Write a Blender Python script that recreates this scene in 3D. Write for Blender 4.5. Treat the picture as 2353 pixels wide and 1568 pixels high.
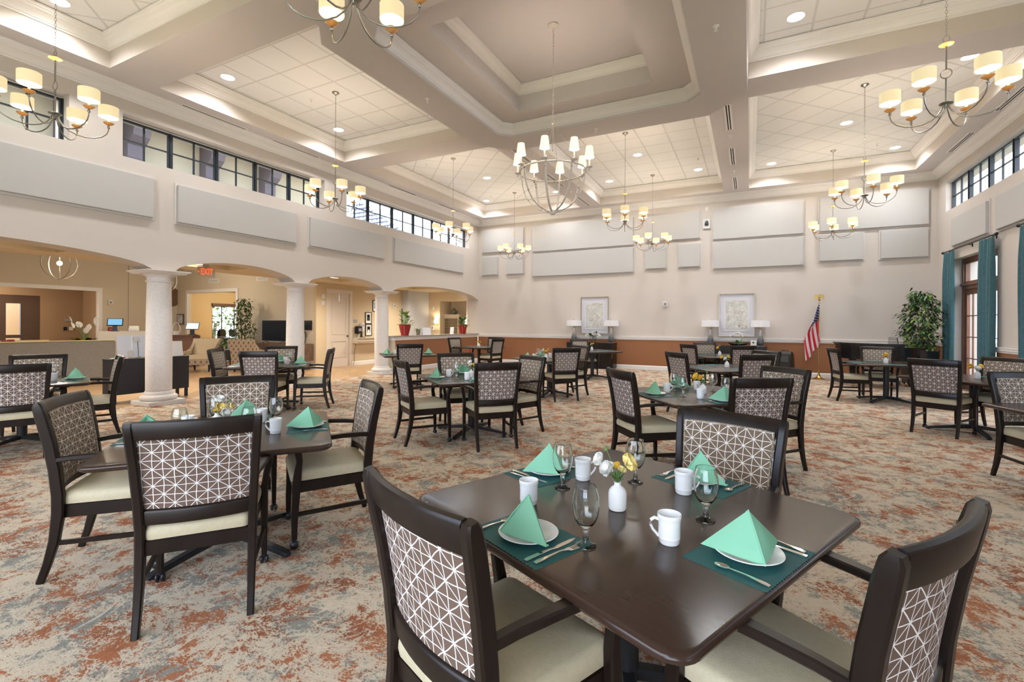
import bpy, bmesh, math, random
from mathutils import Vector, Matrix
PI = math.pi
R = math.radians
random.seed(7)
S = bpy.context.scene
for o in list(bpy.data.objects): bpy.data.objects.remove(o)
COL = S.collection

# ---------------------------------------------------------------- camera
cam = bpy.data.cameras.new('camera'); camo = bpy.data.objects.new('camera', cam); COL.objects.link(camo)
cam.sensor_width = 36; cam.lens = 1081.0 / 2353 * 36; cam.shift_y = -0.01725
cam.clip_start = 0.05; cam.clip_end = 200
camo.matrix_world = Matrix.Translation((0, 0, 1.45)) @ Matrix.Rotation(R(26.83), 4, 'Z') @ Matrix.Rotation(R(90), 4, 'X') @ Matrix.Rotation(0.0045, 4, 'Z')
S.camera = camo

# ---------------------------------------------------------------- colour management
S.view_settings.view_transform = 'Standard'; S.view_settings.look = 'None'
S.view_settings.gamma = 1; S.view_settings.use_curve_mapping = False
S.view_settings.exposure = 0.78

# ---------------------------------------------------------------- world: bright hazy sky with soft clouds
W = bpy.data.worlds.new('sky'); S.world = W; W.use_nodes = True
wt = W.node_tree; wt.nodes.clear()
def wn(t): return wt.nodes.new(t)
wo = wn('ShaderNodeOutputWorld'); wb = wn('ShaderNodeBackground'); wb.inputs[1].default_value = 5.0
tc = wn('ShaderNodeTexCoord'); no = wn('ShaderNodeTexNoise'); no.inputs['Scale'].default_value = 3.0; no.inputs['Detail'].default_value = 5
cr = wn('ShaderNodeValToRGB'); cr.color_ramp.elements[0].position = 0.42; cr.color_ramp.elements[0].color = (0.55, 0.72, 1.0, 1)
cr.color_ramp.elements[1].position = 0.6; cr.color_ramp.elements[1].color = (0.95, 0.97, 1.0, 1)
wt.links.new(tc.outputs['Generated'], no.inputs['Vector']); wt.links.new(no.outputs['Fac'], cr.inputs['Fac'])
wt.links.new(cr.outputs['Color'], wb.inputs[0]); wt.links.new(wb.outputs[0], wo.inputs[0])

# ---------------------------------------------------------------- sun and daylight through the window openings
def portal(loc, rot, sx, sy):
    # marks a window opening so the sky's own light is sampled through it; gives no light of its own
    l = bpy.data.lights.new('window_portal', 'AREA'); l.shape = 'RECTANGLE'; l.size = sx; l.size_y = sy; l.cycles.is_portal = True
    o = bpy.data.objects.new('window_portal', l); o.location = loc; o.rotation_euler = rot; COL.objects.link(o); return o
sun = bpy.data.lights.new('sun', 'SUN'); sun.energy = 2.0; sun.angle = R(1.0); sun.color = (1, 0.95, 0.88)
so = bpy.data.objects.new('sun', sun); so.rotation_euler = (R(20), R(-28), 0); COL.objects.link(so)
for y0, y1 in ((-2.2, 3.29), (3.97, 8.04), (8.73, 14.55)):      # clerestories, left wall and right wall
    portal((-9.56, (y0+y1)/2, 4.5), (0, R(-90), 0), 0.7, y1-y0)
for y0, y1 in ((-2.2, 3.3), (3.97, 8.04), (8.8, 14.69)): portal((4.6, (y0+y1)/2, 4.5), (0, R(90), 0), 0.7, y1-y0)
for y0, y1 in ((-2.4, -0.2), (4.2, 6.4), (8.45, 10.65), (12.05, 14.25)): portal((4.6, (y0+y1)/2, 1.5), (0, R(90), 0), 2.9, y1-y0)
portal((-2.5, -3.08, 2.2), (R(90), 0, 0), 9.0, 3.2)

LAMP_W = 6.0; CAN_W = 120.0; LOBBY_W = 190.0
# ---------------------------------------------------------------- materials
MATS = {}
def mat(name, col, rough=0.6, metal=0.0, spec=0.5, bump=0.0, bscale=200.0, noise=0.0, nscale=5.0, emis=None, es=0.0, sheen=0.0, coat=0.0, trans=0.0, stretch=None):
    if name in MATS: return MATS[name]
    m = bpy.data.materials.new(name); m.use_nodes = True; MATS[name] = m
    nt = m.node_tree; b = nt.nodes['Principled BSDF']
    c = (col[0], col[1], col[2], 1)
    b.inputs['Base Color'].default_value = c; b.inputs['Roughness'].default_value = rough; b.inputs['Metallic'].default_value = metal
    b.inputs['Specular IOR Level'].default_value = spec
    if coat: b.inputs['Coat Weight'].default_value = coat; b.inputs['Coat Roughness'].default_value = 0.15
    if sheen: b.inputs['Sheen Weight'].default_value = sheen
    if trans: b.inputs['Transmission Weight'].default_value = trans
    if emis: b.inputs['Emission Color'].default_value = (*emis, 1); b.inputs['Emission Strength'].default_value = es
    if noise or bump:
        t = nt.nodes.new('ShaderNodeTexCoord'); vec = t.outputs['Object']
        if stretch:
            mp = nt.nodes.new('ShaderNodeMapping'); mp.inputs['Scale'].default_value = stretch; nt.links.new(vec, mp.inputs[0]); vec = mp.outputs[0]
    if noise:
        n = nt.nodes.new('ShaderNodeTexNoise'); n.inputs['Scale'].default_value = nscale; n.inputs['Detail'].default_value = 4
        nt.links.new(vec, n.inputs['Vector'])
        r = nt.nodes.new('ShaderNodeValToRGB'); r.color_ramp.elements[0].position = 0.3; r.color_ramp.elements[1].position = 0.7
        r.color_ramp.elements[0].color = (*[max(0, x*(1-noise)) for x in col], 1); r.color_ramp.elements[1].color = (*[min(1, x*(1+noise)) for x in col], 1)
        nt.links.new(n.outputs['Fac'], r.inputs[0]); nt.links.new(r.outputs[0], b.inputs['Base Color'])
    if bump:
        n = nt.nodes.new('ShaderNodeTexNoise'); n.inputs['Scale'].default_value = bscale; n.inputs['Detail'].default_value = 2
        nt.links.new(vec, n.inputs['Vector']); bp = nt.nodes.new('ShaderNodeBump'); bp.inputs['Strength'].default_value = bump; bp.inputs['Distance'].default_value = 0.01
        nt.links.new(n.outputs['Fac'], bp.inputs['Height']); nt.links.new(bp.outputs[0], b.inputs['Normal'])
    return m

def math_node(nt, op, a, b=None, c=None):
    n = nt.nodes.new('ShaderNodeMath'); n.operation = op
    for i, v in enumerate((a, b, c)):
        if v is None: continue
        if hasattr(v, 'is_linked') or hasattr(v, 'links'): nt.links.new(v, n.inputs[i])
        else: n.inputs[i].default_value = v
    return n.outputs[0]

def mix_col(nt, fac, a, b):
    n = nt.nodes.new('ShaderNodeMix'); n.data_type = 'RGBA'
    if hasattr(fac, 'links'): nt.links.new(fac, n.inputs[0])
    else: n.inputs[0].default_value = fac
    for v, i in ((a, 6), (b, 7)):
        if hasattr(v, 'links'): nt.links.new(v, n.inputs[i])
        else: n.inputs[i].default_value = (*v, 1)
    return n.outputs[2]

def carpet_mat():
    m = bpy.data.materials.new('patterned_carpet'); m.use_nodes = True; nt = m.node_tree; b = nt.nodes['Principled BSDF']
    b.inputs['Roughness'].default_value = 0.95; b.inputs['Specular IOR Level'].default_value = 0.15
    t = nt.nodes.new('ShaderNodeTexCoord'); mp = nt.nodes.new('ShaderNodeMapping'); nt.links.new(t.outputs['Object'], mp.inputs[0]); v = mp.outputs[0]
    mp.inputs['Rotation'].default_value = (0, 0, R(8))
    def noise(sc, det, ro=0.6, dist=0.0, off=0.0, st=(1, 1, 1)):
        q = nt.nodes.new('ShaderNodeMapping'); q.inputs['Scale'].default_value = st; q.inputs['Location'].default_value = (off, off*1.7, off*0.3); nt.links.new(v, q.inputs[0])
        n = nt.nodes.new('ShaderNodeTexNoise'); n.inputs['Scale'].default_value = sc; n.inputs['Detail'].default_value = det; n.inputs['Roughness'].default_value = ro; n.inputs['Distortion'].default_value = dist
        nt.links.new(q.outputs[0], n.inputs['Vector']); return n.outputs['Fac']
    def step(x, lo, hi):
        n = nt.nodes.new('ShaderNodeMapRange'); nt.links.new(x, n.inputs[0]); n.inputs[1].default_value = lo; n.inputs[2].default_value = hi; n.inputs[3].default_value = 0; n.inputs[4].default_value = 1; n.clamp = True; return n.outputs[0]
    fine = noise(85, 3, 0.7, 0, 3.0, (1, 1.6, 1))
    rust = noise(4.2, 8, 0.80, 0.4, 11.0)
    grey = noise(5.0, 8, 0.80, 0.3, 37.0)
    dark = noise(2.2, 5, 0.7, 0.3, 71.0)
    vein = noise(3.2, 4, 0.6, 0.6, 53.0)
    veinf = math_node(nt, 'ABSOLUTE', math_node(nt, 'SUBTRACT', vein, 0.5))
    f2 = math_node(nt, "MULTIPLY", math_node(nt, "SUBTRACT", fine, 0.5), 0.42)
    cream = mix_col(nt, step(fine, 0.35, 0.65), (0.50, 0.41, 0.30), (0.62, 0.53, 0.41))
    c = mix_col(nt, step(math_node(nt, 'ADD', grey, f2), 0.50, 0.555), cream, (0.235, 0.235, 0.205))
    c = mix_col(nt, step(math_node(nt, 'ADD', rust, f2), 0.515, 0.55), c, mix_col(nt, step(dark, 0.42, 0.6), (0.36, 0.135, 0.062), (0.24, 0.085, 0.042)))
    c = mix_col(nt, math_node(nt, 'MULTIPLY', step(math_node(nt, 'SUBTRACT', veinf, math_node(nt, 'MULTIPLY', f2, 0.06)), 0.014, 0.006), 0.75), c, (0.60, 0.52, 0.40))
    c = mix_col(nt, math_node(nt, 'MULTIPLY', step(fine, 0.55, 0.72), 0.35), c, (0.16, 0.12, 0.09))
    nt.links.new(c, b.inputs['Base Color'])
    bp = nt.nodes.new('ShaderNodeBump'); bp.inputs['Strength'].default_value = 0.35; bp.inputs['Distance'].default_value = 0.006
    nt.links.new(fine, bp.inputs['Height']); nt.links.new(bp.outputs[0], b.inputs['Normal'])
    return m

def star_fabric(name, base, line, pitch=0.043, w=0.036):
    # hand-printed grid of crossing lines with eight-pointed stars at every other crossing, in the chair's own x-z plane
    m = bpy.data.materials.new(name); m.use_nodes = True; nt = m.node_tree; b = nt.nodes['Principled BSDF']
    b.inputs['Roughness'].default_value = 0.7; b.inputs['Specular IOR Level'].default_value = 0.3
    t = nt.nodes.new('ShaderNodeTexCoord'); n = nt.nodes.new('ShaderNodeTexNoise'); n.inputs['Scale'].default_value = 14; n.inputs['Detail'].default_value = 1
    nt.links.new(t.outputs['Object'], n.inputs['Vector'])
    s = nt.nodes.new('ShaderNodeSeparateXYZ'); nt.links.new(t.outputs['Object'], s.inputs[0])
    s2 = nt.nodes.new('ShaderNodeSeparateColor'); nt.links.new(n.outputs['Color'], s2.inputs[0])
    def wob(a, k): return math_node(nt, 'ADD', math_node(nt, 'DIVIDE', a, pitch), math_node(nt, 'MULTIPLY', math_node(nt, 'SUBTRACT', k, 0.5), 0.28))
    x = wob(s.outputs[0], s2.outputs[0]); z = math_node(nt, 'MULTIPLY', wob(s.outputs[2], s2.outputs[1]), 1.05)
    def line_d(a, per):   # distance to the nearest multiple of per
        f = math_node(nt, 'FRACT', math_node(nt, 'DIVIDE', a, per)); return math_node(nt, 'MULTIPLY', math_node(nt, 'MINIMUM', f, math_node(nt, 'SUBTRACT', 1.0, f)), per)
    dd = [line_d(x, 1.0), line_d(z, 1.0), math_node(nt, 'MULTIPLY', line_d(math_node(nt, 'ADD', x, z), 2.0), 0.707), math_node(nt, 'MULTIPLY', line_d(math_node(nt, 'SUBTRACT', x, z), 2.0), 0.707)]
    d = math_node(nt, 'MINIMUM', math_node(nt, 'MINIMUM', dd[0], dd[1]), math_node(nt, 'MINIMUM', dd[2], dd[3]))
    r = nt.nodes.new('ShaderNodeMapRange'); nt.links.new(d, r.inputs[0]); r.inputs[1].default_value = w*1.25; r.inputs[2].default_value = w*0.8; r.inputs[3].default_value = 0; r.inputs[4].default_value = 1
    nt.links.new(mix_col(nt, r.outputs[0], base, line), b.inputs['Base Color'])
    return m

def glass_mat(name, tint=(1, 1, 1), thin=True, rough=0.0, refl=1.0):
    m = bpy.data.materials.new(name); m.use_nodes = True; nt = m.node_tree; nt.nodes.clear()
    o = nt.nodes.new('ShaderNodeOutputMaterial'); tr = nt.nodes.new('ShaderNodeBsdfTransparent'); tr.inputs[0].default_value = (*tint, 1)
    g = nt.nodes.new('ShaderNodeBsdfGlossy'); g.inputs['Roughness'].default_value = rough
    fr = nt.nodes.new('ShaderNodeFresnel'); fr.inputs[0].default_value = 1.45
    mx = nt.nodes.new('ShaderNodeMixShader'); ge = nt.nodes.new('ShaderNodeNewGeometry'); nt.links.new(math_node(nt, 'MULTIPLY', math_node(nt, 'MULTIPLY', fr.outputs[0], refl), math_node(nt, 'SUBTRACT', 1.0, ge.outputs['Backfacing'])), mx.inputs[0]); nt.links.new(tr.outputs[0], mx.inputs[1]); nt.links.new(g.outputs[0], mx.inputs[2])
    nt.links.new(mx.outputs[0], o.inputs[0]); return m

WALL = mat('cream_wall_paint', (0.60, 0.54, 0.485), 0.75, spec=0.2, bump=0.05, bscale=120)
WAINS = mat('terracotta_wall_paint', (0.30, 0.135, 0.065), 0.7, spec=0.2, bump=0.05, bscale=120)
LOBBY = mat('golden_lobby_paint', (0.60, 0.49, 0.34), 0.75, spec=0.2)
LOBBY2 = mat('beige_lobby_paint', (0.62, 0.54, 0.42), 0.75, spec=0.2)
VEST = mat('tan_vestibule_paint', (0.36, 0.24, 0.15), 0.8, spec=0.2)
OFFICE = mat('yellow_office_paint', (0.55, 0.41, 0.22), 0.8, spec=0.2)
CEIL = mat('textured_ceiling_paint', (0.62, 0.575, 0.565), 0.85, spec=0.15, bump=0.25, bscale=45)
TRIM = mat('white_trim_paint', (0.80, 0.77, 0.745), 0.45, spec=0.4)
CARPET = carpet_mat()
PANEL = mat('acoustic_panel_fabric', (0.52, 0.50, 0.475), 0.9, spec=0.1, bump=0.2, bscale=500)
PANELEDGE = mat('acoustic_panel_frame', (0.62, 0.575, 0.54), 0.7, spec=0.2)
STONE = mat('cast_stone', (0.72, 0.68, 0.65), 0.8, spec=0.2, bump=0.2, bscale=60, noise=0.06, nscale=30)
BLACKFR = mat('dark_window_frame', (0.012, 0.02, 0.028), 0.4, spec=0.5)
GLASS = glass_mat('window_glass')
WOODD = mat('espresso_wood', (0.011, 0.006, 0.0042), 0.33, spec=0.32, noise=0.3, nscale=14, stretch=(1, 1, 0.25))
TOPW = mat('walnut_laminate', (0.036, 0.019, 0.013), 0.22, spec=0.38, noise=0.07, nscale=22, stretch=(0.2, 3.0, 1))
BLACKM = mat('black_powder_coated_metal', (0.012, 0.013, 0.016), 0.4, spec=0.5)
VINYL = mat('cream_vinyl', (0.50, 0.44, 0.30), 0.5, spec=0.35, bump=0.12, bscale=260, noise=0.05, nscale=60)
STAR = star_fabric('brown_star_fabric', (0.13, 0.085, 0.062), (0.72, 0.71, 0.70))
STARF = star_fabric('tan_star_fabric', (0.155, 0.105, 0.068), (0.74, 0.70, 0.64))
WELT = mat('cream_and_brown_welt', (0.30, 0.24, 0.17), 0.8, noise=0.8, nscale=120)
CHINA = mat('white_china', (0.80, 0.80, 0.79), 0.18, spec=0.5)
MATTE = mat('matte_white_ceramic', (0.80, 0.80, 0.79), 0.55, spec=0.3)
TEAL = mat('teal_paper', (0.018, 0.10, 0.10), 0.6, spec=0.3)
NAPK = mat('mint_green_linen', (0.24, 0.53, 0.36), 0.85, spec=0.15, bump=0.15, bscale=700)
STEEL = mat('polished_steel', (0.62, 0.61, 0.6), 0.14, metal=1.0)
NICKEL = mat('brushed_nickel', (0.36, 0.34, 0.31), 0.32, metal=1.0)
AMBER = mat('amber_glass', (0.85, 0.50, 0.18), 0.15, spec=0.5, trans=0.35)
SHADE = mat('cream_lamp_shade', (0.74, 0.66, 0.44), 0.85, spec=0.1, emis=(1.0, 0.80, 0.46), es=0.32)
LAMPIN = mat('glowing_shade_lining', (1, 0.9, 0.7), 0.8, emis=(1.0, 0.84, 0.52), es=3.2)
CAN = mat('glowing_downlight_lens', (1, 1, 1), 0.5, emis=(1.0, 0.96, 0.9), es=14.0)
GOLD = mat('polished_brass', (0.75, 0.52, 0.20), 0.22, metal=1.0)
YEL = mat('yellow_petals', (0.86, 0.56, 0.06), 0.6)
PYEL = mat('pale_yellow_petals', (0.86, 0.70, 0.26), 0.6)
WHT = mat('white_petals', (0.86, 0.85, 0.80), 0.6)
LEAF = mat('green_leaf', (0.075, 0.17, 0.045), 0.5, noise=0.3, nscale=20)
LEAFD = mat('dark_green_leaf', (0.028, 0.075, 0.02), 0.4, noise=0.5, nscale=9)
LEAFY = mat('yellow_green_leaf', (0.25, 0.33, 0.06), 0.45, noise=0.3, nscale=12)
STEM = mat('green_stem', (0.16, 0.27, 0.07), 0.6)
BARK = mat('brown_bark', (0.16, 0.10, 0.06), 0.85)

# ---------------------------------------------------------------- mesh helpers
class MB:
    def __init__(s): s.v = []; s.f = []
    def add(s, vs, fs):
        n = len(s.v); s.v += [tuple(v) for v in vs]; s.f += [tuple(i+n for i in f) for f in fs]; return s
    def box(s, x0, x1, y0, y1, z0, z1, M=None):
        vs = [(x0,y0,z0),(x1,y0,z0),(x1,y1,z0),(x0,y1,z0),(x0,y0,z1),(x1,y0,z1),(x1,y1,z1),(x0,y1,z1)]
        if M: vs = [M @ Vector(v) for v in vs]
        return s.add(vs, [(0,3,2,1),(4,5,6,7),(0,1,5,4),(1,2,6,5),(2,3,7,6),(3,0,4,7)])
    def loft(s, loops, closed=True, cap0=True, cap1=True):
        n = len(loops[0]); vs = [p for l in loops for p in l]; fs = []
        for i in range(len(loops)-1):
            for j in range(n if closed else n-1):
                a, b = i*n+j, i*n+(j+1) % n; fs.append((a, b, b+n, a+n))
        if cap0: fs.append(tuple(reversed(range(n))))
        if cap1: fs.append(tuple(range((len(loops)-1)*n, len(loops)*n)))
        return s.add(vs, fs)
    def lathe(s, prof, c=(0,0,0), n=24, M=None, cap0=True, cap1=True):
        loops = []
        for r, z in prof:
            l = [Vector((c[0]+r*math.cos(2*PI*i/n), c[1]+r*math.sin(2*PI*i/n), c[2]+z)) for i in range(n)]
            if M: l = [M @ p for p in l]
            loops.append(l)
        return s.loft(loops, True, cap0, cap1)
    def tube(s, pts, r, n=8, rs=None, ell=None, up=None, cap=True, closed=False):
        pts = [Vector(p) for p in pts]; loops = []
        prev = None
        m = len(pts)
        for i, p in enumerate(pts):
            if closed: t = (pts[(i+1) % m]-pts[i-1])
            else: t = (pts[min(i+1, m-1)]-pts[max(i-1, 0)])
            t = t.normalized() if t.length > 1e-9 else Vector((0,0,1))
            if up is not None: a = Vector(up)
            else: a = prev if prev is not None else (Vector((0,0,1)) if abs(t.z) < 0.9 else Vector((1,0,0)))
            e1 = (a - t*a.dot(t)); e1 = e1.normalized() if e1.length > 1e-6 else t.orthogonal().normalized()
            e2 = t.cross(e1); prev = e1
            ra = rs[i] if rs else r
            ra, rb = (ra if isinstance(ra, tuple) else (ra, ra*(ell or 1)))
            loops.append([p + e1*ra*math.cos(2*PI*k/n+PI/n) + e2*rb*math.sin(2*PI*k/n+PI/n) for k in range(n)])
        if closed: loops.append(loops[0]); return s.loft(loops, True, False, False)
        return s.loft(loops, True, cap, cap)
    def bar(s, pts, ws, up=(1,0,0), ch=0.18):
        # rectangular section with chamfered corners swept along pts; ws = list of (half width along up, half depth)
        pts = [Vector(p) for p in pts]; loops = []; m = len(pts)
        for i, p in enumerate(pts):
            t = (pts[min(i+1, m-1)]-pts[max(i-1, 0)]).normalized(); a = Vector(up[i] if isinstance(up, list) else up)
            e1 = (a - t*a.dot(t)).normalized(); e2 = t.cross(e1); w, d = ws[i] if isinstance(ws, list) else ws; c = ch*min(w, d)*2
            q = [(w-c, d), (w, d-c), (w, -d+c), (w-c, -d), (-w+c, -d), (-w, -d+c), (-w, d-c), (-w+c, d)]
            loops.append([p + e1*x + e2*y for x, y in q])
        return s.loft(loops)
    def prism(s, poly, z0, z1, M=None):
        a = [Vector((x, y, z0)) for x, y in poly]; b = [Vector((x, y, z1)) for x, y in poly]
        if M: a = [M @ p for p in a]; b = [M @ p for p in b]
        return s.loft([a, b])
    def ball(s, c, r, n=12, m=8, sc=(1,1,1)):
        prof = [(r*math.sin(PI*i/m), -r*math.cos(PI*i/m)) for i in range(m+1)]; prof[0] = (r*0.02, -r); prof[-1] = (r*0.02, r)
        M = Matrix.Translation(c) @ Matrix.Diagonal((*sc, 1)); return s.lathe(prof, (0,0,0), n, M)
    def obj(s, name, m, parent=None, smooth=False, loc=None, bevel=0.0, auto=True):
        me = bpy.data.meshes.new(name); me.from_pydata(s.v, [], s.f); me.update()
        bm = bmesh.new(); bm.from_mesh(me); bmesh.ops.recalc_face_normals(bm, faces=bm.faces)
        if bevel > 0:
            es = [e for e in bm.edges if len(e.link_faces) == 2 and e.calc_face_angle(0) > R(30)]
            bmesh.ops.bevel(bm, geom=es, offset=bevel, segments=2, affect='EDGES', clamp_overlap=True)
        bm.to_mesh(me); bm.free()
        if smooth:
            for p in me.polygons: p.use_smooth = True
            me.set_sharp_from_angle(angle=R(40))
        me.materials.append(m)
        o = bpy.data.objects.new(name, me); COL.objects.link(o)
        if parent: o.parent = parent
        if loc: o.location = loc
        return o

def tag(o, label=None, cat=None, group=None, kind=None):
    for k, v in (('label', label), ('category', cat), ('group', group), ('kind', kind)):
        if v: o[k] = v
    return o
def empty(name, loc=(0,0,0), rz=0, label=None, cat=None, group=None, kind=None):
    o = bpy.data.objects.new(name, None); COL.objects.link(o); o.location = loc; o.rotation_euler = (0, 0, rz); o.empty_display_size = 0.1
    return tag(o, label, cat, group, kind)
KIDS = {}
def copy_tree(o, parent=None):
    c = o.copy(); COL.objects.link(c)
    if parent: c.parent = parent
    for ch in [x for x in ORIG if x.parent == o]: copy_tree(ch, c)
    return c
ORIG = []
class Proto:
    # a thing built once; place() moves the original the first time, then copies it with its parts and sub-parts
    def __init__(s, root):
        s.root = root; s.used = False; s.kids = {}
        allo = list(bpy.data.objects)
        def walk(o): s.kids[o.name] = [c for c in allo if c.parent == o]; [walk(c) for c in s.kids[o.name]]
        walk(root)
    def _cp(s, o, parent):
        c = o.copy(); COL.objects.link(c); c.parent = parent
        for ch in s.kids.get(o.name, []): s._cp(ch, c)
        return c
    def place(s, loc, rz=0, label=None, group=None, scale=None):
        if not s.used: r = s.root; s.used = True
        else: r = s._cp(s.root, None)
        r.location = loc; r.rotation_euler = (0, 0, rz)
        if scale: r.scale = (scale, scale, scale)
        if label: r['label'] = label
        if group: r['group'] = group
        return r
def struct(name, mb, m, parent=None, smooth=False, bevel=0):
    o = mb.obj(name, m, parent, smooth, bevel=bevel)
    if not parent: o['kind'] = 'structure'
    return o

def rounded_rect(hx, hy, r, n=6):
    out = []
    for cx_, cy_, a0 in ((hx-r, hy-r, 0), (-hx+r, hy-r, 90), (-hx+r, -hy+r, 180), (hx-r, -hy+r, 270)):
        for i in range(n+1):
            a = R(a0 + 90*i/n); out.append((cx_+r*math.cos(a), cy_+r*math.sin(a)))
    return out
def inset(poly, d):
    # inset (d>0 moves towards the inside of a counter-clockwise polygon)
    n = len(poly); out = []
    for i in range(n):
        p0, p1, p2 = Vector(poly[i-1]), Vector(poly[i]), Vector(poly[(i+1) % n])
        a = (p1-p0).normalized(); b = (p2-p1).normalized(); na = Vector((-a.y, a.x)); nb = Vector((-b.y, b.x))
        k = (na+nb); k = k/(1+na.dot(nb)); out.append((p1.x+k.x*d, p1.y+k.y*d))
    return out
def crown(poly, z0, z1, proj, down=False):
    # moulding profile run round the inside of a polygon, from (0,z0) on the wall up to (proj,z1) on the ceiling
    h = z1-z0; pr = [(0, 0), (0.10, 0.0), (0.12, 0.13), (0.20, 0.15), (0.22, 0.22), (0.36, 0.42), (0.55, 0.56), (0.76, 0.64), (0.80, 0.74), (0.90, 0.78), (0.94, 0.90), (1.0, 0.92), (1.0, 1.0), (0, 1.0)]
    mb = MB(); loops = [[(x, y, z0+h*b) for x, y in inset(poly, proj*a)] for a, b in pr]
    return mb.loft(loops, True, False, False)
# ================================================================= the room shell
XL, XR, YB, YR, ZC, ZT = -9.12, 4.16, 15.22, -2.8, 5.27, 5.71
ARCH = [(-0.1, 4.42), (4.75, 7.245), (7.567, 10.09), (10.43, 15.1)]
ZS, RISE = 2.345, 0.265
WIN_L = [(-2.2, 3.293), (3.966, 8.04), (8.727, 14.55)]
WZ0, WZ1 = 4.15, 4.86

def plank_mat():
    m = bpy.data.materials.new('honey_plank_floor'); m.use_nodes = True; nt = m.node_tree; b = nt.nodes['Principled BSDF']
    b.inputs['Roughness'].default_value = 0.32
    t = nt.nodes.new('ShaderNodeTexCoord'); br = nt.nodes.new('ShaderNodeTexBrick'); nt.links.new(t.outputs['Object'], br.inputs['Vector'])
    mp = nt.nodes.new('ShaderNodeMapping'); mp.inputs['Rotation'].default_value = (0, 0, R(45)); nt.links.new(t.outputs['Object'], mp.inputs[0]); nt.links.new(mp.outputs[0], br.inputs['Vector'])
    br.inputs['Scale'].default_value = 1.0; br.inputs['Brick Width'].default_value = 1.2; br.inputs['Row Height'].default_value = 0.2; br.inputs['Mortar Size'].default_value = 0.004
    br.inputs['Color1'].default_value = (0.50, 0.33, 0.18, 1); br.inputs['Color2'].default_value = (0.40, 0.255, 0.135, 1); br.inputs['Mortar'].default_value = (0.22, 0.14, 0.08, 1)
    nt.links.new(br.outputs['Color'], b.inputs['Base Color']); return m
PLANK = plank_mat()
struct('floor', MB().box(-9.45, XR+0.5, YR-0.5, YB+0.1, -0.1, 0.0), CARPET)
struct('floor', MB().box(-24.5, -9.45, YR-0.5, 17.5, -0.1, -0.001), PLANK)

def wall_grid(fix, a0, a1, hs, z0, z1, holes, t, name, m):
    # wall in plane fix=('x',x0,x1) or ('y',y0,y1), along a0..a1 with rectangular holes (a,b,za,zb)
    A = sorted({a0, a1, *[h for q in holes for h in q[:2]]}); Z = sorted({z0, z1, *[h for q in holes for h in q[2:]]})
    A = [a for a in A if a0 <= a <= a1]; Z = [z for z in Z if z0 <= z <= z1]
    mb = MB()
    for i in range(len(A)-1):
        for j in range(len(Z)-1):
            ca, cz = (A[i]+A[i+1])/2, (Z[j]+Z[j+1])/2
            if any(q[0] < ca < q[1] and q[2] < cz < q[3] for q in holes): continue
            if fix[0] == 'x': mb.box(fix[1], fix[2], A[i], A[i+1], Z[j], Z[j+1])
            else: mb.box(A[i], A[i+1], fix[1], fix[2], Z[j], Z[j+1])
    return struct(name, mb, m)

def archz(y, a, b):
    u = abs(y-(a+b)/2)/((b-a)/2); return ZS + RISE*max(0, 1-u*u)**0.62
# left wall with four segmental arches and the clerestory openings
mb = MB(); br = {YR, YB, -0.44, *[q for w in WIN_L for q in w]}
for a, b in ARCH: br |= {a+(b-a)*i/28 for i in range(29)}
br = sorted(br); X0, X1 = -9.58, XL
def slab(y0, y1, za, zb, zt, x0=X0, x1=X1):
    mb.add([(x0,y0,za),(x1,y0,za),(x1,y1,zb),(x0,y1,zb),(x0,y0,zt),(x1,y0,zt),(x1,y1,zt),(x0,y1,zt)], [(0,3,2,1),(4,5,6,7),(0,1,5,4),(1,2,6,5),(2,3,7,6),(3,0,4,7)])
for y0, y1 in zip(br, br[1:]):
    c = (y0+y1)/2
    if c < -0.44: za = zb = 0
    else:
        h = [q for q in ARCH if q[0] < c < q[1]]
        if h: za, zb = archz(y0, *h[0]), archz(y1, *h[0])
        else: za = zb = ZS
    if any(q[0] < c < q[1] for q in WIN_L): slab(y0, y1, za, zb, WZ0); slab(y0, y1, WZ1, WZ1, ZC+0.1)
    else: slab(y0, y1, za, zb, ZC+0.1)
struct('wall_left', mb, WALL)
# back wall, right wall, rear wall
wall_grid(('y', YB, YB+0.12), -9.62, XR+0.4, None, 0.96, ZC+0.1, [], 0, 'wall_back', WALL)
struct('wall_back', MB().box(-9.12, XR, YB, YB+0.119, 0, 0.96), WAINS)
DOORS_R = [(-2.4, -0.2), (4.2, 6.4), (8.45, 10.65), (12.05, 14.25)]
WIN_R = [(-2.2, 3.3), (3.97, 8.04), (8.8, 14.69)]
wall_grid(('x', XR, XR+0.45), YR, YB+0.1, None, 0.0, ZC+0.1, [(*d, -0.05, 2.96) for d in DOORS_R] + [(*w, WZ0, WZ1+0.02) for w in WIN_R], 0, 'wall_right', WALL)
mb = MB()
for y0, y1 in ((14.25, YB), (10.65, 12.05), (6.4, 8.45), (-0.2, 4.2)): mb.box(XR-0.006, XR, y0, y1, 0, 0.96)
struct('wall_right', mb, WAINS)
wall_grid(('y', YR-0.3, YR), -9.6, XR+0.4, None, 0.0, ZC+0.1, [(-7.0, 2.0, 0.6, 3.8)], 0, 'wall_rear', WALL)
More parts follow.
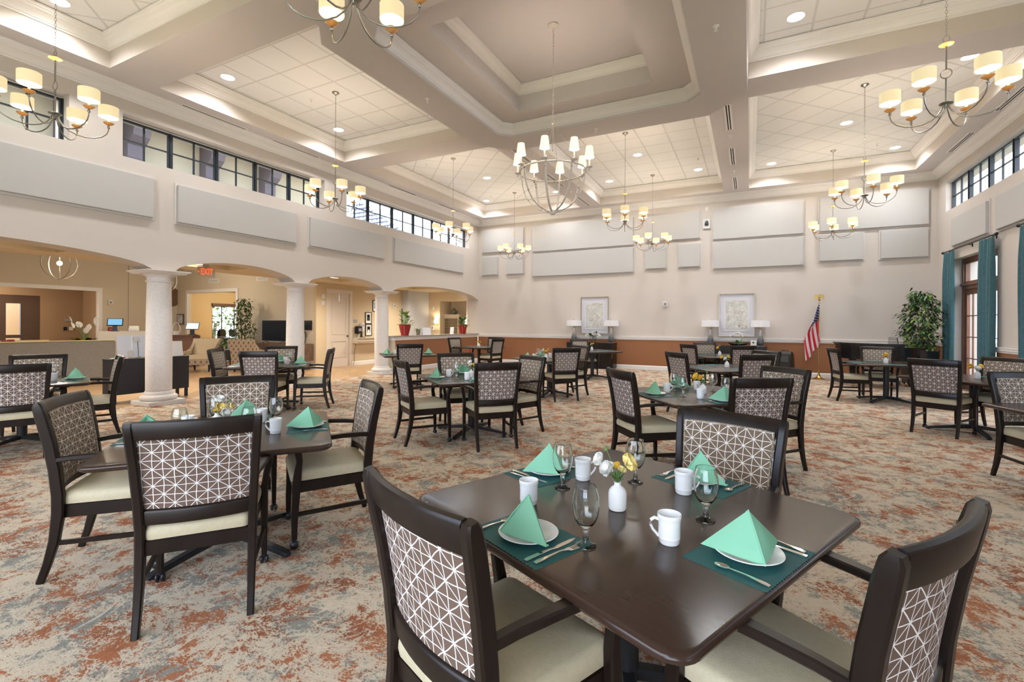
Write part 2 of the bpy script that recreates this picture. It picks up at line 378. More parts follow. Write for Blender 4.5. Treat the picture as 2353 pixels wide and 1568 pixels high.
# chair rails and baseboards
def rail_prof(mb, p0, p1, nrm, z0, z1, prof):
    # run a profile (offset, height fraction) straight from p0 to p1
    a = Vector(p0); b = Vector(p1); n = Vector(nrm); loops = []
    for p in (a, b): loops.append([(p.x+n.x*d, p.y+n.y*d, z0+(z1-z0)*h) for d, h in prof])
    mb.loft(loops)
CR = [(0, 0), (0.012, 0.0), (0.014, 0.25), (0.028, 0.4), (0.028, 0.6), (0.018, 0.68), (0.036, 0.82), (0.036, 1.0), (0, 1.0)]
BR = [(0, 0), (0.016, 0), (0.016, 0.8), (0.008, 0.92), (0, 1)]
for nm, pf, z0, z1 in (('trim_1', CR, 0.945, 1.045), ('baseboard_back', BR, 0, 0.134)):
    mb = MB(); rail_prof(mb, (-9.12, YB), (XR, YB), (0, -1), z0, z1, pf); struct(nm, mb, TRIM)
for nm, pf, z0, z1 in (('trim_2', CR, 0.945, 1.045), ('baseboard_right', BR, 0, 0.134)):
    mb = MB()
    for y0, y1 in ((14.25, YB), (10.65, 12.05), (6.4, 8.45), (-0.2, 4.2)): rail_prof(mb, (XR-0.006, y0), (XR-0.006, y1), (-1, 0), z0, z1, pf)
    struct(nm, mb, TRIM)
# crown round the room
struct('trim_3', crown([(XL, YR), (XR, YR), (XR, YB), (XL, YB)], 5.075, ZC, 0.17), TRIM)

# ---------------------------------------------------------------- ceiling with coffers
CX = [(-8.62, -4.97), (-4.29, -0.68), (-0.04, 3.61)]
CY = [(-2.30, 3.58), (4.24, 8.18), (8.86, 14.75)]
holes = [(*x, *y) for i, x in enumerate(CX) for j, y in enumerate(CY) if not (i == 1 and j == 1)] + [(-4.15, -0.85, 4.5, 7.95)]
mb = MB(); A = sorted({XL-0.1, XR+0.1, *[q for h in holes for q in h[:2]]}); B = sorted({YR-0.1, YB+0.1, *[q for h in holes for q in h[2:]]})
for i in range(len(A)-1):
    for j in range(len(B)-1):
        cx_, cy_ = (A[i]+A[i+1])/2, (B[j]+B[j+1])/2
        if any(h[0] < cx_ < h[1] and h[2] < cy_ < h[3] for h in holes): continue
        mb.box(A[i], A[i+1], B[j], B[j+1], ZC, ZC+0.004)
struct('ceiling', mb, CEIL)
def tile_mat(name, diag):
    m = bpy.data.materials.new(name); m.use_nodes = True; nt = m.node_tree; b = nt.nodes['Principled BSDF']; b.inputs['Roughness'].default_value = 0.9; b.inputs['Specular IOR Level'].default_value = 0.15
    t = nt.nodes.new('ShaderNodeTexCoord'); mp = nt.nodes.new('ShaderNodeMapping'); nt.links.new(t.outputs['Object'], mp.inputs[0])
    if diag: mp.inputs['Rotation'].default_value = (0, 0, R(45))
    s = nt.nodes.new('ShaderNodeSeparateXYZ'); nt.links.new(mp.outputs[0], s.inputs[0])
    def g(a, off):
        f = math_node(nt, 'FRACT', math_node(nt, 'ADD', math_node(nt, 'DIVIDE', a, 0.6133), off)); return math_node(nt, 'MINIMUM', f, math_node(nt, 'SUBTRACT', 1.0, f))
    ox, oy = DIAG_OFF if diag else AX_OFF
    d = math_node(nt, 'MINIMUM', g(s.outputs[0], ox), g(s.outputs[1], oy))
    def rng(lo, hi):
        r = nt.nodes.new('ShaderNodeMapRange'); nt.links.new(d, r.inputs[0]); r.inputs[1].default_value = lo; r.inputs[2].default_value = hi; r.inputs[3].default_value = 1; r.inputs[4].default_value = 0; return r.outputs[0]
    n = nt.nodes.new('ShaderNodeTexNoise'); n.inputs['Scale'].default_value = 160; nt.links.new(t.outputs['Object'], n.inputs['Vector'])
    c = mix_col(nt, n.outputs['Fac'], (0.57, 0.56, 0.545), (0.64, 0.63, 0.615))
    c = mix_col(nt, math_node(nt, 'MULTIPLY', rng(0.031, 0.027), 0.75), c, (0.33, 0.30, 0.27))
    c = mix_col(nt, rng(0.021, 0.018), c, (0.78, 0.77, 0.76))
    nt.links.new(c, b.inputs['Base Color'])
    bp = nt.nodes.new('ShaderNodeBump'); bp.inputs['Strength'].default_value = 0.5; bp.inputs['Distance'].default_value = 0.012; nt.links.new(rng(0.031, 0.024), bp.inputs['Height']); nt.links.new(bp.outputs[0], b.inputs['Normal'])
    return m
AX_OFF = (0.725, 0.24)      # phase of the square grid
DIAG_OFF = (0.0, 0.0)
u0 = (1.368-10.223)*math.cos(R(45)); v0 = (1.368+10.223)*math.sin(R(45))
DIAG_OFF = (-u0/0.6133, -v0/0.6133)
AX_OFF = (7.194/0.6133, -5.985/0.6133)
TILE = tile_mat('square_ceiling_tiles', False); TILED = tile_mat('diagonal_ceiling_tiles', True)
tn = 4
for i, x in enumerate(CX):
    for j, y in enumerate(CY):
        if i == 1 and j == 1: continue
        mb = MB(); t = 0.03
        for a in ((x[0]-t, x[0], y[0]-t, y[1]+t), (x[1], x[1]+t, y[0]-t, y[1]+t), (x[0], x[1], y[0]-t, y[0]), (x[0], x[1], y[1], y[1]+t)): mb.box(*a, ZC+0.004, ZT+0.05)
        struct('ceiling', mb, WALL)
        diag = (i == 0 and j != 1) or (i == 2 and j != 1)
        struct('ceiling', MB().box(x[0], x[1], y[0], y[1], ZT, ZT+0.05), TILED if diag else TILE)
        struct('trim_%d' % tn, crown([(x[0], y[0]), (x[1], y[0]), (x[1], y[1]), (x[0], y[1])], 5.515, 5.70, 0.15), TRIM); tn += 1
# dropped ring round the middle coffer
def cham(x0, x1, y0, y1, c): return [(x0+c, y0), (x1-c, y0), (x1, y0+c), (x1, y1-c), (x1-c, y1), (x0+c, y1), (x0, y1-c), (x0, y0+c)]
RO = cham(-4.95, -0.05, 3.70, 8.74, 0.6); RI = cham(-4.30, -0.70, 4.34, 8.09, 0.22); R2 = cham(-3.72, -1.37, 4.90, 7.58, 0.001)
P3 = lambda q, z: [(x, y, z) for x, y in q]
struct('ceiling', MB().loft([P3(RO, ZC), P3(RO, 5.04), P3(RI, 5.04), P3(RI, 5.255), P3(R2, 5.255), P3(R2, 5.68)], True, False, True), CEIL)
struct('trim_%d' % tn, crown(RI, 5.075, 5.25, 0.13), TRIM); tn += 1
struct('trim_%d' % tn, crown(R2, 5.53, 5.675, 0.12), TRIM); tn += 1

# ---------------------------------------------------------------- windows
def win_frame(n, x, y0, y1, z0, z1, units, col=BLACKFR):
    w = empty('window_%d' % n, (x, (y0+y1)/2, z0)); w['kind'] = 'structure'
    Y0, Y1 = y0-(y0+y1)/2, y1-(y0+y1)/2; H = z1-z0; u = (Y1-Y0)/units
    for k in range(units):
        a, b = Y0+u*k, Y0+u*(k+1); m = MB(); f = 0.035
        m.box(-0.03, 0.03, a, b, 0, f).box(-0.03, 0.03, a, b, H-f, H).box(-0.03, 0.03, a, a+f, f, H-f).box(-0.03, 0.03, b-f, b, f, H-f)
        m.box(-0.045, -0.03, a, a+0.018, 0, H).box(0.03, 0.045, b-0.018, b, 0, H)
        c = (a+b)/2
        m.box(-0.016, 0.016, c-0.011, c+0.011, f, H-f).box(-0.0155, 0.0155, a+f, c-0.011, H/2-0.011, H/2+0.011).box(-0.0155, 0.0155, c+0.011, b-f, H/2-0.011, H/2+0.011)
        fr = m.obj('window_frame', col, w)
        MB().box(-0.003, 0.003, a+f, b-f, f, H-f).obj('window_pane', GLASS, fr)
win_frame(1, -9.35, *WIN_L[0], WZ0+0.01, WZ1-0.03, 7); win_frame(2, -9.35, *WIN_L[1], WZ0+0.01, WZ1-0.03, 5); win_frame(3, -9.35, *WIN_L[2], WZ0+0.01, WZ1-0.03, 6)
win_frame(4, 4.30, *WIN_R[0], WZ0+0.01, WZ1-0.01, 6); win_frame(5, 4.30, *WIN_R[1], WZ0+0.01, WZ1-0.01, 4); win_frame(6, 4.30, *WIN_R[2], WZ0+0.01, WZ1-0.01, 6)
mb = MB().box(X0+0.001, XL+0.001, 0, 0, 0, 0)
# garden doors with transom
REDW = mat('red_brown_door_wood', (0.20, 0.085, 0.045), 0.4, noise=0.25, nscale=12, stretch=(1, 1, 0.2))
for n, (a, b) in enumerate(DOORS_R):
    d = empty('door_%d' % (n+1), (XR+0.19, (a+b)/2, 0)); d['kind'] = 'structure'; h = (b-a)/2; m = MB()
    m.box(-0.03, 0.09, -h, -h+0.09, 0, 2.96).box(-0.03, 0.09, h-0.09, h, 0, 2.96).box(-0.0295, 0.0895, -h+0.09, h-0.09, 2.26, 2.36).box(-0.06, -0.03, -h, h, 2.34, 2.40).box(-0.0295, 0.0895, -h+0.09, h-0.09, 2.88, 2.96)
    m.obj('door_frame', REDW, d)
    for s in (-1, 1):
        y0, y1 = (-h+0.09, -0.01) if s < 0 else (0.01, h-0.09); m = MB(); st = 0.11
        m.box(0, 0.045, y0, y0+st, 0.01, 2.26).box(0, 0.045, y1-st, y1, 0.01, 2.26).box(0.001, 0.044, y0+st, y1-st, 0.01, 0.24).box(0.001, 0.044, y0+st, y1-st, 2.14, 2.26)
        w_ = (y1-y0-2*st)
        for k in (1, 2): m.box(0.008, 0.037, y0+st+w_*k/3-0.01, y0+st+w_*k/3+0.01, 0.24, 2.14)
        for k in (1, 2, 3): m.box(0.010, 0.035, y0+st, y1-st, 0.24+1.9*k/4-0.01, 0.24+1.9*k/4+0.01)
        lf = m.obj('door_leaf', REDW, d)
        MB().box(0.021, 0.025, y0+st, y1-st, 0.24, 2.14).obj('door_glass', GLASS, lf)
        MB().tube([(-0.045, -s*0.06, 1.02), (-0.045, -s*0.16, 1.02)], 0.009).box(-0.04, 0, -s*0.06-0.01, -s*0.06+0.01, 1.01, 1.03).obj('door_handle', BLACKM, lf)
        m = MB(); q0, q1 = (y0, -0.03) if s < 0 else (0.03, y1)
        m.box(0.0, 0.05, q0, q0+0.04, 2.4, 2.88).box(0.0, 0.05, q1-0.04, q1, 2.4, 2.88).box(0.0, 0.05, q0+0.04, q1-0.04, 2.4, 2.44).box(0.0, 0.05, q0+0.04, q1-0.04, 2.84, 2.88)
        tr = m.obj('transom_frame', REDW, d); MB().box(0.02, 0.024, q0+0.04, q1-0.04, 2.44, 2.84).obj('transom_glass', GLASS, tr)

# ---------------------------------------------------------------- lobby beyond the arcade
wall_grid(('x', -12.12, -12.0), 10.27, 15.72, None, 0, 2.72, [(10.76, 11.64, -0.05, 2.42)], 0, 'wall_lobby_side', LOBBY)
wall_grid(('y', 10.27, 10.39), -19.6, -12.12, None, 0, 3.5, [(-18.83, -15.94, -0.05, 2.52)], 0, 'wall_lobby_back', LOBBY2)
wall_grid(('y', 15.6, 15.72), -12.0, -9.6, None, 0, 2.72, [(-11.145, -9.885, 0.9, 2.33)], 0, 'wall_mail_alcove', LOBBY)
mb = MB().box(-11.145, -9.885, 16.4, 16.5, 0.9, 2.33).box(-11.245, -11.145, 15.72, 16.5, 0.9, 2.33).box(-9.885, -9.785, 15.72, 16.5, 0.9, 2.33).box(-11.245, -9.785, 15.72, 16.5, 2.33, 2.4).box(-11.245, -9.785, 15.72, 16.5, 0.8, 0.9)
struct('wall_mail_alcove', mb, LOBBY)
wall_grid(('x', -19.72, -19.6), YR, 10.39, None, 0, 3.5, [(3.2, 7.84, -0.05, 2.47)], 0, 'wall_lobby_far', LOBBY2)
struct('wall_lobby_far', MB().box(-24.0, -9.6, YR-0.1, YR, 0, 3.6), LOBBY2)
struct('wall_lobby_far', MB().box(-19.599, -19.54, 8.70, 10.269, 0, 3.49), LOBBY2)
# lobby ceilings: low soffit with shallow light trays, higher ceiling beyond
trays = [(-11.25, -10.05, 2.4, 3.9), (-11.25, -10.05, 5.75, 7.05), (-11.25, -10.05, 9.2, 10.5), (-11.25, -10.05, 12.7, 14.1)]
mb = MB(); A = sorted({-12.0, -9.58, -11.25, -10.05}); B = sorted({YR, 15.7, *[q for t in trays for q in t[2:]]})
for i in range(3):
    for j in range(len(B)-1):
        c_, d_ = (A[i]+A[i+1])/2, (B[j]+B[j+1])/2
        if any(t[0] < c_ < t[1] and t[2] < d_ < t[3] for t in trays): continue
        mb.box(A[i], A[i+1], B[j], B[j+1], 2.7, 2.704)
struct('ceiling', mb, LOBBY2)
for t in trays:
    mb = MB().box(t[0], t[1], t[2], t[3], 2.86, 2.9)
    for a in ((t[0]-.02, t[0], t[2], t[3]), (t[1], t[1]+.02, t[2], t[3]), (t[0], t[1], t[2]-.02, t[2]), (t[0], t[1], t[3], t[3]+.02)): mb.box(*a, 2.704, 2.88)
    struct('ceiling', mb, LOBBY)
struct('ceiling', MB().box(-24.0, -11.99, YR, 10.39, 3.5, 3.58).box(-12.0, -11.9, YR, 10.27, 2.701, 3.5), LOBBY2)
# trim round the two lobby openings
def casing(mb, axis, f, a, b, z, w=0.115, t=0.025, s=1):
    for q in ((a-w, a, 0, z+w), (b, b+w, 0, z+w), (a, b, z, z+w)):
        if axis == 'x': mb.box(f, f+t*s, q[0], q[1], q[2], q[3])
        else: mb.box(q[0], q[1], f-t*s, f, q[2], q[3])
        w2 = 0.02
        if axis == 'x': mb.box(f+t*s, f+t*s+0.012, q[0] if q[0] != a else a, q[0]+w2 if q[1]-q[0] < 1 else q[1], q[3]-w2 if q[1]-q[0] > 1 else q[2], q[3])
    return mb
struct('trim_%d' % tn, casing(MB(), 'x', -19.6, 3.2, 7.84, 2.47), TRIM); tn += 1
struct('trim_%d' % tn, casing(MB(), 'y', 10.27, -18.83, -15.94, 2.52), TRIM); tn += 1
mb = MB(); rail_prof(mb, (-15.825, 10.27), (-12.0, 10.27), (0, -1), 0, 0.134, BR); rail_prof(mb, (-12.0, 10.27), (-12.0, 10.65), (1, 0), 0, 0.134, BR); rail_prof(mb, (-12.0, 11.75), (-12.0, 15.6), (1, 0), 0, 0.134, BR)
rail_prof(mb, (-19.6, 7.955), (-19.6, 8.7), (1, 0), 0, 0.134, BR)
struct('baseboard_lobby', mb, TRIM)
# vestibule behind the wide opening
struct('wall_vestibule', MB().box(-22.62, -22.5, 2.0, 10.4, 2.35, 3.0).box(-22.62, -22.5, 7.35, 10.4, 0, 2.35).box(-22.5, -19.72, 8.55, 8.65, 0, 3.0), VEST)
struct('ceiling', MB().box(-22.6, -19.72, 2.0, 10.4, 2.75, 2.85), LOBBY)
struct('wall_vestibule', MB().box(-22.5, -19.72, 1.9, 2.0, 0, 3.0), VEST)
# office behind the lobby's back opening
struct('wall_office', MB().box(-20.62, -20.5, 10.39, 12.15, 0, 2.9).box(-20.62, -20.5, 12.15, 14.2, 2.15, 2.9).box(-20.62, -20.5, 12.15, 14.2, 0, 0.6).box(-20.62, -20.5, 14.2, 15.7, 0, 2.9).box(-20.5, -14.9, 15.6, 15.7, 0, 2.9).box(-15.0, -14.9, 10.39, 15.6, 0, 2.9), OFFICE)
struct('ceiling', MB().box(-20.6, -14.9, 10.39, 15.7, 2.75, 2.85), LOBBY)
struct('wall_office', MB().box(-20.6, -19.6, 10.27, 10.39, 0, 2.9), OFFICE)

# half wall with granite counter under the last arch
struct('wall_half', MB().box(-9.47, -9.15, 10.53, YB, 0, 0.97), LOBBY2)
struct('wall_half', MB().box(-9.15, -9.143, 10.62, YB-0.0005, 0, 0.965), WAINS)
mb = MB(); rail_prof(mb, (-9.143, 10.53), (-9.143, YB), (1, 0), 0, 0.134, BR); rail_prof(mb, (-9.47, 10.53), (-9.143, 10.53), (0, -1), 0, 0.134, BR); struct('baseboard_counter', mb, TRIM)
mb = MB(); pf = [(0, 0), (0.01, 0), (0.014, 0.3), (0.04, 0.75), (0.05, 0.8), (0.05, 1), (0, 1)]
rail_prof(mb, (-9.143, 10.5), (-9.143, YB), (1, 0), 0.94, 1.035, pf); rail_prof(mb, (-9.5, 10.53), (-9.093, 10.53), (0, -1), 0.94, 1.035, pf); struct('trim_%d' % tn, mb, TRIM); tn += 1
GRAN = mat('speckled_granite', (0.30, 0.26, 0.21), 0.25, noise=0.75, nscale=55)
tag(MB().box(-9.62, -9.07, 10.44, YB-0.001, 1.036, 1.066).obj('countertop', GRAN, bevel=0.004), 'speckled brown granite counter slab on the half wall', 'counter')

# columns
def column(y, lab):
    c = empty('column', (-9.35, y, 0), 0, lab, 'column', None)
    s = 0.295
    MB().box(-s, s, -s, s, 0, 0.075).obj('plinth', STONE, c, bevel=0.006)
    MB().lathe([(0.20, 0.075), (0.262, 0.08), (0.278, 0.10), (0.282, 0.125), (0.27, 0.15), (0.235, 0.168), (0.222, 0.175), (0.222, 0.2), (0.205, 0.222), (0.196, 0.24), (0.2, 0.24)], n=40, cap0=False).obj('column_base', STONE, c, True)
    MB().lathe([(0.194, 0.23), (0.196, 0.9), (0.188, 1.5), (0.176, 2.14), (0.176, 2.15)], n=40).obj('shaft', STONE, c, True)
    MB().lathe([(0.176, 2.14), (0.196, 2.145), (0.202, 2.155), (0.196, 2.165), (0.18, 2.172), (0.18, 2.235), (0.195, 2.24), (0.2, 2.25), (0.225, 2.262), (0.245, 2.285), (0.2, 2.286)], n=40).obj('capital', STONE, c, True)
    a = MB(); 
    a.loft([P3([(x*k, y_*k) for x, y_ in ((-1, -1), (1, -1), (1, 1), (-1, 1))], z) for k, z in ((0.285, 2.285), (0.30, 2.30), (0.31, 2.305), (0.345, 2.33), (0.345, 2.343))]); a.obj('abacus', STONE, c)
    return c
column(4.62, 'thick white stone column nearest us, standing before the black sideboard')
column(7.42, 'white stone column beside the wall television')
column(10.27, 'white stone column at the near end of the granite counter')
# lobby door with casing
d = empty('door_5', (-12.0, 11.2, 0)); d['kind'] = 'structure'
DOORP = mat('painted_door', (0.62, 0.555, 0.49), 0.45)
mb = MB()
for q in ((-0.55, -0.43, 0, 2.53), (0.43, 0.55, 0, 2.53), (-0.43, 0.43, 2.41, 2.53)): mb.box(0, 0.03, *q)
mb.obj('door_casing', DOORP, d)
mb = MB().box(-0.06, -0.03, -0.43, 0.43, 0.01, 2.41)
mb.box(-0.03, -0.012, -0.43, -0.31, 0.01, 2.41).box(-0.03, -0.012, 0.31, 0.43, 0.01, 2.41).box(-0.03, -0.012, -0.31, 0.31, 2.27, 2.41).box(-0.03, -0.012, -0.31, 0.31, 0.83, 1.02).box(-0.03, -0.012, -0.31, 0.31, 0.01, 0.26)
for z0, z1 in ((1.02, 2.27), (0.26, 0.83)):
    mb.box(-0.03, -0.018, -0.27, 0.27, z0+0.04, z1-0.04)
lf = mb.obj('door_leaf', DOORP, d)
MB().tube([(0.03, 0.36, 1.0), (0.03, 0.27, 1.0)], 0.009).tube([(-0.012, 0.36, 1.0), (0.03, 0.36, 1.0)], 0.012).lathe([(0.001, 0), (0.03, 0), (0.03, 0.008), (0.001, 0.008)], n=16, M=Matrix.Translation((-0.012, 0.36, 1.0)) @ Matrix.Rotation(R(90), 4, 'Y')).obj('door_handle', BLACKM, lf)
hk = MB().tube([(-0.005, 0, 2.42), (-0.005, 0, 2.14), (0.0, 0, 2.08), (0.03, 0, 2.07), (0.05, 0, 2.10)], 0.006)
tag(hk.obj('door_hook', STEEL, None, loc=(-12.0+0.005, 11.18, 0)), 'steel over-door hook hanging on the white lobby door', 'hook')

# ---------------------------------------------------------------- outside
EXT = mat('outdoor_cream_stucco', (0.36, 0.325, 0.235), 0.9)
PURP = mat('purple_grey_corbel_paint', (0.10, 0.085, 0.095), 0.85, bump=0.2, bscale=30)
LAWN = mat('sunlit_lawn', (0.11, 0.15, 0.055), 0.95, noise=0.4, nscale=8)
PAVE = mat('pale_concrete', (0.28, 0.26, 0.235), 0.9, noise=0.1, nscale=4)
struct('floor_outside', MB().box(4.66, 30, -12, 30, -0.15, -0.05), PAVE)
struct('floor_outside', MB().box(5.8, 9.3, -10, 28, -0.05, -0.03), LAWN)
struct('floor_outside', MB().box(-40, 30, -40, 60, -0.4, -0.2), LAWN)
bl = empty('courtyard_building', (9.5, 8, 0), 0, 'cream stucco building across the courtyard seen through the garden doors', 'building')
MB().box(0, 0.4, -14, 16, -0.2, 3.35).obj('wall', EXT, bl)
MB().box(-0.5, 0.5, -14.3, 16.3, 3.35, 3.5).obj('eave', TRIM, bl)
mb = MB()
for i in range(38): mb.box(-0.02, 0.0, -14+0.8*i, -13.985+0.8*i, 0, 3.3)
mb.obj('wall_seam', mat('stucco_joint', (0.40, 0.35, 0.27), 0.9), bl)
bl = empty('upper_building', (-12.0, 4, 3.6), 0, 'cream stucco wall with corbels seen through the left high windows', 'building')
MB().box(-0.4, 0, -8.2, 6.4, 0, 3.4).obj('wall', EXT, bl)
MB().box(0, 1.0, -8.2, 6.4, 2.15, 2.5).obj('eave', TRIM, bl)
MB().box(0, 0.06, -8.2, 6.4, 1.15, 1.28).obj('band', EXT, bl)
for y in (-6.2, -4.6, -3.0, -1.35, 0.25, 1.35, 2.95, 4.5):
    m = MB(); prof = [(0, 1.5), (0.18, 1.5), (0.22, 1.62), (0.22, 1.8), (0.32, 1.86), (0.44, 1.96), (0.5, 2.1), (0.5, 2.15), (0.6, 2.18), (0, 2.18)]
    prof = [(0, 1.3), (0.24, 1.3), (0.27, 1.36), (0.27, 1.62), (0.36, 1.68), (0.48, 1.78), (0.53, 1.92), (0.52, 2.05), (0.46, 2.149), (0, 2.149)]
    m.loft([[(a, y-0.16, z) for a, z in prof], [(a, y+0.16, z) for a, z in prof]]).obj('corbel', PURP, bl)
rf = empty('entry_roof', (-13.4, 16.6, 3.0), 0, 'open trellis roof of the building seen through the far high windows', 'roof')
SLATE = mat('grey_slate', (0.20, 0.22, 0.28), 0.7)
mb = MB()
for i in range(9): mb.box(-1.6+0.1*i, 1.6-0.25*i, -2.6, -2.4, 1.9+0.16*i, 1.96+0.16*i)
for i in range(12): mb.tube([(-1.6+0.28*i, -2.5, 1.85), (-1.2+0.2*i, -2.5, 3.25)], 0.025, 4)
mb.obj('trellis', SLATE, rf)
MB().box(-1.8, 1.7, -2.3, 2, -3, 1.85).obj('wall', mat('pale_grey_stucco', (0.5, 0.5, 0.5), 0.9), rf)
# ================================================================= dining chair (local: sitter faces +y, floor z=0)
def build_chair():
    root = empty('dining_chair', (0, 0, 0), 0, 'dark wood dining armchair', 'chair')
    # rear legs run up as the back posts, sabre curved
    side = [(-0.300, 0.0), (-0.268, 0.10), (-0.240, 0.22), (-0.224, 0.36), (-0.224, 0.46), (-0.236, 0.60), (-0.258, 0.75), (-0.288, 0.90), (-0.298, 0.945), (-0.302, 0.962)]
    xs = [0.224, 0.224, 0.224, 0.225, 0.226, 0.232, 0.240, 0.250, 0.252, 0.252]
    wd = [(0.015, 0.017), (0.016, 0.019), (0.018, 0.023), (0.019, 0.027), (0.019, 0.027), (0.019, 0.026), (0.019, 0.026), (0.019, 0.025), (0.019, 0.022), (0.017, 0.013)]
    for s in (-1, 1):
        MB().bar([(s*x, y, z) for x, (y, z) in zip(xs, side)], wd).obj('leg', WOODD, root, True)
    # front legs: S-curved from the caster up to the arm
    for s in (-1, 1):
        p = [(0.250, 0.222, 0.055), (0.250, 0.222, 0.16), (0.250, 0.216, 0.28), (0.250, 0.212, 0.38), (0.251, 0.205, 0.46), (0.262, 0.196, 0.54), (0.274, 0.206, 0.60), (0.277, 0.216, 0.637)]
        w = [(0.014, 0.016), (0.016, 0.018), (0.018, 0.021), (0.019, 0.025), (0.018, 0.022), (0.017, 0.018), (0.018, 0.021), (0.018, 0.024)]
        lg = MB().bar([(s*a, b, c) for a, b, c in p], w).obj('leg', WOODD, root, True)
        cs = MB().lathe([(0.008, 0.03), (0.012, 0.035), (0.012, 0.058)], (s*0.250, 0.222, 0), 10)
        for k in (-1, 1): cs.ball((s*0.250+k*0.013, 0.222, 0.0235), 0.0235, 12, 8, (0.5, 1, 1))
        cs.obj('caster', BLACKM, lg, True)
        a = [(0.232, -0.244, 0.652), (0.246, -0.16, 0.662), (0.262, -0.06, 0.668), (0.275, 0.06, 0.668), (0.280, 0.15, 0.660), (0.280, 0.205, 0.646), (0.279, 0.236, 0.630)]
        MB().bar([(s*x, y, z) for x, y, z in a], [(0.013, 0.018), (0.014, 0.018), (0.014, 0.021), (0.014, 0.024), (0.014, 0.024), (0.014, 0.022), (0.012, 0.018)], up=(0, 0.25, 1)).obj('armrest', WOODD, root, True)
        MB().bar([(s*0.224, -0.236, 0.205), (s*0.248, 0.208, 0.205)], (0.013, 0.010), up=(0, 0, 1)).obj('stretcher', WOODD, root, True)
    # seat frame and cushion
    mb = MB().loft([[(-0.215, -0.232, z), (0.215, -0.232, z), (0.238, 0.226, z), (-0.238, 0.226, z)] for z in (0.332, 0.400)])
    mb.obj('seat_frame', WOODD, root, bevel=0.004)
    loops = []
    for k, z in ((0.93, 0.400), (0.985, 0.405), (1.0, 0.425), (0.995, 0.445), (0.965, 0.463), (0.90, 0.472), (0.70, 0.480), (0.35, 0.485)):
        l = []
        for x, y in rounded_rect(0.240, 0.242, 0.035, 4):
            tx = 1 - 0.10*(0.242-y)/0.484; l.append((x*k*tx, 0.004+y*k, z))
        loops.append(l)
    MB().loft(loops).obj('seat_cushion', VINYL, root, True)
    # curved crest rail, lower rail, upholstered panel between the posts
    def arc(z, half, y0, sag, n=10): return [(half*(-1+2*i/n), y0 - sag*(1-(-1+2*i/n)**2), z) for i in range(n+1)]
    def rail(z0, z1, half, y0a, y0b, sag, th, nm):
        mb = MB(); loops = []
        for i in range(11):
            t = -1+2*i/10; d = sag*(1-t*t); x = half*t
            q = []
            for (o, z) in ((-th, z0), (th, z0), (th, z1-0.012), (th*0.6, z1-0.002), (0, z1+0.002), (-th*0.6, z1-0.002), (-th, z1-0.012)):
                f = (z-z0)/(z1-z0); q.append((x, y0a+(y0b-y0a)*f - d + o, z))
            loops.append(q)
        mb.loft(loops); return mb.obj(nm, WOODD, root, True)
    rail(0.880, 0.964, 0.236, -0.284, -0.302, 0.030, 0.018, 'crest_rail')
    rail(0.478, 0.548, 0.212, -0.226, -0.232, 0.028, 0.013, 'lower_rail')
    def panel(z0, z1, h0, h1, off, th, bulge, nm, m, n=10, k=6):
        mb = MB(); fr = []; bk = []
        for j in range(k+1):
            v = j/k; z = z0+(z1-z0)*v; yb = -0.230 + (-0.282+0.230)*((z-0.55)/0.33)**1.25 if z > 0.55 else -0.230; half = h0+(h1-h0)*v
            a = []; b = []
            for i in range(n+1):
                t = -1+2*i/n; y = yb - 0.029*(1-t*t); e = (1-t**6)*(1-(2*v-1)**6)
                a.append((half*t, y+off+bulge*e, z)); b.append((half*t, y+off-th, z))
            fr.append(a); bk.append(b)
        W_ = n+1; vs = [p for r_ in fr for p in r_] + [p for r_ in bk for p in r_]; N = W_*(k+1); fs = []
        for j in range(k):
            for i in range(n):
                a = j*W_+i; fs.append((a, a+1, a+1+W_, a+W_)); fs.append((N+a, N+a+W_, N+a+1+W_, N+a+1))
        ring = [i for i in range(n+1)] + [(j)*W_+n for j in range(1, k+1)] + [k*W_+i for i in range(n-1, -1, -1)] + [j*W_ for j in range(k-1, 0, -1)]
        for a, b in zip(ring, ring[1:]+ring[:1]): fs.append((a, N+a, N+b, b))
        mb.add(vs, fs); o = mb.obj(nm, m, root, True); return o, [vs[i] for i in ring]
    bp, ring = panel(0.545, 0.890, 0.211, 0.231, 0.010, 0.012, 0.0, 'back_panel', STAR)
    fp, ring = panel(0.520, 0.905, 0.200, 0.219, 0.022, 0.011, 0.016, 'backrest', STARF)
    MB().tube(ring, 0.0042, 6, closed=True).obj('piping', WELT, fp, True)
    return Proto(root)
CH = build_chair()

